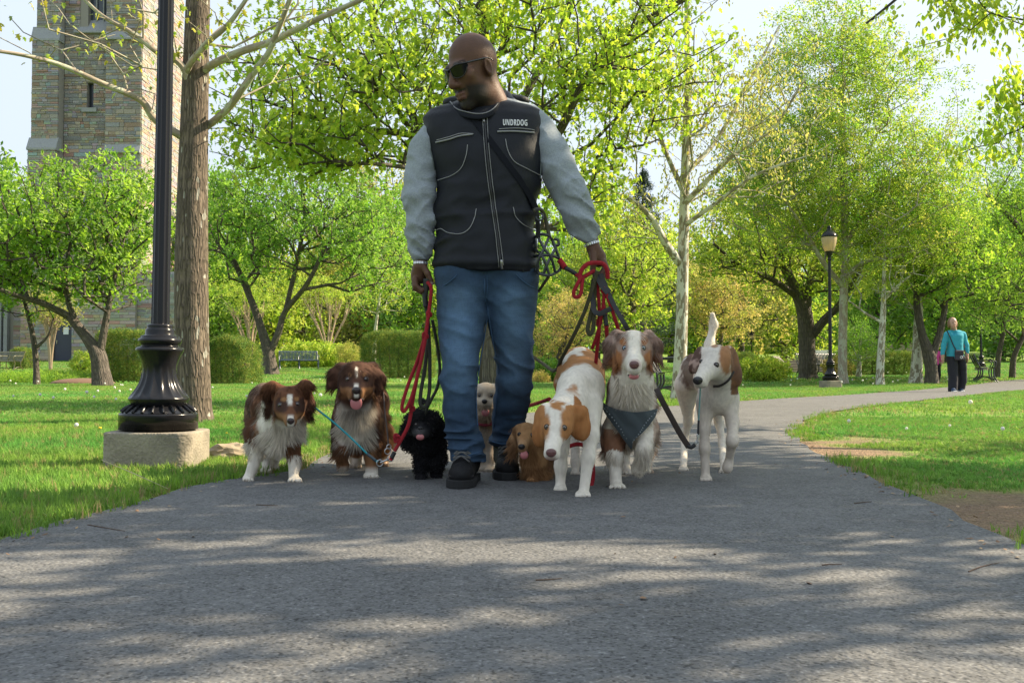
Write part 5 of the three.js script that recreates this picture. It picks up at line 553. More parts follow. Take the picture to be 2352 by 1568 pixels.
    for (const s of [-1, 1]) { const pos = [], idx = []; for (let i = 0; i <= 8; i++) for (let j = 0; j <= 5; j++) { const u = i / 8, v = j / 5, x = lerp(0.008, 0.069, u), top = 0.027 - 0.004 * Math.abs(u - 0.5), bot = lerp(0.0, -0.014, Math.sin(Math.min(1, u * 1.7) * 1.57)) + 0.03 * Math.pow(u, 5), z = 0.1085 - 0.034 * Math.pow(u, 1.9) - 0.003 * v; const p = V(s * x, lerp(top, bot, v), z).applyMatrix4(HM).sub(base); pos.push(p.x, p.y, p.z); } for (let i = 0; i < 8; i++) for (let j = 0; j < 5; j++) { const q = i * 6 + j; idx.push(q, q + 6, q + 1, q + 1, q + 6, q + 7); } part('lens', geom(pos, idx), mat(0.006, 0.007, 0.007, 0.12, { specularIntensity: 0.45 }), sg); }
    for (const s of [-1, 1]) { const e = part('eye', new THREE.SphereGeometry(0.0125, 16, 12), mat(0.5, 0.45, 0.4, 0.2), M); e.position.copy(V(s * 0.032, 0.007, 0.075).applyMatrix4(HM).sub(base)); } }
  // --- sweatshirt sleeves ---
  const SW = new Body(0.03); chain(SW, k([[1000, 298, 30, 0.02], [974, 345, 33], [966, 400, 33], [964, 450, 33.5, -0.01], [966, 510, 31, -0.01], [967, 555, 26], [967, 572, 20], [967, 580, 18]]), 0.02); chain(SW, k([[1236, 294, 34, 0.02], [1264, 350, 38, 0.01], [1284, 392, 40], [1308, 440, 37, -0.01], [1333, 500, 32, -0.01], [1344, 522, 25], [1349, 531, 20], [1352, 537, 18]]), 0.02); chain(SW, k([[1050, 285, 44, 0.03], [1110, 270, 50, 0.03], [1200, 280, 44, 0.03]]));
  SW.disp = (x, y, z) => { const Y = f.Y(y), w = sst(300, 520, Y); const t = Math.pow(Math.abs(noise(x * 10 + y * 7, y * 26 + x * 16, z * 9) * 2 - 1), 0.6), t2 = Math.pow(Math.abs(noise(x * 14 - y * 12, y * 13 + x * 5, z * 11 + 5) * 2 - 1), 0.6); return 0.021 * w * (t - 0.6) + 0.015 * (t2 - 0.6) + 0.005 * (fbm(x * 12, y * 12, z * 12, 2) - 0.5) - (Y > 572 && Y < 600 ? 0 : 0); };
  part('sweatshirt', local(SW.mesh(0.007), base), cloth(0.29, 0.325, 0.35, { map: heather, roughness: 0.95 }), M, 'heather grey sweatshirt sleeves with rumpled cuffs');
  part('cuff', tube([P(967, 572, 0), P(967, 584, 0), P(966, 598, 0)].map(p => p.sub(base)), [R(22), R(18.5), R(17)], 18, 8), cloth(0.24, 0.27, 0.29, { map: heather, bumpMap: weave, bumpScale: 0.002 }), M); part('cuff', tube([P(1346, 526, 0), P(1351, 537, 0), P(1357, 551, 0)].map(p => p.sub(base)), [R(22), R(19), R(17.5)], 18, 8), cloth(0.24, 0.27, 0.29, { map: heather, bumpMap: weave, bumpScale: 0.002 }), M);
  // --- vest ---
  const VE = new Body(0.03); VE.prof(f.rows([[232, 1062, 1160, 0.05, 40], [240, 1036, 1190, 0.04, 50], [247, 1012, 1222, 0.03, 58], [256, 985, 1243, 0.03, 64], [276, 970, 1248, 0.02, 70], [310, 976, 1249, 0.02, 80], [360, 990, 1247, 0.02, 88], [420, 1001, 1240, 0.02, 88], [480, 1000, 1230, 0.02, 84], [515, 997, 1228, 0.02, 84], [560, 995, 1232, 0.02, 88], [612, 996, 1235, 0.02, 90], [628, 1000, 1234, 0.02, 88]]), 2.5, 0.02);
  VE.ell(P(1160, 232, 0.13), R(60), R(18), 0.06, 0.03).ell(P(1060, 238, 0.12), R(44), R(16), 0.06, 0.03);
  VE.disp = (x, y, z) => { const X = f.X(x), Y = f.Y(y); let d = 0.014 * (fbm(x * 7 + y * 3, y * 8 - x * 3, z * 6, 2) - 0.5) + 0.006 * (fbm(x * 20, y * 15, z * 15, 2) - 0.5); d -= 0.006 * Math.exp(-Math.pow((Y - 500 + 0.04 * (X - 1100)) / 6, 2)); d -= 0.007 * Math.exp(-Math.pow((Y - 608 - 0.02 * (X - 1100)) / 9, 2)); d += 0.006 * Math.exp(-Math.pow((Y - 622) / 3, 2)); const fold = Math.abs(noise(x * 6 + y * 9, y * 16 - x * 9, 3) * 2 - 1); d += 0.012 * sst(400, 440, Y) * sst(600, 560, Y) * (fold - 0.5); return d; };
  const vest = part('vest', local(VE.mesh(0.009), base), new THREE.MeshPhysicalMaterial({ color: LIN(0.0105, 0.012, 0.0165), specularIntensity: 0.45, roughness: 0.5, sheen: 0.15, bumpMap: weave, bumpScale: 0.0006, side: THREE.DoubleSide }), M, 'black zipped work vest with grey piping');
  const line = (pts, r, m, name, lift = 0.004, parent = vest) => { const c = new THREE.CatmullRomCurve3(pts.map(p => V(p[0], p[1], 0)), false, 'centripetal').getPoints(pts.length * 4), q = c.map(p => VE.hit(p.x, p.y, lift)).filter(Boolean).map(p => p.sub(base)); return part(name, tube(q, r, 6, q.length * 2), m, parent); };
  const pipe = mat(0.25, 0.25, 0.245, 0.5), zipM = mat(0.16, 0.16, 0.155, 0.45), dark = mat(0.012, 0.012, 0.014, 0.5);
  line([[1108, 262], [1112, 330], [1119, 400], [1130, 480], [1138, 540], [1146, 612]], 0.0019, zipM, 'zip_tape'); line([[1118, 258], [1122, 330], [1129, 400], [1139, 480], [1147, 540], [1156, 608]], 0.0019, zipM, 'zip_tape'); line([[1112, 262], [1117, 330], [1124, 400], [1134, 480], [1142, 540], [1150, 606]], 0.0038, dark, 'zip_teeth'); line([[1151, 598], [1153, 616]], 0.005, mat(0.35, 0.35, 0.34, 0.3, { metalness: 0.8 }), 'zip_pull', 0.007); line([[1110, 268], [1112, 282]], 0.004, mat(0.35, 0.35, 0.34, 0.3, { metalness: 0.8 }), 'zip_pull', 0.007);
  line([[1002, 327], [1030, 321], [1055, 313], [1086, 309]], 0.0034, pipe, 'pocket_zip'); line([[1004, 322], [1032, 315], [1058, 307], [1088, 308]], 0.0018, pipe, 'pocket_zip'); line([[1142, 303], [1170, 302], [1200, 303], [1226, 305]], 0.0034, pipe, 'pocket_zip'); line([[1146, 297], [1180, 295], [1205, 296], [1226, 299]], 0.0018, pipe, 'pocket_zip');
  line([[1074, 333], [1070, 360], [1058, 388], [1035, 405], [1007, 414]], 0.0015, pipe, 'piping'); line([[1161, 320], [1166, 345], [1180, 370], [1205, 385], [1238, 402]], 0.0015, pipe, 'piping'); line([[1094, 480], [1090, 500], [1078, 525], [1058, 537], [1030, 535], [1013, 525], [1000, 530]], 0.0016, pipe, 'piping'); line([[1178, 476], [1184, 498], [1200, 515], [1224, 528]], 0.0015, pipe, 'piping');
  line([[969, 276], [980, 310], [990, 345], [1000, 395], [1004, 430]], 0.003, mat(0.12, 0.14, 0.14, 0.7), 'armhole_trim', 0.002); line([[1245, 250], [1246, 300], [1243, 350], [1240, 410]], 0.003, mat(0.12, 0.14, 0.14, 0.7), 'armhole_trim', 0.002);
  { const pts = [[1034, 240], [1048, 256], [1072, 264], [1098, 268], [1118, 265], [1136, 252], [1147, 232], [1150, 212]]; const q = pts.map(([x, y], i) => P(x, y, [-0.04, -0.085, -0.11, -0.118, -0.112, -0.085, -0.04, 0.02][i]).sub(base)); part('collar', tube(q, [0.006, 0.006, 0.006, 0.006, 0.006, 0.006, 0.006, 0.006], 10, 30), mat(0.012, 0.013, 0.018, 0.6), vest); const up = [[1033, 228, -0.03], [1045, 245, -0.08], [1068, 257, -0.11], [1094, 263, -0.125], [1118, 259, -0.12], [1138, 240, -0.09], [1151, 216, -0.04], [1157, 200, 0.04]], lo = [[1026, 244, -0.03], [1042, 259, -0.085], [1068, 269, -0.115], [1096, 273, -0.128], [1121, 269, -0.122], [1144, 254, -0.09], [1161, 234, -0.03], [1167, 220, 0.05]], cu = new THREE.CatmullRomCurve3(up.map(u => P(...u).sub(base))).getPoints(28), cl = new THREE.CatmullRomCurve3(lo.map(u => P(...u).sub(base))).getPoints(28), cp = [], ci = []; cu.forEach((u, i) => { const l = cl[i], m = u.clone().lerp(l, 0.5).add(V(0, 0, 0.006)); for (const w of [u, m, l]) cp.push(w.x, w.y, w.z); if (i) for (let k = 0; k < 2; k++) { const a = (i - 1) * 3 + k; ci.push(a, a + 1, a + 3, a + 1, a + 4, a + 3); } }); part('stand_collar', geom(cp, ci), mat(0.0105, 0.012, 0.0165, 0.7, { specularIntensity: 0.3 }), vest); part('collar_piping', tube(pts.map(([x, y], i) => P(x + (i > 4 ? 2 : 0), y - 7, [-0.045, -0.09, -0.118, -0.128, -0.122, -0.095, -0.05, 0.015][i]).sub(base)), 0.0022, 6, 30), mat(0.2, 0.2, 0.21, 0.5), vest); }
  { const B2 = new Body(0.02); chain(B2, [[P(1056, 242, 0.1), R(14)], [P(1110, 234, 0.15), R(18)], [P(1158, 226, 0.1), R(16)], [P(1180, 236, 0.03), R(10)]], 0.03); part('hood', local(B2.mesh(0.01), base), mat(0.018, 0.02, 0.026, 0.6), vest); }
  // name on the chest
  { const font = await new FontLoader().loadAsync('fonts/droid/droid_sans_bold.typeface.json'), tg = new TextGeometry('UNDRDOG', { font, size: 1, depth: 0.06, curveSegments: 4 }); tg.computeBoundingBox(); const bb = tg.boundingBox, p = tg.attributes.position; for (let i = 0; i < p.count; i++) { const u = (p.getX(i) - bb.min.x) / (bb.max.x - bb.min.x), v = (p.getY(i) - bb.min.y) / (bb.max.y - bb.min.y), h = VE.hit(lerp(1155, 1210, u), lerp(289, 275, v) + u * 1, 0.004 + 0.02 * p.getZ(i)); p.setXYZ(i, h.x - base.x, h.y - base.y, h.z - base.z); } tg.computeVertexNormals(); part('lettering', tg, mat(0.62, 0.62, 0.6, 0.4), vest); }
  // cross-body strap
  { const pts = [[1075, 256], [1100, 290], [1130, 330], [1160, 370], [1190, 410], [1215, 450], [1228, 480]], L = pts.map(([x, y]) => VE.hit(x - 5, y + 3, 0.006)), Rr = pts.map(([x, y]) => VE.hit(x + 6, y - 4, 0.006)), pos = [], idx = []; pts.forEach((_, i) => { for (const q of [L[i], Rr[i]]) pos.push(q.x - base.x, q.y - base.y, q.z - base.z); if (i) { const b = (i - 1) * 2; idx.push(b, b + 1, b + 2, b + 1, b + 3, b + 2); } }); part('crossbody_strap', geom(pos, idx), mat(0.01, 0.011, 0.015, 0.8, { specularIntensity: 0.2 }), M); }
  // --- jeans ---
  const JE = new Body(0.02); JE.prof(f.rows([[600, 1002, 1122, 0.01, 66], [640, 1000, 1124, 0, 68], [682, 1002, 1122, 0, 66], [712, 1005, 1120, 0, 62], [749, 1008, 1112, -0.01, 58], [798, 1010, 1104, -0.02, 52], [850, 1012, 1096, -0.03, 47], [888, 1014, 1092, -0.01, 44], [925, 1018, 1091, 0.01, 44], [982, 1025, 1098, 0.03, 44], [1027, 1032, 1108, 0.04, 44], [1056, 1036, 1111, 0.04, 45]]), 2.2, 0.03); JE.prof(f.rows([[600, 1112, 1233, 0.01, 66], [640, 1112, 1234, 0.01, 68], [682, 1115, 1231, 0.02, 66], [712, 1118, 1229, 0.03, 62], [768, 1126, 1226, 0.06, 58], [820, 1138, 1224, 0.1, 52], [869, 1143, 1223, 0.15, 46], [925, 1137, 1216, 0.23, 44], [963, 1131, 1208, 0.28, 42], [1004, 1127, 1200, 0.32, 42], [1024, 1128, 1198, 0.33, 42]]), 2.2, 0.03); JE.ell(P(1118, 640, 0.05), R(110), R(60), 0.14, 0.04);
  JE.disp = (x, y, z) => { const X = f.X(x), Y = f.Y(y), knee = Math.exp(-Math.pow((Y - 860) / 90, 2)), ank = sst(930, 1010, Y), hip = sst(740, 690, Y), t = Math.abs(noise(x * 9 + y * 5 + (X > 1122 ? 9 : 0), y * 17 + x * 5, z * 8) * 2 - 1), t2 = Math.abs(noise(x * 9, y * 42, z * 6 + 3) * 2 - 1); return 0.015 * (knee + 0.4) * (Math.pow(t, 0.6) - 0.55) + 0.026 * ank * (Math.pow(t2, 0.6) - 0.55) + 0.006 * (Math.pow(Math.abs(noise(x * 16 + y * 20, y * 11 - x * 9, z * 9) * 2 - 1), 0.6) - 0.6) + 0.008 * hip * (Math.abs(noise(x * 5 - (X > 1122 ? 1 : -1) * y * 14, y * 5, 2) * 2 - 1) - 0.5); };
  const jean = part('jeans', local(JE.mesh(0.007, (x, y, z, nx, ny, nz) => { const X = f.X(x), Y = f.Y(y), cx = X < 1122 ? 1058 : 1178, fade = Math.exp(-Math.pow((X - cx) / 34, 2)) * sst(640, 690, Y) * sst(960, 860, Y) * (nz > 0 ? 1 : 0.2), n = fbm(x * 9, y * 5, z * 9, 3), q = 0.62 + 0.75 * fade * (0.5 + n) + 0.35 * (n - 0.5); return [0.036 * q + 0.036 * fade, 0.083 * q + 0.042 * fade, 0.155 * q + 0.036 * fade]; }), base), new THREE.MeshPhysicalMaterial({ vertexColors: true, map: denimTex, bumpMap: denimTex, bumpScale: 0.0008, roughness: 0.9, side: THREE.DoubleSide }), M, 'worn blue denim jeans faded on the thighs');
  const jl = (pts, r, m, name) => { const q = pts.map(p => JE.hit(p[0], p[1], 0.002)).filter(Boolean).map(p => p.sub(base)); if (q.length > 1) part(name, tube(q, r, 5, q.length * 3), m, jean); };
  const seam = mat(0.035, 0.08, 0.15, 0.9); jl([[1112, 640], [1112, 670], [1118, 700], [1122, 714]], 0.0025, seam, 'seam'); jl([[1122, 714], [1112, 770], [1102, 830], [1093, 900], [1096, 980]], 0.0025, seam, 'seam'); jl([[1005, 662], [1022, 655], [1040, 640], [1050, 630]], 0.002, seam, 'pocket_seam'); jl([[1231, 662], [1214, 655], [1196, 640], [1186, 630]], 0.002, seam, 'pocket_seam'); jl([[1118, 632], [1119, 668], [1113, 694]], 0.0016, seam, 'fly_stitch'); jl([[1122, 716], [1132, 780], [1146, 850], [1140, 930], [1132, 1000]], 0.0022, seam, 'seam'); jl([[1132, 1014], [1150, 1018], [1175, 1018], [1196, 1012]], 0.003, seam, 'hem'); jl([[1040, 1046], [1060, 1048], [1085, 1044], [1106, 1036]], 0.003, seam, 'hem');
  // --- boots ---
  const boot = (cx, cy, dz, toe, turn) => { const g = new THREE.Group(); g.name = 'boot'; M.add(g); const B = new Body(0.02), s = 1; const gp = (x, y, z) => { const c = Math.cos(turn), q = Math.sin(turn), o = onGround(cx, 4.05 + dz); return V(o.x + c * x + q * z, y + 0.016, o.z - q * x + c * z); };
    B.cap(gp(0, 0.15, -0.05), 0.058, gp(0, 0.09, -0.055), 0.055).cap(gp(0, 0.07, -0.07), 0.05, gp(0.004, 0.06, 0.05), 0.046).ell(gp(0.004, 0.05, 0.12), 0.052, 0.045, 0.075, 0.03).cap(gp(0, 0.1, -0.01), 0.045, gp(0, 0.07, 0.07), 0.04); B.disp = (x, y, z) => 0.004 * (fbm(x * 30, y * 30, z * 30, 2) - 0.5) + Math.max(0, 0.018 - y) * 2;
    const up = part('upper', local(B.mesh(0.007), base), mat(0.013, 0.013, 0.0135, 0.6, { bumpMap: weave, bumpScale: 0.001, specularIntensity: 0.4 }), g);
    const sh = new THREE.Shape(); sh.moveTo(-0.045, -0.12); sh.bezierCurveTo(-0.05, -0.15, 0.05, -0.15, 0.045, -0.12); sh.bezierCurveTo(0.04, -0.05, 0.056, 0.05, 0.056, 0.11); sh.bezierCurveTo(0.055, 0.22, -0.05, 0.22, -0.055, 0.11); sh.bezierCurveTo(-0.056, 0.05, -0.04, -0.05, -0.045, -0.12); const so = new THREE.ExtrudeGeometry(sh, { depth: 0.026, bevelEnabled: true, bevelSize: 0.004, bevelThickness: 0.004, bevelSegments: 2, curveSegments: 8 }); so.rotateX(Math.PI / 2); so.translate(0, 0.044, 0); so.rotateY(turn); const o = onGround(cx, 4.05 + dz).sub(base); so.translate(o.x, 0, o.z); part('sole', so, mat(0.012, 0.012, 0.012, 0.85), g);
    for (let i = 0; i < 6; i++) { const t = i / 5, y = lerp(0.178, 0.106, t), z = lerp(0.006, 0.1, t); for (const q of [-1, 1]) part('lace', tube([gp(-0.034 * q, y + 0.002, z - 0.012), gp(0, y + 0.012, z + 0.004), gp(0.034 * q, y - 0.01, z + 0.004)].map(p => p.sub(base)), 0.0035, 5, 8), mat(0.09, 0.09, 0.085, 0.8), g); }
    part('toe_cap', new THREE.SphereGeometry(1, 20, 10, 0, 6.283, 0, 1.5).scale(0.053, 0.034, 0.05).translate(0.004, 0.045, 0.135).rotateY(turn).translate(o.x, 0.012, o.z), mat(0.012, 0.012, 0.013, 0.45), g); };
  boot(1068, 0, 0.03, 0, -0.1); boot(1162, 0, 0.32, 0, 0.02);
  // --- watch and bracelet ---
  const band = (c, u, r, m, name, n) => { const g = new THREE.Group(); g.name = name; M.add(g); const ax = u.clone().normalize(), e1 = V(0, 0, 1).addScaledVector(ax, -ax.z).normalize(), e2 = V().crossVectors(ax, e1); for (let i = 0; i < n; i++) { const a0 = i / n * 6.283, p = c.clone().addScaledVector(e1, Math.cos(a0) * r).addScaledVector(e2, Math.sin(a0) * r * 0.92), b = part('link', rbox(0.011, 0.0075, 0.004, 0.001), m, g); b.position.copy(p.sub(base)); b.quaternion.setFromRotationMatrix(new THREE.Matrix4().makeBasis(ax, V().crossVectors(e1.clone().multiplyScalar(Math.cos(a0)).addScaledVector(e2, Math.sin(a0)), ax), e1.clone().multiplyScalar(Math.cos(a0)).addScaledVector(e2, Math.sin(a0)))); } };
  const silver = mat(0.6, 0.61, 0.62, 0.25, { metalness: 0.9 }); band(P(1359, 560, 0), P(1365, 575, 0).sub(P(1355, 545, 0)), R(19), silver, 'watch', 22); band(P(966, 604, 0), P(966, 612, 0).sub(P(966.5, 590, 0)), R(17), silver, 'bracelet', 20);
  MAN = { base, VE, JE, f };
}
// muzzle, pouch strap and clip hanging at the hip
{ const d = 4.0, Q = (x, y, z = 0) => at(x, y, d + z), o = Q(1250, 600), m = thing('dog_muzzle', 'black openwork dog muzzle hanging from the strap at the hip', 'muzzle', o), pl = mat(0.02, 0.024, 0.028, 0.35, { clearcoat: 0.3 }), L = (pts, r) => tube(pts.map(([x, y, z]) => Q(x, y, z).sub(o)), r, 6, pts.length * 5);
  for (const p of [[[1228, 545, 0], [1240, 538, -.03], [1258, 540, -.04], [1268, 550, 0]], [[1226, 590, 0.02], [1240, 586, -.045], [1262, 586, -.05], [1282, 592, 0]], [[1222, 612, 0.02], [1238, 628, -.04], [1262, 632, -.045], [1284, 622, 0]], [[1268, 550, 0], [1276, 570, -.01], [1284, 592, 0], [1289, 612, 0.01], [1284, 622, 0]], [[1228, 545, 0], [1231, 565, -.02], [1226, 590, .02], [1222, 612, .02]], [[1235, 542, -.02], [1250, 570, -.05], [1265, 590, -.05], [1276, 628, -.02]], [[1262, 542, -.03], [1248, 575, -.05], [1236, 600, -.045], [1234, 624, -.03]], [[1226, 570, -.01], [1245, 588, -.05], [1256, 612, -.05], [1262, 632, -.045]], [[1276, 570, -.01], [1260, 600, -.05], [1248, 630, -.045]]]) part('bar', L(p, 0.0062), pl, m);
  part('strap', L([[1226, 484, -.1], [1240, 480, -.09], [1252, 500, -.04], [1258, 525, -.03], [1262, 545, -.03]], 0.008), mat(0.06, 0.055, 0.03, 0.7), m); part('strap', L([[1232, 478, -.1], [1234, 500, -.08], [1236, 525, -.04], [1236, 545, -.02]], 0.01), mat(0.02, 0.02, 0.022, 0.6), m); part('buckle', new THREE.TorusGeometry(0.014, 0.004, 8, 16).translate(...Q(1240, 498, -.09).sub(o).toArray()), pl, m); part('strap_tail', L([[1272, 548, 0], [1282, 552, 0], [1283, 562, 0], [1272, 564, 0]], 0.006), pl, m); part('trailing_strap', L([[1262, 632, -.03], [1250, 650, 0], [1238, 668, .05]], 0.006), mat(0.05, 0.03, 0.025, 0.7), m); }
// ---------- the walking woman and a passer-by ----------
function hand(B, w, dir, s, side) { const d = dir.clone().normalize(), q = V(side, 0, 0), e = (a, b, c) => w.clone().addScaledVector(d, a * s).addScaledVector(q, b * s).add(V(0, 0, c * s)); B.cap(w, 0.028 * s, e(0.08, 0, 0), 0.034 * s, 0.02); for (let i = 0; i < 4; i++) { const z = -0.03 + i * 0.02, l = [0.07, 0.08, 0.075, 0.06][i]; B.cap(e(0.09, 0, z), 0.009 * s, e(0.09 + l * 0.55, 0.012, z), 0.0085 * s, 0.006).cap(e(0.09 + l * 0.55, 0.012, z), 0.0085 * s, e(0.09 + l, 0.03, z), 0.008 * s, 0.006); } B.cap(e(0.03, 0.005, 0.03), 0.012 * s, e(0.075, 0.02, 0.05), 0.01 * s, 0.01).cap(e(0.075, 0.02, 0.05), 0.01 * s, e(0.11, 0.03, 0.05), 0.009 * s, 0.006); }
function walker(o) {
  const f = fig(o.d), { P, R } = f, base = onGround(o.x, o.d), G = thing('person', o.label, 'person', base), dx = o.x - 2200, dy = o.dy || 0, q = s => s.map(([x, y, r, z = 0]) => [P(x + dx, y + dy, z), R(r)]), sk = [0.42, 0.24, 0.17];
  const B = new Body(0.02), hc = P(2190 + dx, 742 + dy, -0.03); B.ell(hc.clone().add(V(0, 0.01, -0.01)), 0.075, 0.105, 0.092).ell(hc.clone().add(V(-0.008, -0.05, 0.035)), 0.058, 0.07, 0.055).ell(hc.clone().add(V(-0.008, -0.1, 0.055)), 0.025, 0.022, 0.022).cap(hc.clone().add(V(-0.01, 0.01, 0.09)), 0.009, hc.clone().add(V(-0.012, -0.03, 0.108)), 0.013, 0.01).ell(hc.clone().add(V(-0.008, -0.065, 0.09)), 0.022, 0.007, 0.01, 0.006); for (const s of [-1, 1]) B.ell(hc.clone().add(V(s * 0.03 - 0.006, 0.005, 0.09)), 0.014, 0.009, 0.012, 0.01, null, 1).ell(hc.clone().add(V(s * 0.075, -0.015, 0)), 0.01, 0.03, 0.02, 0.006);
  chain(B, q([[2191, 752, 6.5], [2193, 766, 6.5, 0.02], [2194, 810, 14, 0.02]]), 0.03); chain(B, q([[2176, 768, 6], [2170, 795, 5], [2166, 818, 3.6, -0.03]]), 0.02); chain(B, q([[2214, 768, 6], [2219, 795, 5], [2222, 816, 3.6, -0.03]]), 0.02); chain(B, q([[2188, 820, 9], [2190, 860, 6, -0.05], [2189, 897, 4, -0.08]]), 0.02); chain(B, q([[2206, 820, 9], [2212, 860, 6, 0.05], [2206, 892, 4, 0.1]]), 0.02);
  hand(B, P(2166 + dx, 818 + dy, -0.03), V(-0.05, -1, 0.05), 0.92, 0.3); hand(B, P(2222 + dx, 816 + dy, -0.03), V(0, -1, 0.1), 0.92, -0.3);
  part('body', local(B.mesh(0.0075, (x, y, z) => { const e = [-1, 1].some(s => Math.hypot(x - hc.x - s * 0.03 + 0.006, (y - hc.y - 0.006) * 1.4) < 0.011 && z > hc.z + 0.06), l = Math.hypot((x - hc.x + 0.008) / 2.4, y - hc.y + 0.065) < 0.009 && z > hc.z + 0.07; return e ? [0.06, 0.05, 0.045] : l ? [0.36, 0.13, 0.11] : sk; }), base), new THREE.MeshPhysicalMaterial({ vertexColors: true, roughness: 0.5, side: THREE.DoubleSide }), G);
  const Hh = new Body(0.02); Hh.ell(hc.clone().add(V(0, 0.035, -0.045)), 0.085, 0.092, 0.085).ell(hc.clone().add(V(-0.075, -0.03, -0.03)), 0.022, 0.075, 0.05).ell(hc.clone().add(V(0.078, -0.03, -0.03)), 0.022, 0.075, 0.05).ell(hc.clone().add(V(-0.01, -0.04, 0.075)), 0.072, 0.11, 0.085, 0.01, null, 1); Hh.disp = (x, y, z) => 0.006 * (noise(x * 90, y * 18, z * 60) - 0.5); part('hair', local(Hh.mesh(0.007), base), mat(0.17, 0.095, 0.045, 0.6), G);
  const T = new Body(0.02); T.prof(f.rows([[758, 2180, 2204, 0.01, 8], [762, 2174, 2214, 0.01, 11], [772, 2177, 2213, 0, 14], [795, 2178, 2212, 0, 15], [810, 2177, 2213, 0, 15], [824, 2176, 2215, 0, 15]].map(r => [r[0] + dy, r[1] + dx, r[2] + dx, r[3], r[4]])), 2.3, 0.02); chain(T, q([[2176, 768, 7], [2169, 793, 6], [2166, 812, 5, -0.02]]), 0.02); chain(T, q([[2213, 768, 7], [2220, 793, 6], [2222, 809, 5, -0.02]]), 0.02); T.ell(P(2193 + dx, 760 + dy, -0.1), R(6), R(8), 0.06, 0.01, null, 1); T.disp = (x, y, z) => 0.012 * (fbm(x * 9, y * 12, z * 9, 2) - 0.5);
  part('shirt', local(T.mesh(0.011), base), cloth(...o.shirt), G, o.shirtLabel);
  const J = new Body(0.02); J.prof(f.rows([[818, 2175, 2198, 0, 14], [840, 2178, 2200, -0.02, 12], [870, 2180, 2200, -0.04, 11], [900, 2180, 2199, -0.06, 11]].map(r => [r[0] + dy, r[1] + dx, r[2] + dx, r[3], r[4]])), 2.2, 0.02); J.prof(f.rows([[818, 2194, 2216, 0, 14], [840, 2201, 2220, 0.02, 12], [870, 2202, 2221, 0.06, 11], [894, 2198, 2216, 0.1, 11]].map(r => [r[0] + dy, r[1] + dx, r[2] + dx, r[3], r[4]])), 2.2, 0.02); J.disp = (x, y, z) => 0.014 * (fbm(x * 7, y * 9, z * 7, 2) - 0.5); part('trousers', local(J.mesh(0.011), base), cloth(0.014, 0.014, 0.022), G, 'dark loose trousers');
  for (const [x, dz, t] of [[2189, -0.1, -0.1], [2206, 0.1, 0.15]]) { const S = new Body(0.02), g0 = onGround(x + dx, o.d + dz), c = (a, b, z) => V(g0.x + a, g0.y + b, g0.z + z); S.cap(c(0, 0.05, -0.06), 0.042, c(-0.01, 0.04, 0.08), 0.04).cap(c(0, 0.09, -0.05), 0.036, c(0, 0.06, 0.03), 0.036); S.disp = (x2, y) => Math.max(0, g0.y + 0.004 - y) * 2; const sh = part('shoe', local(S.mesh(0.008), base), cloth(0.03, 0.06, 0.12), G); part('sole', rbox(0.085, 0.03, 0.25, 0.012, g0.x - base.x - 0.005, 0.019 + g0.y - base.y, g0.z - base.z + 0.015), mat(0.6, 0.62, 0.62, 0.7), sh); }
  return { f, base, G, T };
}
{ const w = walker({ x: 2200, d: 20.6, label: 'person in turquoise top and dark trousers walking on the path with shoulder bag', shirt: [0.03, 0.3, 0.4], shirtLabel: 'turquoise long-sleeved top' });
  const bag = thing('shoulder_bag', 'small dark shoulder bag with round emblem worn across the turquoise top', 'bag', at(2204, 816, 20.42)); part('pouch', rbox(0.17, 0.2, 0.06, 0.02), mat(0.035, 0.025, 0.04, 0.7), bag); part('flap', rbox(0.175, 0.09, 0.064, 0.02, 0, 0.06, 0.004), mat(0.028, 0.02, 0.035, 0.7), bag); part('emblem', new THREE.TorusGeometry(0.022, 0.008, 8, 20).translate(0.03, -0.04, 0.033), mat(0.6, 0.6, 0.62, 0.4), bag); const pts = [[2176, 759], [2184, 775], [2192, 795], [2199, 808]].map(([x, y]) => (w.T.hit(x, y, 0.012) || at(x, y, 20.45)).sub(bag.position)); part('strap', tube(pts, 0.011, 6, 16), mat(0.02, 0.02, 0.025, 0.7), bag);
  const kid = walker({ x: 2200, d: 20.6, label: 'person in pink top mostly hidden behind the forked tree', shirt: [0.6, 0.06, 0.3], shirtLabel: 'pink top' }); kid.G.position.copy(onGround(2151, 31)); kid.G.scale.setScalar(0.76); }
// ---------- dogs ----------
const STRAND = (() => { const pos = [], idx = [], n = 4; for (let i = 0; i <= n; i++) { const t = i / n, w = 0.5 * (1 - 0.9 * t * t), z = 0.45 * t * t; if (i < n) pos.push(-w, t * (1 - 0.15 * t), z, w, t * (1 - 0.15 * t), z); else pos.push(0, 0.85, z); } for (let i = 0; i < n - 1; i++) { const a = i * 2; idx.push(a, a + 1, a + 2, a + 1, a + 3, a + 2); } idx.push((n - 1) * 2, (n - 1) * 2 + 1, n * 2); return geom(pos, idx); })();
const furMat = new THREE.MeshPhysicalMaterial({ color: 0xffffff, roughness: 1, transmission: 0.4, thickness: 0, specularIntensity: 0.3, side: THREE.DoubleSide });
const CURL = (() => { const pos = [], idx = [], n = 6; for (let i = 0; i <= n; i++) { const t = i / n, a = t * 4.6, w = 0.5 * (1 - 0.6 * t); pos.push(-w + 0.0, t * 0.55 + 0.18 * Math.sin(a), 0.3 * (1 - Math.cos(a)), w, t * 0.55 + 0.18 * Math.sin(a), 0.3 * (1 - Math.cos(a))); } for (let i = 0; i < n; i++) { const a = i * 2; idx.push(a, a + 1, a + 2, a + 1, a + 3, a + 2); } return geom(pos, idx); })();
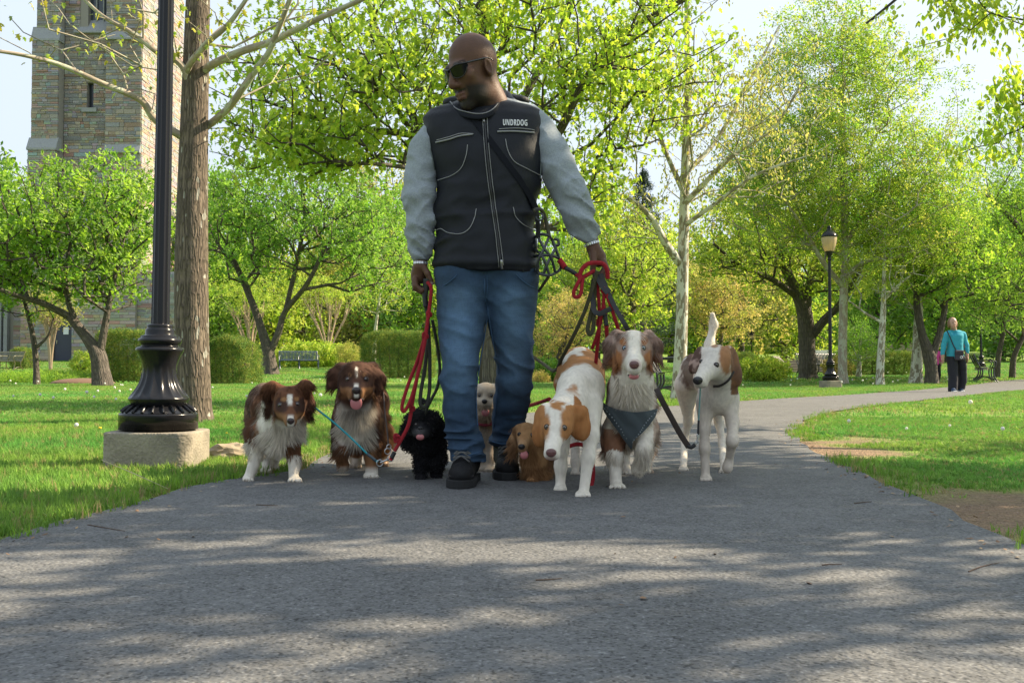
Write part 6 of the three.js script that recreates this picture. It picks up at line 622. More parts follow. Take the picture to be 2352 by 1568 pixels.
function dog(o) {
  const f = fig(o.d0), { P, R } = f, base = onGround(o.x, o.d0), G = thing('dog', o.label, 'dog', base), B = new Body(o.k || 0.022), r = rng(o.seed);
  const gy = f.gy, E = (px, py, dz, rx, ry, rz, rot, k) => B.ell(P(px, py, dz), R(rx), R(ry), R(rz), k, rot), C = (pts, k) => chain(B, pts.map(([x, y, z, q]) => [P(x, y, z), R(q)]), k), paw = (px, dz, w = 15, up = 0) => { const y = gy(dz) - up; E(px, y - 9, dz - 0.012, w * 0.92, 9.5, w * 1.15, null, 0.012); for (let i = 0; i < 4; i++) E(px + (i - 1.5) * w * 0.5, y - 6.5, dz - 0.012 - w * (i % 3 ? 1.2 : 1.0) * o.d0 / F, w * 0.235, 6.2, w * 0.42, null, 0.0015); };
  o.build({ B, E, C, paw, P, R, gy });
  const furry = o.fur; B.disp = o.disp || ((x, y, z) => (furry && furry.n > 32000 ? 0.012 : 0.003) * (fbm(x * 22, y * 14, z * 22, 2) - 0.5));
  const sx = (o.x - CX) / F, fx = (x, z) => f.X(x - sx * f.Z(z));        // measured along the dog's own axis
  const col = (x, y, z, n) => o.color(fx(x, z), f.Y(y), f.Z(z), fbm(x * 45, y * 45, z * 45, 3) - 0.5, n);
  const g = B.mesh(o.cell || 0.0065, (x, y, z, nx, ny, nz) => { const c = col(x, y, z, nz), v = 0.85 + 0.3 * noise(x * 160, y * 60, z * 160); return [c[0] * v, c[1] * v, c[2] * v]; });
  const bodyM = part('body', local(g.clone(), base), new THREE.MeshPhysicalMaterial({ vertexColors: true, roughness: 0.8, sheen: 0.25, specularIntensity: 0.3, side: THREE.DoubleSide }), G);
  if (furry) {                                                   // coat: strands rooted on the skin, lying with the growth of the hair
    const p = g.attributes.position, nn = g.attributes.normal, ix = g.index, T = ix.count / 3, cum = new Float32Array(T), a = V(), b = V(), c = V(); let s = 0;
    for (let t = 0; t < T; t++) { a.fromBufferAttribute(p, ix.getX(t * 3)); b.fromBufferAttribute(p, ix.getX(t * 3 + 1)); c.fromBufferAttribute(p, ix.getX(t * 3 + 2)); const ar = b.sub(a).cross(c.sub(a)).length(); const toCam = -nn.getZ(ix.getX(t * 3)); s += ar * (toCam > 0.5 ? 0.3 : 1); cum[t] = s; }
    const L = [], M4 = new THREE.Matrix4(), up = V(), fw = V(), sd = V();
    for (let i = 0; i < furry.n; i++) {
      const u = r() * s; let lo = 0, hi = T - 1; while (lo < hi) { const m = (lo + hi) >> 1; cum[m] < u ? lo = m + 1 : hi = m; }
      let w0 = r(), w1 = r(); if (w0 + w1 > 1) { w0 = 1 - w0; w1 = 1 - w1; } const i0 = ix.getX(lo * 3), i1 = ix.getX(lo * 3 + 1), i2 = ix.getX(lo * 3 + 2), q = V(), n = V();
      for (const [ii, w] of [[i0, 1 - w0 - w1], [i1, w0], [i2, w1]]) { a.fromBufferAttribute(p, ii); q.addScaledVector(a, w); a.fromBufferAttribute(nn, ii); n.addScaledVector(a, w); } n.normalize();
      const X = fx(q.x, q.z), Y = f.Y(q.y), Z = f.Z(q.z), len = furry.len(X, Y, Z) * (0.6 + 0.8 * r()); if (len < 0.003) continue;
      const sw = noise(q.x * 14, q.y * 14, q.z * 14 + 9) - 0.5, sw2 = noise(q.x * 14 + 40, q.y * 14, q.z * 14) - 0.5, fl = furry.flow ? furry.flow(X, Y, Z) : [0, -1, 0.1];
      fw.set(fl[0] + sw * 1.3 + (r() - 0.5) * 0.3, fl[1] + sw2 * 0.6, fl[2] + (r() - 0.5) * 0.4).addScaledVector(n, -n.dot(fw)); if (fw.lengthSq() < 1e-4) continue; fw.normalize();
      up.copy(n).multiplyScalar(furry.lift ?? 0.32).add(fw).normalize(); if (furry.curl) up.copy(n).addScaledVector(fw, 0.3).add(V(r() - 0.5, r() - 0.5, r() - 0.5)).normalize(); sd.crossVectors(up, furry.curl ? V(r() - 0.5, r() - 0.5, r() - 0.5) : fw); if (sd.lengthSq() < 1e-6) sd.set(1, 0, 0); sd.addScaledVector(up, -sd.dot(up)).normalize(); const bend = V().crossVectors(sd, up); if (!furry.curl && bend.dot(V(0, -1, 0)) < 0) { bend.negate(); sd.negate(); }
      const wd = (furry.w || 0.0026) * (0.7 + 0.6 * r()); M4.makeBasis(sd.clone().multiplyScalar(wd), up.clone().multiplyScalar(len), bend.clone().multiplyScalar(len)); q.addScaledVector(n, -0.003).sub(base); M4.setPosition(q);
      const cc = col(q.x + base.x, q.y + base.y, q.z + base.z, n.z), v = 0.72 + 0.56 * r(); L.push({ m: M4.clone(), c: LIN(cc[0] * v, cc[1] * v, cc[2] * v) });
    }
    scatter('fur', furry.curl ? CURL : STRAND, furMat, L, bodyM, 'stuff');
  }
  const glossy = mat(0.012, 0.01, 0.009, 0.08, { clearcoat: 1 });
  for (const [x, y, rad, iris] of o.eyes || []) { const h = B.hit(x, y); if (!h) continue; const e = part('eye', new THREE.SphereGeometry(R(rad), 16, 12), mat(...(iris || [0.03, 0.015, 0.008]).map(q => q * 0.7), 0.08, { clearcoat: 1 }), G); e.position.copy(h.sub(base)).add(V(0, 0, -R(rad) * 0.45)); part('pupil', new THREE.SphereGeometry(R(rad) * 0.62, 10, 8).translate(0, 0, R(rad) * 0.5), glossy, e); part('lid', new THREE.TorusGeometry(R(rad) * 0.95, R(rad) * 0.22, 6, 18).translate(0, 0, R(rad) * 0.4), mat(0.02, 0.013, 0.01, 0.5), e); }
  if (o.nose) { const [x, y, w, h, c] = o.nose, p = B.hit(x, y); const ng = new THREE.SphereGeometry(1, 20, 14), np = ng.attributes.position; for (let i = 0; i < np.count; i++) { const nx = np.getX(i), ny = np.getY(i), nz = np.getZ(i); const nost = Math.exp(-(Math.pow((Math.abs(nx) - 0.45) / 0.2, 2) + Math.pow((ny + 0.15) / 0.2, 2))) * (nz > 0 ? 0.3 : 0); np.setXYZ(i, nx * (1 + 0.12 * ny), ny, nz - nost); } ng.computeVertexNormals(); ng.scale(R(w), R(h), R(w * 0.7)); const m = part('nose', ng, mat(...c, 0.3), G); m.position.copy(p.sub(base)); }
  if (o.tongue) { const [x, y, w, h, dz] = o.tongue, mo = part('mouth', new THREE.SphereGeometry(1, 16, 10).scale(R(w * 1.25), R(h * 0.55), R(6)), mat(0.03, 0.012, 0.012, 0.5), G); mo.position.copy(P(x, y - h * 0.35, dz + 0.012).sub(base)); const tg = new THREE.SphereGeometry(1, 16, 12), tp = tg.attributes.position; for (let i = 0; i < tp.count; i++) { const ty = tp.getY(i); tp.setXYZ(i, tp.getX(i) * (1 - 0.12 * ty), ty, tp.getZ(i) * (1 - 0.25 * Math.exp(-Math.pow(tp.getX(i) / 0.2, 2))) - 0.3 * (1 - ty) * 0.0 + 0.35 * Math.sin((1 - ty) * 1.5)); } tg.computeVertexNormals(); tg.scale(R(w), R(h), R(5)); const t = part('tongue', tg, mat(0.5, 0.17, 0.17, 0.35), G); t.position.copy(P(x, y, dz).sub(base)); }
  return { G, B, f, base, P, R };
}
const mixc = (a, b, t) => { t = clamp(t); return [lerp(a[0], b[0], t), lerp(a[1], b[1], t), lerp(a[2], b[2], t)]; };
const WHITE = [0.69, 0.63, 0.53], CHOC = [0.105, 0.05, 0.029], DKCHOC = [0.05, 0.024, 0.016], TAN = [0.28, 0.14, 0.06], RUST = [0.3, 0.12, 0.04], DOGS = {};
const blob = (X, Y, cx, cy, rx, ry, n, s = 0.25) => sst(1 + s, 1 - s, Math.hypot((X - cx) / rx, (Y - cy) / ry) + n * 0.8);
// brown and white shepherd with the turquoise lead
DOGS.a = dog({ d0: 4.19, x: 640, seed: 1, label: 'brown and white long-haired shepherd dog walking next to the lamp, head lowered',
  build({ E, C, paw, gy }) { E(646, 972, 0.02, 52, 52, 50); C([[632, 940, 0.14, 56], [615, 930, 0.48, 56]]); E(606, 962, 0.45, 46, 62, 60); E(596, 1000, 0.2, 30, 40, 70); C([[655, 965, 0.0, 44], [663, 934, -0.1, 36]]); E(664, 926, -0.14, 35, 38, 40); E(664, 944, -0.17, 33, 20, 30); C([[665, 946, -0.2, 19], [667, 964, -0.27, 13]]); E(667, 974, -0.245, 10, 6, 18);
    C([[644, 896, -0.12, 12], [624, 888, -0.12, 11], [606, 896, -0.13, 8]]); C([[614, 894, -0.12, 10], [612, 930, -0.09, 9], [618, 950, -0.06, 8]]); C([[686, 896, -0.12, 12], [702, 885, -0.12, 11], [715, 886, -0.13, 7]]); C([[704, 890, -0.1, 10], [711, 925, -0.07, 9], [708, 955, -0.04, 8]]);
    C([[602, 990, 0.02, 24], [588, 1045, 0.03, 14], [572, gy(0.02) - 14, 0.02, 11]]); paw(569, 0.02, 14); C([[674, 995, 0.02, 22], [676, 1055, 0.02, 14], [674, gy(-0.01) - 12, 0.0, 12]]); paw(677, -0.01, 17); C([[606, 985, 0.42, 30], [612, 1040, 0.5, 14], [612, gy(0.4) - 12, 0.42, 11]]); paw(611, 0.4, 13); C([[645, 985, 0.46, 30], [634, 1040, 0.58, 13], [630, gy(0.5) - 10, 0.52, 10]]); paw(629, 0.5, 13); E(648, 1015, 0.02, 34, 26, 40); },
  color(X, Y, Z, n) { const dx = X - 666; let c = mixc([0.15, 0.066, 0.034], [0.19, 0.125, 0.09], sst(0.1, 0.5, Z + n * 0.2)); if (Z < -0.04 && Y < 985) { c = mixc([0.12, 0.05, 0.024], DKCHOC, blob(X, Y, 646, 926, 15, 16, n) + blob(X, Y, 690, 926, 15, 16, n)); c = mixc(c, TAN, 0.9 * (blob(X, Y, 652, 913, 6, 5, n) + blob(X, Y, 680, 913, 6, 5, n)) + 0.9 * sst(940, 950, Y + n * 8) * sst(6, 12, Math.abs(dx))); c = mixc(c, WHITE, sst(7, 3.5, Math.abs(dx + 1) + n * 4) * sst(900, 906, Y) * sst(930, 918, Y) + sst(9, 5, Math.abs(dx) + n * 4) * sst(942, 952, Y)); if (Math.abs(dx) > 36 && Y > 900) c = mixc(DKCHOC, CHOC, 0.5); }
    const ch = sst(950, 966, Y - n * 20) * sst(0.16, 0.1, Z) * sst(62, 46, Math.abs(X - 648) + n * 20) * sst(-0.16, -0.1, Z); c = mixc(c, WHITE, ch); if (Y > 1004 + n * 10 && Z < 0.2 && X > 657) c = mixc(CHOC, TAN, 0.35); if (Z < 0.25 && Y > (X < 640 ? 1008 : 1045) + n * 14) c = WHITE; if (Z >= 0.25 && Y > 1015) c = mixc(TAN, WHITE, sst(1045, 1062, Y + n * 10)); c = mixc(c, WHITE, blob(X, Y, 650, 876, 30, 14, n) * sst(0.0, 0.1, Z)); c = mixc(c, WHITE, blob(X, Y, 603, 950, 7, 34, n) * sst(0.1, 0, Z) * 0.8); return c; },
  fur: { n: 42000, w: 0.002, len: (X, Y, Z) => Z < -0.1 && Math.abs(X - 666) < 34 && Y > 895 && Y < 985 ? 0.005 : Y > 1050 ? 0.014 : Y < 960 && Z < -0.03 ? 0.034 : Z > 0.2 ? 0.05 : 0.044, flow: (X, Y, Z) => [(X - 645) / 90, -1, Z < -0.1 ? -0.1 : -0.4] },
  eyes: [[643, 930, 5.4, [0.09, 0.035, 0.012]], [682, 928, 5.4, [0.09, 0.035, 0.012]]], nose: [667, 967, 8, 7, [0.035, 0.02, 0.018]] });
// chocolate shepherd, panting
DOGS.b = dog({ d0: 4.36, x: 830, seed: 2, label: 'dark brown long-haired shepherd dog with white chest, panting beside the red leash',
  build({ E, C, paw, gy }) { E(822, 965, 0.04, 60, 56, 56); C([[834, 930, 0.18, 62], [838, 930, 0.6, 54]]); E(842, 985, 0.3, 50, 50, 90); C([[820, 940, 0.0, 52], [820, 895, -0.08, 44]]); E(820, 872, -0.12, 43, 42, 44); E(820, 892, -0.15, 36, 22, 34); C([[819, 892, -0.19, 20], [818, 903, -0.26, 15]]); E(818, 916, -0.2, 17, 9, 24); E(780, 858, -0.08, 14, 12, 12);
    C([[786, 846, -0.1, 14], [768, 862, -0.11, 13], [762, 886, -0.12, 9]]); C([[854, 846, -0.1, 14], [870, 868, -0.11, 13], [873, 895, -0.12, 8]]); C([[786, 995, 0.04, 26], [783, 1035, -0.02, 17], [786, 1062, 0.03, 13]]); E(789, 1070, 0.03, 14, 12, 16); C([[852, 995, 0.04, 26], [855, 1050, 0.03, 16], [853, gy(0) - 12, 0.0, 13]]); paw(852, -0.02, 18); C([[818, 1000, 0.5, 26], [818, 1050, 0.56, 14], [817, gy(0.4) - 10, 0.45, 12]]); paw(817, 0.4, 15); C([[878, 990, 0.5, 28], [880, 1050, 0.58, 14], [880, gy(0.5) - 10, 0.52, 12]]); paw(879, 0.48, 14); E(818, 1005, 0.0, 30, 24, 30); },
  color(X, Y, Z, n) { const dx = X - 819; let c = mixc(CHOC, [0.12, 0.055, 0.03], sst(0.5, 1, (X - 850) / 45)); if (Z < -0.05 && Y < 945) { c = mixc(CHOC, DKCHOC, 0.85 * (blob(X, Y, 800, 874, 20, 14, n) + blob(X, Y, 843, 874, 20, 14, n)) + 0.5); c = mixc(c, TAN, 0.85 * sst(884, 892, Y + n * 6) * sst(918, 906, Y) * sst(8, 12, Math.abs(dx)) * sst(40, 32, Math.abs(dx))); c = mixc(c, TAN, 0.5 * (blob(X, Y, 806, 860, 5, 4, n) + blob(X, Y, 836, 860, 5, 4, n))); c = mixc(c, WHITE, sst(3, 1, Math.abs(dx) + n * 3) * sst(840, 846, Y) * sst(870, 856, Y) + sst(6, 3.5, Math.abs(dx) + n * 4) * sst(875, 884, Y) * sst(912, 906, Y)); }
    const ch = sst(918, 936, Y - n * 16 + Math.abs(dx) * 0.2) * sst(1024, 1008, Y + n * 12) * sst(0.12, 0.05, Z) * sst(46, 34, Math.abs(X - 815) + n * 16) * sst(-0.14, -0.09, Z); c = mixc(c, WHITE, ch); if (Y > 1020) c = mixc(c, TAN, 0.75 * sst(1020, 1046, Y + n * 16)); if (Y > 1062 + n * 12 && Z < 0.2) c = mixc(c, WHITE, sst(1066, 1082, Y)); if (Z > 0.2 && Y > 1074) c = mixc(c, WHITE, 0.6); if (X > 872 && Y > 960) c = mixc(c, TAN, 0.6); return c; },
  fur: { n: 44000, w: 0.002, len: (X, Y, Z) => Z < -0.1 && Math.abs(X - 819) < 36 && Y > 855 && Y < 935 ? 0.005 : Y > 1045 ? 0.016 : Y < 905 ? 0.042 : 0.048, flow: (X, Y, Z) => [(X - 820) / 70, Y < 850 ? -0.4 : -1, -0.3] },
  eyes: [[799, 871, 5.4, [0.08, 0.04, 0.018]], [840, 871, 5.4, [0.07, 0.035, 0.016]]], nose: [818, 897, 9.5, 8, [0.025, 0.015, 0.013]], tongue: [818, 924, 13, 16, -0.245] });
// black poodle
DOGS.c = dog({ d0: 4.27, x: 978, seed: 3, label: 'small curly black poodle with pink tongue trotting at the heel', cell: 0.006,
  build({ E, C, paw, gy }) { E(978, 1015, 0.02, 36, 32, 36); C([[980, 1000, 0.08, 38], [984, 1000, 0.34, 34]]); E(970, 972, -0.06, 32, 31, 32); E(968, 990, -0.1, 22, 16, 22); C([[967, 990, -0.12, 14], [965, 996, -0.16, 10]]); C([[944, 965, -0.03, 13], [938, 995, -0.02, 14], [937, 1022, 0.0, 12]]); C([[996, 962, -0.03, 14], [1008, 985, -0.02, 14], [1010, 1008, 0.0, 11]]); C([[965, 1030, 0.02, 16], [967, 1065, 0.01, 12], [967, gy(0) - 10, 0.0, 11]]); paw(967, 0, 12); C([[1000, 1030, 0.03, 16], [1003, 1065, 0.02, 12], [1003, gy(0.06) - 10, 0.05, 11]]); paw(1003, 0.05, 12); C([[972, 1020, 0.32, 18], [978, 1060, 0.38, 11], [980, gy(0.35) - 9, 0.36, 10]]); paw(980, 0.34, 11); C([[1006, 1020, 0.34, 18], [1012, 1055, 0.4, 11], [1010, gy(0.4) - 9, 0.4, 10]]); paw(1010, 0.39, 11); },
  color(X, Y, Z, n) { return mixc([0.012, 0.012, 0.014], [0.09, 0.085, 0.085], 0.7 * blob(X, Y, 966, 992, 20, 12, n) + 0.3 * (n + 0.3)); },
  fur: { n: 15000, curl: true, w: 0.0042, len: (X, Y, Z) => Z < -0.05 && Math.hypot(X - 968, Y - 986) < 22 ? 0.008 : Y > 1085 ? 0.014 : 0.026 }, eyes: [[956, 975, 3.8, [0.05, 0.03, 0.02]], [982, 974, 3.8, [0.05, 0.03, 0.02]]], nose: [965, 984, 5.5, 4.5, [0.008, 0.008, 0.009]], tongue: [965, 1003, 9, 7, -0.172] });
// wheaten dog seen between the legs
DOGS.d = dog({ d0: 4.6, x: 1116, seed: 4, label: 'shaggy cream terrier with open mouth seen between the walker\'s legs', cell: 0.006,
  build({ E, C, paw, gy }) { E(1116, 990, 0.04, 30, 38, 34); C([[1118, 985, 0.1, 32], [1122, 990, 0.45, 32]]); C([[1116, 965, 0.0, 24], [1115, 925, -0.06, 24]]); E(1115, 905, -0.08, 27, 27, 28); E(1114, 926, -0.11, 22, 16, 22); E(1114, 952, -0.08, 20, 12, 18); C([[1094, 890, -0.05, 9], [1088, 905, -0.05, 8], [1090, 918, -0.05, 6]]); C([[1136, 890, -0.05, 9], [1142, 905, -0.05, 8], [1141, 918, -0.05, 6]]); C([[1103, 1010, 0.02, 14], [1106, 1050, 0.02, 10], [1106, gy(0.02) - 9, 0.02, 9]]); paw(1106, 0.02, 11); C([[1126, 1010, 0.02, 14], [1124, 1050, 0.0, 10], [1124, gy(-0.02) - 9, -0.02, 9]]); paw(1124, -0.02, 12); C([[1104, 1000, 0.42, 16], [1106, gy(0.45) - 9, 0.45, 9]]); paw(1106, 0.44, 10); C([[1136, 1000, 0.42, 16], [1138, gy(0.45) - 9, 0.45, 9]]); paw(1138, 0.44, 10); },
  color(X, Y, Z, n) { let c = mixc([0.42, 0.32, 0.22], [0.55, 0.48, 0.38], 0.5 + n); c = mixc(c, [0.12, 0.09, 0.065], 0.7 * (blob(X, Y, 1101, 906, 8, 7, n) + blob(X, Y, 1128, 906, 8, 7, n))); if (Y > 945 && Y < 975) c = mixc(c, [0.3, 0.18, 0.1], 0.4); if (Y > 975) c = mixc(c, [0.36, 0.3, 0.24], 0.6 + n); return c; },
  fur: { n: 16000, w: 0.0022, len: (X, Y, Z) => Y > 1050 ? 0.016 : Y < 940 ? 0.02 : 0.028, flow: (X, Y, Z) => [(X - 1115) / 30, -1, 0] }, eyes: [[1102, 908, 3.4], [1128, 908, 3.4]], nose: [1113, 922, 6.5, 5.5, [0.015, 0.012, 0.012]], tongue: [1115, 946, 9, 10, -0.128] });
// long-haired dachshund
DOGS.e = dog({ d0: 4.2, x: 1230, seed: 5, label: 'small golden long-haired dachshund tucked behind the hound\'s ear', cell: 0.006,
  build({ E, C, paw, gy }) { E(1228, 1062, 0.02, 34, 34, 36); C([[1234, 1060, 0.08, 36], [1246, 1062, 0.5, 32]]); C([[1222, 1045, 0.0, 26], [1212, 1015, -0.05, 22]]); E(1209, 996, -0.06, 26, 26, 27); C([[1203, 1012, -0.1, 15], [1199, 1026, -0.16, 9]]); E(1201, 1034, -0.13, 9, 5, 14); C([[1190, 985, -0.04, 9], [1181, 1010, -0.04, 10], [1179, 1042, -0.03, 8]]); C([[1230, 985, -0.04, 9], [1238, 1012, -0.03, 11], [1238, 1042, -0.02, 8]]); C([[1216, 1080, 0.02, 13], [1220, gy(0) - 8, 0, 9]]); paw(1221, -0.01, 12); C([[1248, 1080, 0.04, 13], [1248, gy(0.04) - 8, 0.04, 9]]); paw(1248, 0.03, 12); C([[1236, 1080, 0.5, 13], [1234, gy(0.5) - 8, 0.5, 9]]); paw(1234, 0.5, 11); C([[1262, 1080, 0.5, 13], [1262, gy(0.5) - 8, 0.5, 9]]); paw(1262, 0.5, 11); C([[1245, 1040, 0.62, 9], [1240, 1005, 0.75, 7], [1226, 982, 0.8, 5]]); },
  color(X, Y, Z, n) { let c = mixc([0.42, 0.24, 0.11], [0.28, 0.14, 0.06], 0.4 + n * 1.6); if (Z < -0.1 && Y > 1004) c = mixc(c, [0.4, 0.26, 0.15], 0.4); if (X < 1190 && Y > 1000) c = mixc(c, [0.28, 0.16, 0.09], 0.5); return c; },
  fur: { n: 20000, w: 0.002, len: (X, Y, Z) => Z < -0.08 && Y > 975 && Math.abs(X - 1207) < 20 ? 0.006 : Y > 1030 || X < 1190 ? 0.042 : 0.024, flow: (X) => [(X - 1225) / 60, -1, 0] }, eyes: [[1193, 997, 4.2], [1221, 999, 4.2]], nose: [1198, 1026, 8, 6.5, [0.012, 0.01, 0.01]], tongue: [1204, 1044, 9, 10, -0.155] });
// orange and white hound in front
DOGS.f = dog({ d0: 3.85, x: 1320, seed: 6, label: 'white and orange hound leading the pack with head lowered', k: 0.025,
  build({ B, E, C, paw, gy, P, R }) { C([[1336, 895, 0.1, 56], [1334, 860, 0.4, 58], [1330, 842, 0.72, 54]]); E(1330, 850, 0.68, 56, 58, 50); E(1326, 940, 0.06, 50, 50, 55); E(1318, 890, 0.04, 40, 42, 50); C([[1316, 920, 0.0, 42], [1292, 950, -0.12, 36], [1282, 965, -0.2, 32]]); E(1281, 968, -0.22, 33, 40, 40, [0.5, 0, 0]); E(1278, 990, -0.25, 28, 26, 28); C([[1274, 1005, -0.28, 20], [1267, 1036, -0.34, 16]], 0.02); E(1268, 1046, -0.315, 16, 8, 20); E(1276, 980, -0.27, 25, 8, 12);
    E(1243, 975, -0.2, 13, 42, 22, [0, 0.5, -0.08]); E(1240, 1000, -0.2, 13, 26, 20, [0, 0.5, 0.1]); C([[1256, 940, -0.2, 12], [1243, 955, -0.2, 11]]); E(1332, 968, -0.17, 22, 38, 9, [0.1, 0.5, -0.25]); E(1342, 988, -0.17, 16, 24, 8, [0.1, 0.5, -0.15]); C([[1306, 936, -0.19, 12], [1328, 948, -0.18, 12]]);
    C([[1298, 955, 0.06, 28], [1290, 1030, 0.04, 15], [1288, 1070, 0.05, 13], [1287, gy(0.05) - 14, 0.05, 11.5]]); paw(1287, 0.045, 16); C([[1354, 930, 0.02, 32], [1357, 1000, -0.05, 17], [1351, 1050, -0.09, 14], [1341, gy(-0.12) - 14, -0.12, 11.5]]); paw(1339, -0.14, 19); C([[1300, 880, 0.66, 34], [1318, 985, 0.78, 16], [1322, 1060, 0.66, 11], [1322, gy(0.62) - 10, 0.62, 10]]); paw(1321, 0.6, 13); C([[1362, 880, 0.66, 34], [1366, 985, 0.76, 16], [1354, 1050, 0.68, 11], [1352, gy(0.62) - 10, 0.62, 10]]); paw(1352, 0.6, 13); C([[1334, 828, 0.9, 10], [1340, 870, 0.98, 8], [1345, 930, 1.0, 5]]); },
  color(X, Y, Z, n) { const O = [0.36, 0.165, 0.06]; let c = WHITE.slice(); if (Z > 0.16) { const m = fbm(X * 0.021 + 3, Y * 0.021, Z * 3.1, 2) + n * 0.15; c = mixc(WHITE, O, sst(0.34, 0.4, m + 0.2 * sst(1345, 1365, X)) * sst(0.14, 0.2, Z + n * 0.1)); c = mixc(c, WHITE, blob(X, Y, 1310, 880, 34, 14, n) + sst(960, 985, Y)); } if (Z > 0.05 && Z < 0.3 && Y < 915) c = mixc(c, O, sst(0.1, 0.16, Z + n * 0.1) * sst(860, 850, Y - X * 0.0) ); if (Z < 0.05) { c = mixc(c, O, blob(X, Y, 1316, 912, 15, 26, n * 1.4) * sst(-0.12, -0.05, Z)); } const head = Z < -0.1 && !(X > 1328 && Y > 975 + n * 4 && Z > -0.16); if (head && Y < 1060) { const face = Y < 1010; if (X < 1256 - (Y - 930) * 0.02 && Y > 925) c = O; if (X > 1300 && Y > 925 && Y < 1030) c = O; c = mixc(c, O, blob(X, Y, 1254, 968, 12, 32, n) + blob(X, Y, 1304, 965, 15, 34, n)); c = mixc(c, O, blob(X, Y, 1282, 925, 16, 9, n * 2)); c = mixc(c, [0.34, 0.2, 0.16], 0.75 * blob(X, Y, 1266, 1042, 15, 13, n)); if (X < 1246 || X > 1318) c = mixc(O, [0.27, 0.1, 0.03], 0.4 + n); } return c; },
  fur: { n: 30000, w: 0.0016, lift: 0.12, len: (X, Y, Z) => Z < -0.22 && Y > 985 ? 0.004 : 0.009, flow: (X, Y, Z) => [(X - 1320) / 120, -1, -0.6] },
  eyes: [[1256, 980, 5.2, [0.2, 0.15, 0.09]], [1296, 982, 5.4, [0.2, 0.15, 0.09]]], nose: [1266, 1040, 11, 9, [0.12, 0.05, 0.045]] });
// merle shepherd with bandana
DOGS.g = dog({ d0: 3.98, x: 1450, seed: 7, label: 'merle shepherd dog with white blaze and dark bandana, mouth open', 
  build({ E, C, paw, gy }) { E(1450, 935, 0.04, 56, 70, 58); C([[1452, 900, 0.18, 60], [1452, 910, 0.65, 54]]); E(1452, 975, 0.1, 54, 50, 70); C([[1450, 915, 0.0, 52], [1452, 850, -0.08, 46]]); E(1453, 806, -0.12, 45, 46, 46); E(1453, 828, -0.15, 37, 24, 36); C([[1455, 826, -0.2, 21], [1457, 844, -0.28, 16]]); E(1456, 861, -0.22, 15, 9, 24); C([[1418, 772, -0.08, 15], [1400, 792, -0.09, 14], [1395, 830, -0.09, 10]]); C([[1488, 772, -0.08, 15], [1506, 792, -0.09, 14], [1512, 822, -0.09, 10]]);
    C([[1408, 985, 0.04, 26], [1412, 1050, 0.02, 17], [1415, gy(0) - 12, 0.0, 13]]); paw(1418, -0.02, 20); C([[1488, 985, 0.04, 26], [1478, 1035, -0.04, 17], [1468, 1070, 0.03, 15]]); E(1466, 1078, 0.03, 16, 16, 18); C([[1420, 980, 0.6, 28], [1432, 1040, 0.66, 14], [1440, gy(0.5) - 10, 0.55, 12]]); paw(1442, 0.5, 14); C([[1486, 980, 0.6, 28], [1490, 1040, 0.66, 14], [1488, gy(0.55) - 10, 0.58, 12]]); paw(1488, 0.55, 14); E(1400, 1010, 0.08, 22, 40, 34); },
  color(X, Y, Z, n) { const MER = [0.23, 0.17, 0.14], dx = X - 1456; let c = mixc(MER, [0.38, 0.33, 0.3], 0.5 + n * 2.4); if (Z > 0.15) c = mixc(c, [0.3, 0.17, 0.1], 0.3); if (Z < -0.03 && Y < 880) { c = mixc(c, [0.3, 0.16, 0.09], 0.45); c = mixc(c, RUST, 0.9 * (blob(X, Y, 1418, 830, 17, 22, n) + blob(X, Y, 1494, 830, 17, 22, n) + blob(X, Y, 1432, 786, 7, 10, n) + blob(X, Y, 1480, 786, 7, 10, n))); const bl = 14 + 12 * sst(810, 836, Y); c = mixc(c, WHITE, sst(bl + 3, bl - 3, Math.abs(dx) + n * 8) * sst(-0.05, -0.09, Z)); c = mixc(c, [0.14, 0.075, 0.055], (X > 1492 || X < 1408) && Y > 775 ? 0.55 : 0); c = mixc(c, [0.3, 0.14, 0.12], 0.5 * blob(X, Y, 1457, 836, 13, 10, n)); if (Y > 862) c = WHITE; }
    const ch = sst(852, 872, Y - n * 14) * sst(0.2, 0.12, Z) * sst(62, 50, Math.abs(X - 1450) + n * 16) * sst(1010, 985, Y + n * 20); c = mixc(c, WHITE, ch); if (Y > 985) { c = mixc(c, X < 1440 ? [0.22, 0.09, 0.04] : WHITE, 0.85); if (Y > 1035 + n * 26) c = WHITE; } if (X > 1500 && Y > 900) c = mixc(c, [0.32, 0.2, 0.13], 0.7); return c; },
  fur: { n: 46000, w: 0.002, len: (X, Y, Z) => Z < -0.1 && Math.abs(X - 1456) < 34 && Y > 775 && Y < 875 ? 0.007 : Y > 1060 ? 0.015 : Y < 850 ? 0.036 : Math.abs(X - 1446) < 56 && Y > 915 && Y < 1020 ? 0.026 : 0.046, flow: (X, Y, Z) => [(X - 1450) / 80, -1, -0.2] },
  eyes: [[1435, 799, 4.8, [0.35, 0.48, 0.58]], [1478, 799, 4.8, [0.4, 0.48, 0.42]]], nose: [1457, 838, 10.5, 9, [0.12, 0.05, 0.045]], tongue: [1456, 864, 11, 7, -0.26] });
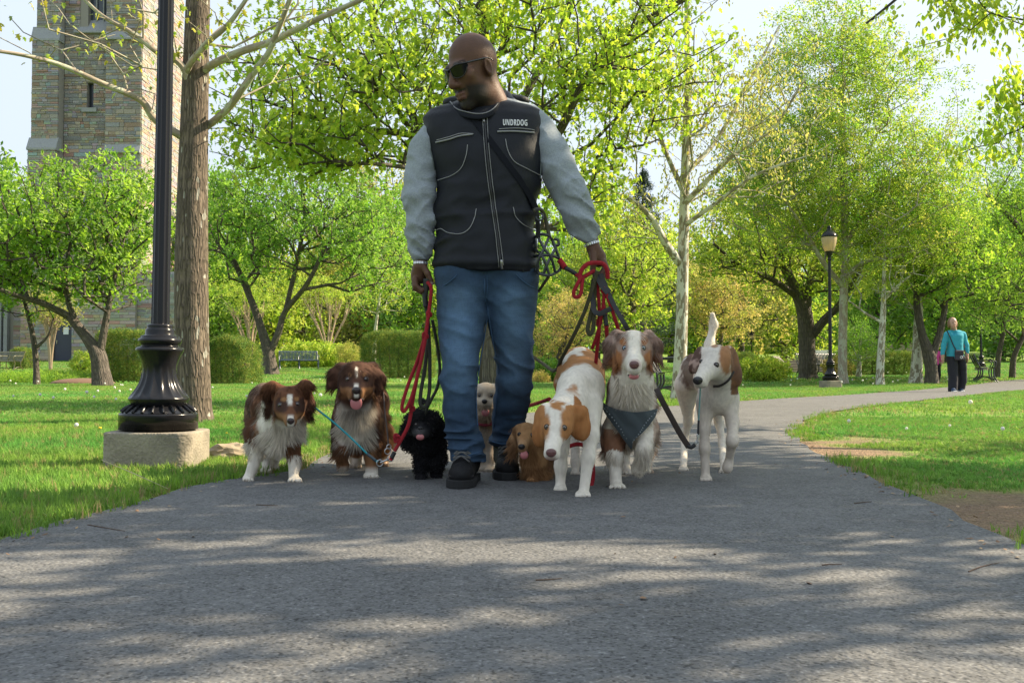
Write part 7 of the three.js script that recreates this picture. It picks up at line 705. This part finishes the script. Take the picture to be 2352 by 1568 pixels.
// tall white hound
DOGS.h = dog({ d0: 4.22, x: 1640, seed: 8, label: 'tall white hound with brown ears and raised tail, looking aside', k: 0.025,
  build({ E, C, paw, gy }) { E(1646, 900, 0.05, 42, 54, 50); C([[1640, 870, 0.16, 48], [1606, 852, 0.6, 42]]); E(1588, 862, 0.62, 32, 56, 44); C([[1658, 890, 0.02, 36], [1654, 852, -0.06, 31]]); E(1646, 832, -0.1, 36, 40, 40); E(1634, 846, -0.14, 27, 24, 30); C([[1622, 856, -0.17, 19], [1606, 873, -0.24, 13]], 0.02); E(1610, 884, -0.2, 14, 7, 22); E(1604, 822, -0.06, 8, 30, 18, [0, 0.6, -0.35]); E(1594, 842, -0.06, 7, 16, 14, [0, 0.6, -0.3]); E(1684, 840, -0.05, 12, 40, 18, [0.1, 0.4, 0.2]); E(1692, 862, -0.05, 10, 24, 15, [0.1, 0.4, 0.15]); C([[1672, 806, -0.06, 12], [1680, 822, -0.05, 12]]);
    C([[1622, 925, 0.05, 24], [1618, 985, 0.03, 12], [1619, 1030, 0.01, 11], [1621, gy(0) - 12, 0.0, 9.5]]); paw(1622, 0, 15); C([[1676, 915, 0.05, 24], [1683, 970, 0.0, 13], [1683, 1012, -0.08, 12], [1675, 1058, 0.0, 9]]); E(1671, 1074, -0.01, 12, 14, 12, [0.5, 0, 0]); C([[1576, 885, 0.62, 32], [1582, 965, 0.72, 12], [1572, 1010, 0.78, 9], [1571, gy(0.4) - 10, 0.45, 8.5]]); paw(1570, 0.4, 13); C([[1640, 895, 0.62, 28], [1652, 970, 0.7, 11], [1660, 1020, 0.66, 8.5], [1662, gy(0.3) - 10, 0.35, 8.5]]); paw(1663, 0.3, 13); C([[1620, 830, 0.8, 14], [1630, 790, 0.85, 12], [1640, 745, 0.86, 10], [1637, 722, 0.84, 6]]); },
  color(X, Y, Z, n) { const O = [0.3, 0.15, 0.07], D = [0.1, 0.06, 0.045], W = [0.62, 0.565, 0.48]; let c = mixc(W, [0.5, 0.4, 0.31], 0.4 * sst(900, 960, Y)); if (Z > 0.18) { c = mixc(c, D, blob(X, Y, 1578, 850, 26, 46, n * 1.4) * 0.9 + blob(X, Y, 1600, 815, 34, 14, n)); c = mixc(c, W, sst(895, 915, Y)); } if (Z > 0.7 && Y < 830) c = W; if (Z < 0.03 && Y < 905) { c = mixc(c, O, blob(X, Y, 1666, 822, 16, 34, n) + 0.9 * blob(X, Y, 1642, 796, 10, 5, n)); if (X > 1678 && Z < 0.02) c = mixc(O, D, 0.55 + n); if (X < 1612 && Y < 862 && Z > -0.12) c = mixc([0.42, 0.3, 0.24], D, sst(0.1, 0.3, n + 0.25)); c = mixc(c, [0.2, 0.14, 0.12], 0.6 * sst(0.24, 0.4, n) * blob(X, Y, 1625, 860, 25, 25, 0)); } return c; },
  fur: { n: 30000, w: 0.0016, lift: 0.12, len: (X, Y, Z) => Z < -0.12 && Y > 845 ? 0.004 : Y < 800 && Z > 0.7 ? 0.018 : 0.009, flow: (X, Y, Z) => [(X - 1640) / 120, Z > 0.7 && Y < 800 ? 1 : -1, -0.6] },
  eyes: [[1646, 838, 5.4, [0.06, 0.03, 0.014]], [1611, 830, 4.2, [0.06, 0.03, 0.014]]], nose: [1603, 874, 11, 9, [0.014, 0.012, 0.013]] });
// ---------- bandana, collars, leashes ----------
{ const g = DOGS.g, o = g.base, A = [1388, 918], B2 = [1502, 934], T = [1450, 1018], pos = [], idx = [], uv = [], N = 12; const id = {};
  for (let i = 0; i <= N; i++) for (let j = 0; j <= N - i; j++) { const a = i / N, b = j / N, c = 1 - a - b, px = T[0] * a + B2[0] * b + A[0] * c, py = T[1] * a + B2[1] * b + A[1] * c + 16 * b * c * 2; let h = g.B.hit(clamp(px, 1400, 1494), py, 0.03) || at(px, py, 3.9); h.y -= 0.03 * a * a * 0; if (a > 0.5) h.z += 0.02 * (a - 0.5); id[i + ',' + j] = pos.length / 3; pos.push(h.x, h.y, h.z + 0.004 * Math.sin(b * 20)); uv.push(b * 0.3, a * 0.2); }
  for (let i = 0; i < N; i++) for (let j = 0; j < N - i; j++) { idx.push(id[i + ',' + j], id[i + ',' + (j + 1)], id[(i + 1) + ',' + j]); if (j < N - i - 1) idx.push(id[(i + 1) + ',' + j], id[i + ',' + (j + 1)], id[(i + 1) + ',' + (j + 1)]); }
  const ban = thing('bandana', 'dark blue-grey bandana with dotted border on the merle dog', 'bandana', o); part('cloth', local(geom(pos, idx, uv), o), cloth(0.07, 0.088, 0.098), ban); const dot = new THREE.SphereGeometry(0.0028, 6, 4); for (const [P0, P1] of [[A, T], [B2, T]]) for (let i = 1; i < 16; i++) { const t = i / 17, px = lerp(P0[0], P1[0], t) + (P0 === A ? 7 : -7), py = lerp(P0[1], P1[1], t) - 2, h = g.B.hit(clamp(px, 1400, 1494), py, 0.034); if (h) { const m = part('dot', dot, mat(0.3, 0.33, 0.35), ban); m.position.copy(h.sub(o)); } } }
const RED = cloth(0.42, 0.012, 0.022), OLIVE = cloth(0.075, 0.07, 0.032), BLK = mat(0.015, 0.015, 0.016, 0.6), STEEL = mat(0.45, 0.45, 0.44, 0.3, { metalness: 0.9 }), TEAL = cloth(0.02, 0.24, 0.27);
const braid = tex(128, 128, (u, v) => { const k = 0.5 + 0.5 * Math.sin((u * 4 + v * 4) * 6.283) * Math.sin((u * 4 - v * 4) * 6.283); return [k, k, k]; }, false, 24); for (const m of [RED, OLIVE]) { m.bumpMap = braid; m.bumpScale = 0.0016; }
const ribbon = (P, w) => { const n = P.length * 6, c = new THREE.CatmullRomCurve3(P, false, 'centripetal'), pos = [], idx = []; for (let i = 0; i <= n; i++) { const p = c.getPoint(i / n), t = c.getTangent(i / n), W = V().crossVectors(t, V(0.25, 0, 1)).normalize(), N = V().crossVectors(W, t).multiplyScalar(0.0013); W.multiplyScalar(w); for (const [a, b] of [[-1, 1], [1, 1], [1, -1], [-1, -1]]) pos.push(p.x + W.x * a + N.x * b, p.y + W.y * a + N.y * b, p.z + W.z * a + N.z * b); if (i) for (let k = 0; k < 4; k++) { const a = (i - 1) * 4 + k, b = (i - 1) * 4 + (k + 1) % 4; idx.push(a, b, a + 4, b, b + 4, a + 4); } } return geom(pos, idx); };
const lead = (name, label, pieces, extra) => { const first = at(...pieces[0][0][0]), g = thing(name, label, 'leash', first, 'dog leashes'); pieces.forEach(([pts, r, m, nm]) => { const q = pts.map(p => at(...p).sub(first)); part(nm || 'rope', nm === 'webbing' || nm === 'strap' ? ribbon(q, r * 1.15) : tube(q, r, 8, pts.length * 6), m, g); }); for (const e of extra || []) { const [kind, x, y, d, s] = e, p = at(x, y, d).sub(first); if (kind === 'knot') part('knot', (() => { const q = new THREE.TorusKnotGeometry(s, s * 0.55, 40, 8, 2, 3); q.scale(0.8, 1, 0.8); q.translate(p.x, p.y, p.z); return q; })(), e[5] || RED, g); else { const t = new THREE.TorusGeometry(s, 0.0022, 8, 20); t.rotateY(0.4); t.translate(p.x, p.y, p.z); part('ring', t, STEEL, g); } } return g; };
lead('red_leash', 'red rope leash with knots hanging from the bracelet hand', [[[[982, 648, 4.02], [990, 660, 4.0], [987, 700, 4.0], [984, 722, 4.0], [978, 770, 4.0], [962, 850, 4.0], [940, 925, 4.0], [927, 945, 4.0], [923, 938, 4.0], [935, 890, 4.01], [958, 830, 4.02], [976, 772, 4.01]], 0.0075, RED], [[[984, 722, 4.02], [975, 780, 4.03], [957, 870, 4.04], [946, 930, 4.03], [938, 975, 4.02], [918, 1015, 4.02], [906, 1036, 4.02]], 0.0075, RED], [[[906, 1038, 4.02], [899, 1052, 4.02]], 0.009, BLK, 'grip'], [[[899, 1052, 4.02], [896, 1056, 4.02]], 0.008, RED]], [['knot', 985, 722, 4.0, 0.009], ['knot', 976, 772, 4.0, 0.01], ['knot', 946, 938, 4.02, 0.009], ['knot', 911, 1006, 4.02, 0.011], ['ring', 897, 1052, 4.02, 0.012], ['ring', 890, 1036, 4.04, 0.012], ['ring', 893, 1026, 4.05, 0.009]]);
lead('turquoise_leash', 'thin turquoise lead from the brown and white shepherd to the steel clip', [[[[715, 930, 4.13], [760, 965, 4.1], [800, 1000, 4.06], [843, 1042, 4.03]], 0.0042, TEAL], [[[843, 1042, 4.03], [863, 1058, 4.02]], 0.0062, mat(0.03, 0.05, 0.06, 0.5), 'sleeve'], [[[863, 1058, 4.02], [868, 1061, 4.02]], 0.005, TEAL], [[[873, 1062, 4.02], [884, 1058, 4.02], [895, 1053, 4.02]], 0.004, STEEL, 'clip']], [['ring', 872, 1063, 4.02, 0.013]]);
lead('thin_lead', 'thin dark lead from the chocolate shepherd to the steel rings', [[[[880, 900, 4.24], [884, 950, 4.15], [890, 1000, 4.08], [892, 1026, 4.05]], 0.0035, mat(0.05, 0.03, 0.022, 0.7)]]);
lead('black_rope_leash', 'doubled black rope leash hanging from the bracelet hand to the poodle', [[[[982, 640, 4.02], [980, 665, 4.03], [977, 700, 4.05], [981, 720, 4.05], [985, 770, 4.05], [987, 840, 4.05], [985, 905, 4.05], [976, 934, 4.05], [966, 930, 4.05], [966, 905, 4.05], [975, 850, 4.06], [983, 780, 4.06]], 0.0075, mat(0.035, 0.036, 0.026, 0.8)], [[[978, 640, 4.03], [976, 680, 4.04], [978, 705, 4.04]], 0.011, BLK, 'grip'], [[[993, 735, 4.06], [1005, 800, 4.1], [1010, 850, 4.12], [1004, 890, 4.14], [990, 918, 4.15], [980, 940, 4.16], [975, 972, 4.2]], 0.0065, mat(0.04, 0.042, 0.028, 0.8)]], [['knot', 972, 922, 4.06, 0.008, BLK]]);
lead('looped_red_leash', 'red rope leash looped over the watch hand and tied to the muzzle', [[[[1284, 596, 4.0], [1292, 606, 4.0], [1298, 615, 3.99]], 0.012, RED], [[[1298, 615, 3.99], [1312, 622, 3.99], [1324, 630, 3.99]], 0.0088, BLK, 'grip'], [[[1322, 630, 3.99], [1338, 636, 3.98], [1354, 628, 3.98], [1366, 622, 3.99]], 0.0085, RED], [[[1330, 640, 3.97], [1336, 620, 3.97], [1350, 606, 3.97], [1368, 603, 3.98], [1386, 606, 3.98], [1395, 622, 3.99], [1396, 640, 4.0]], 0.009, RED], [[[1336, 634, 3.965], [1325, 655, 3.96], [1318, 670, 3.96], [1319, 680, 3.96], [1328, 682, 3.96], [1334, 674, 3.96], [1337, 650, 3.965], [1340, 636, 3.97]], 0.0078, RED]]);
lead('olive_leash', 'olive rope leash running from the watch hand down past the hound', [[[[1372, 622, 3.97], [1364, 650, 3.98], [1345, 710, 4.0], [1318, 770, 4.05], [1292, 820, 4.15], [1276, 850, 4.35], [1240, 830, 4.75], [1180, 790, 4.85], [1130, 770, 4.8], [1112, 790, 4.75], [1104, 850, 4.68], [1106, 940, 4.6]], 0.0078, OLIVE], [[[1368, 640, 4.0], [1364, 690, 4.01], [1354, 735, 4.01], [1350, 758, 4.01], [1355, 768, 4.01], [1362, 758, 4.01], [1364, 720, 4.01], [1366, 690, 4.01]], 0.0085, OLIVE]]);
lead('black_flat_leash', 'black webbing leash from the watch hand to the merle dog', [[[[1380, 628, 3.99], [1392, 660, 3.99], [1410, 700, 3.98], [1438, 750, 3.97], [1462, 800, 4.1]], 0.0085, BLK, 'webbing'], [[[1372, 632, 3.99], [1384, 655, 3.985], [1398, 672, 3.98]], 0.012, BLK, 'webbing'], [[[1364, 640, 4.0], [1362, 690, 4.0], [1366, 715, 3.99], [1378, 720, 3.98], [1392, 714, 3.98], [1404, 708, 3.98]], 0.009, BLK, 'webbing']]);
lead('red_leash', 'red rope leashes falling from the watch hand behind the orange hound', [[[[1370, 632, 4.0], [1374, 670, 4.01], [1377, 720, 4.02], [1376, 760, 4.03], [1372, 800, 4.06], [1368, 840, 4.1]], 0.0075, RED], [[[1388, 662, 3.99], [1386, 700, 4.0], [1380, 735, 4.01], [1370, 775, 4.03], [1360, 800, 4.06]], 0.0072, RED], [[[1389, 664, 3.99], [1402, 700, 3.99], [1418, 748, 4.0], [1432, 790, 4.1]], 0.0075, RED], [[[1386, 700, 4.0], [1390, 722, 4.0]], 0.0085, RED], [[[1390, 722, 4.0], [1393, 748, 4.0]], 0.009, BLK, 'grip'], [[[1393, 748, 4.0], [1394, 765, 4.02], [1398, 790, 4.1]], 0.0085, RED], [[[1384, 655, 4.0], [1386, 664, 3.99]], 0.008, RED]], [['knot', 1386, 664, 3.99, 0.009], ['knot', 1376, 740, 4.02, 0.009]]);
lead('red_leash', 'red rope leash trailing low behind the walking legs and hound', [[[[1180, 940, 4.75], [1213, 932, 4.6], [1240, 924, 4.4], [1262, 916, 4.25]], 0.0085, RED], [[[1252, 1024, 4.24], [1280, 1032, 4.12], [1300, 1027, 4.05], [1330, 1020, 4.02], [1352, 1030, 4.02], [1362, 1070, 4.03], [1362, 1100, 4.03], [1356, 1124, 4.0]], 0.0085, RED], [[[1262, 916, 4.25], [1290, 960, 4.18], [1262, 1000, 4.2], [1252, 1024, 4.24]], 0.0085, RED]]);
lead('brown_leash', 'dark leather leash joining the merle dog to the white hound', [[[[1508, 892, 4.0], [1516, 910, 4.0], [1540, 955, 4.04], [1565, 1000, 4.08], [1582, 1026, 4.1]], 0.0105, mat(0.035, 0.022, 0.018, 0.55), 'strap'], [[[1578, 1024, 4.1], [1588, 1027, 4.1], [1597, 1021, 4.1]], 0.008, BLK, 'strap_end'], [[[1597, 1021, 4.1], [1602, 1012, 4.1], [1604, 998, 4.1]], 0.0045, STEEL, 'clip'], [[[1604, 998, 4.1], [1605, 965, 4.1]], 0.0045, BLK, 'sleeve'], [[[1605, 965, 4.1], [1607, 930, 4.08], [1609, 892, 4.05]], 0.0032, mat(0.18, 0.36, 0.34, 0.6), 'cord']], [['ring', 1601, 1016, 4.1, 0.008], ['ring', 1604, 1000, 4.1, 0.007]]);
{ const h = DOGS.h, o = h.base, p = [[1640, 886], [1655, 884], [1672, 872], [1684, 852]].map(([x, y]) => (h.B.hit(x, y, 0.004) || at(x, y, 4.1)).sub(o)); part('collar', tube(p, 0.005, 6, 20), mat(0.03, 0.025, 0.022, 0.6), h.G); const d = DOGS.d, q = [[1096, 962], [1106, 969], [1118, 970], [1132, 964]].map(([x, y]) => (d.B.hit(x, y, 0.016) || at(x, y, 4.5)).sub(d.base)); part('collar', tube(q, 0.007, 6, 20), mat(0.3, 0.03, 0.06, 0.6), d.G); }
shadows(scene);
renderer.render(scene, camera);
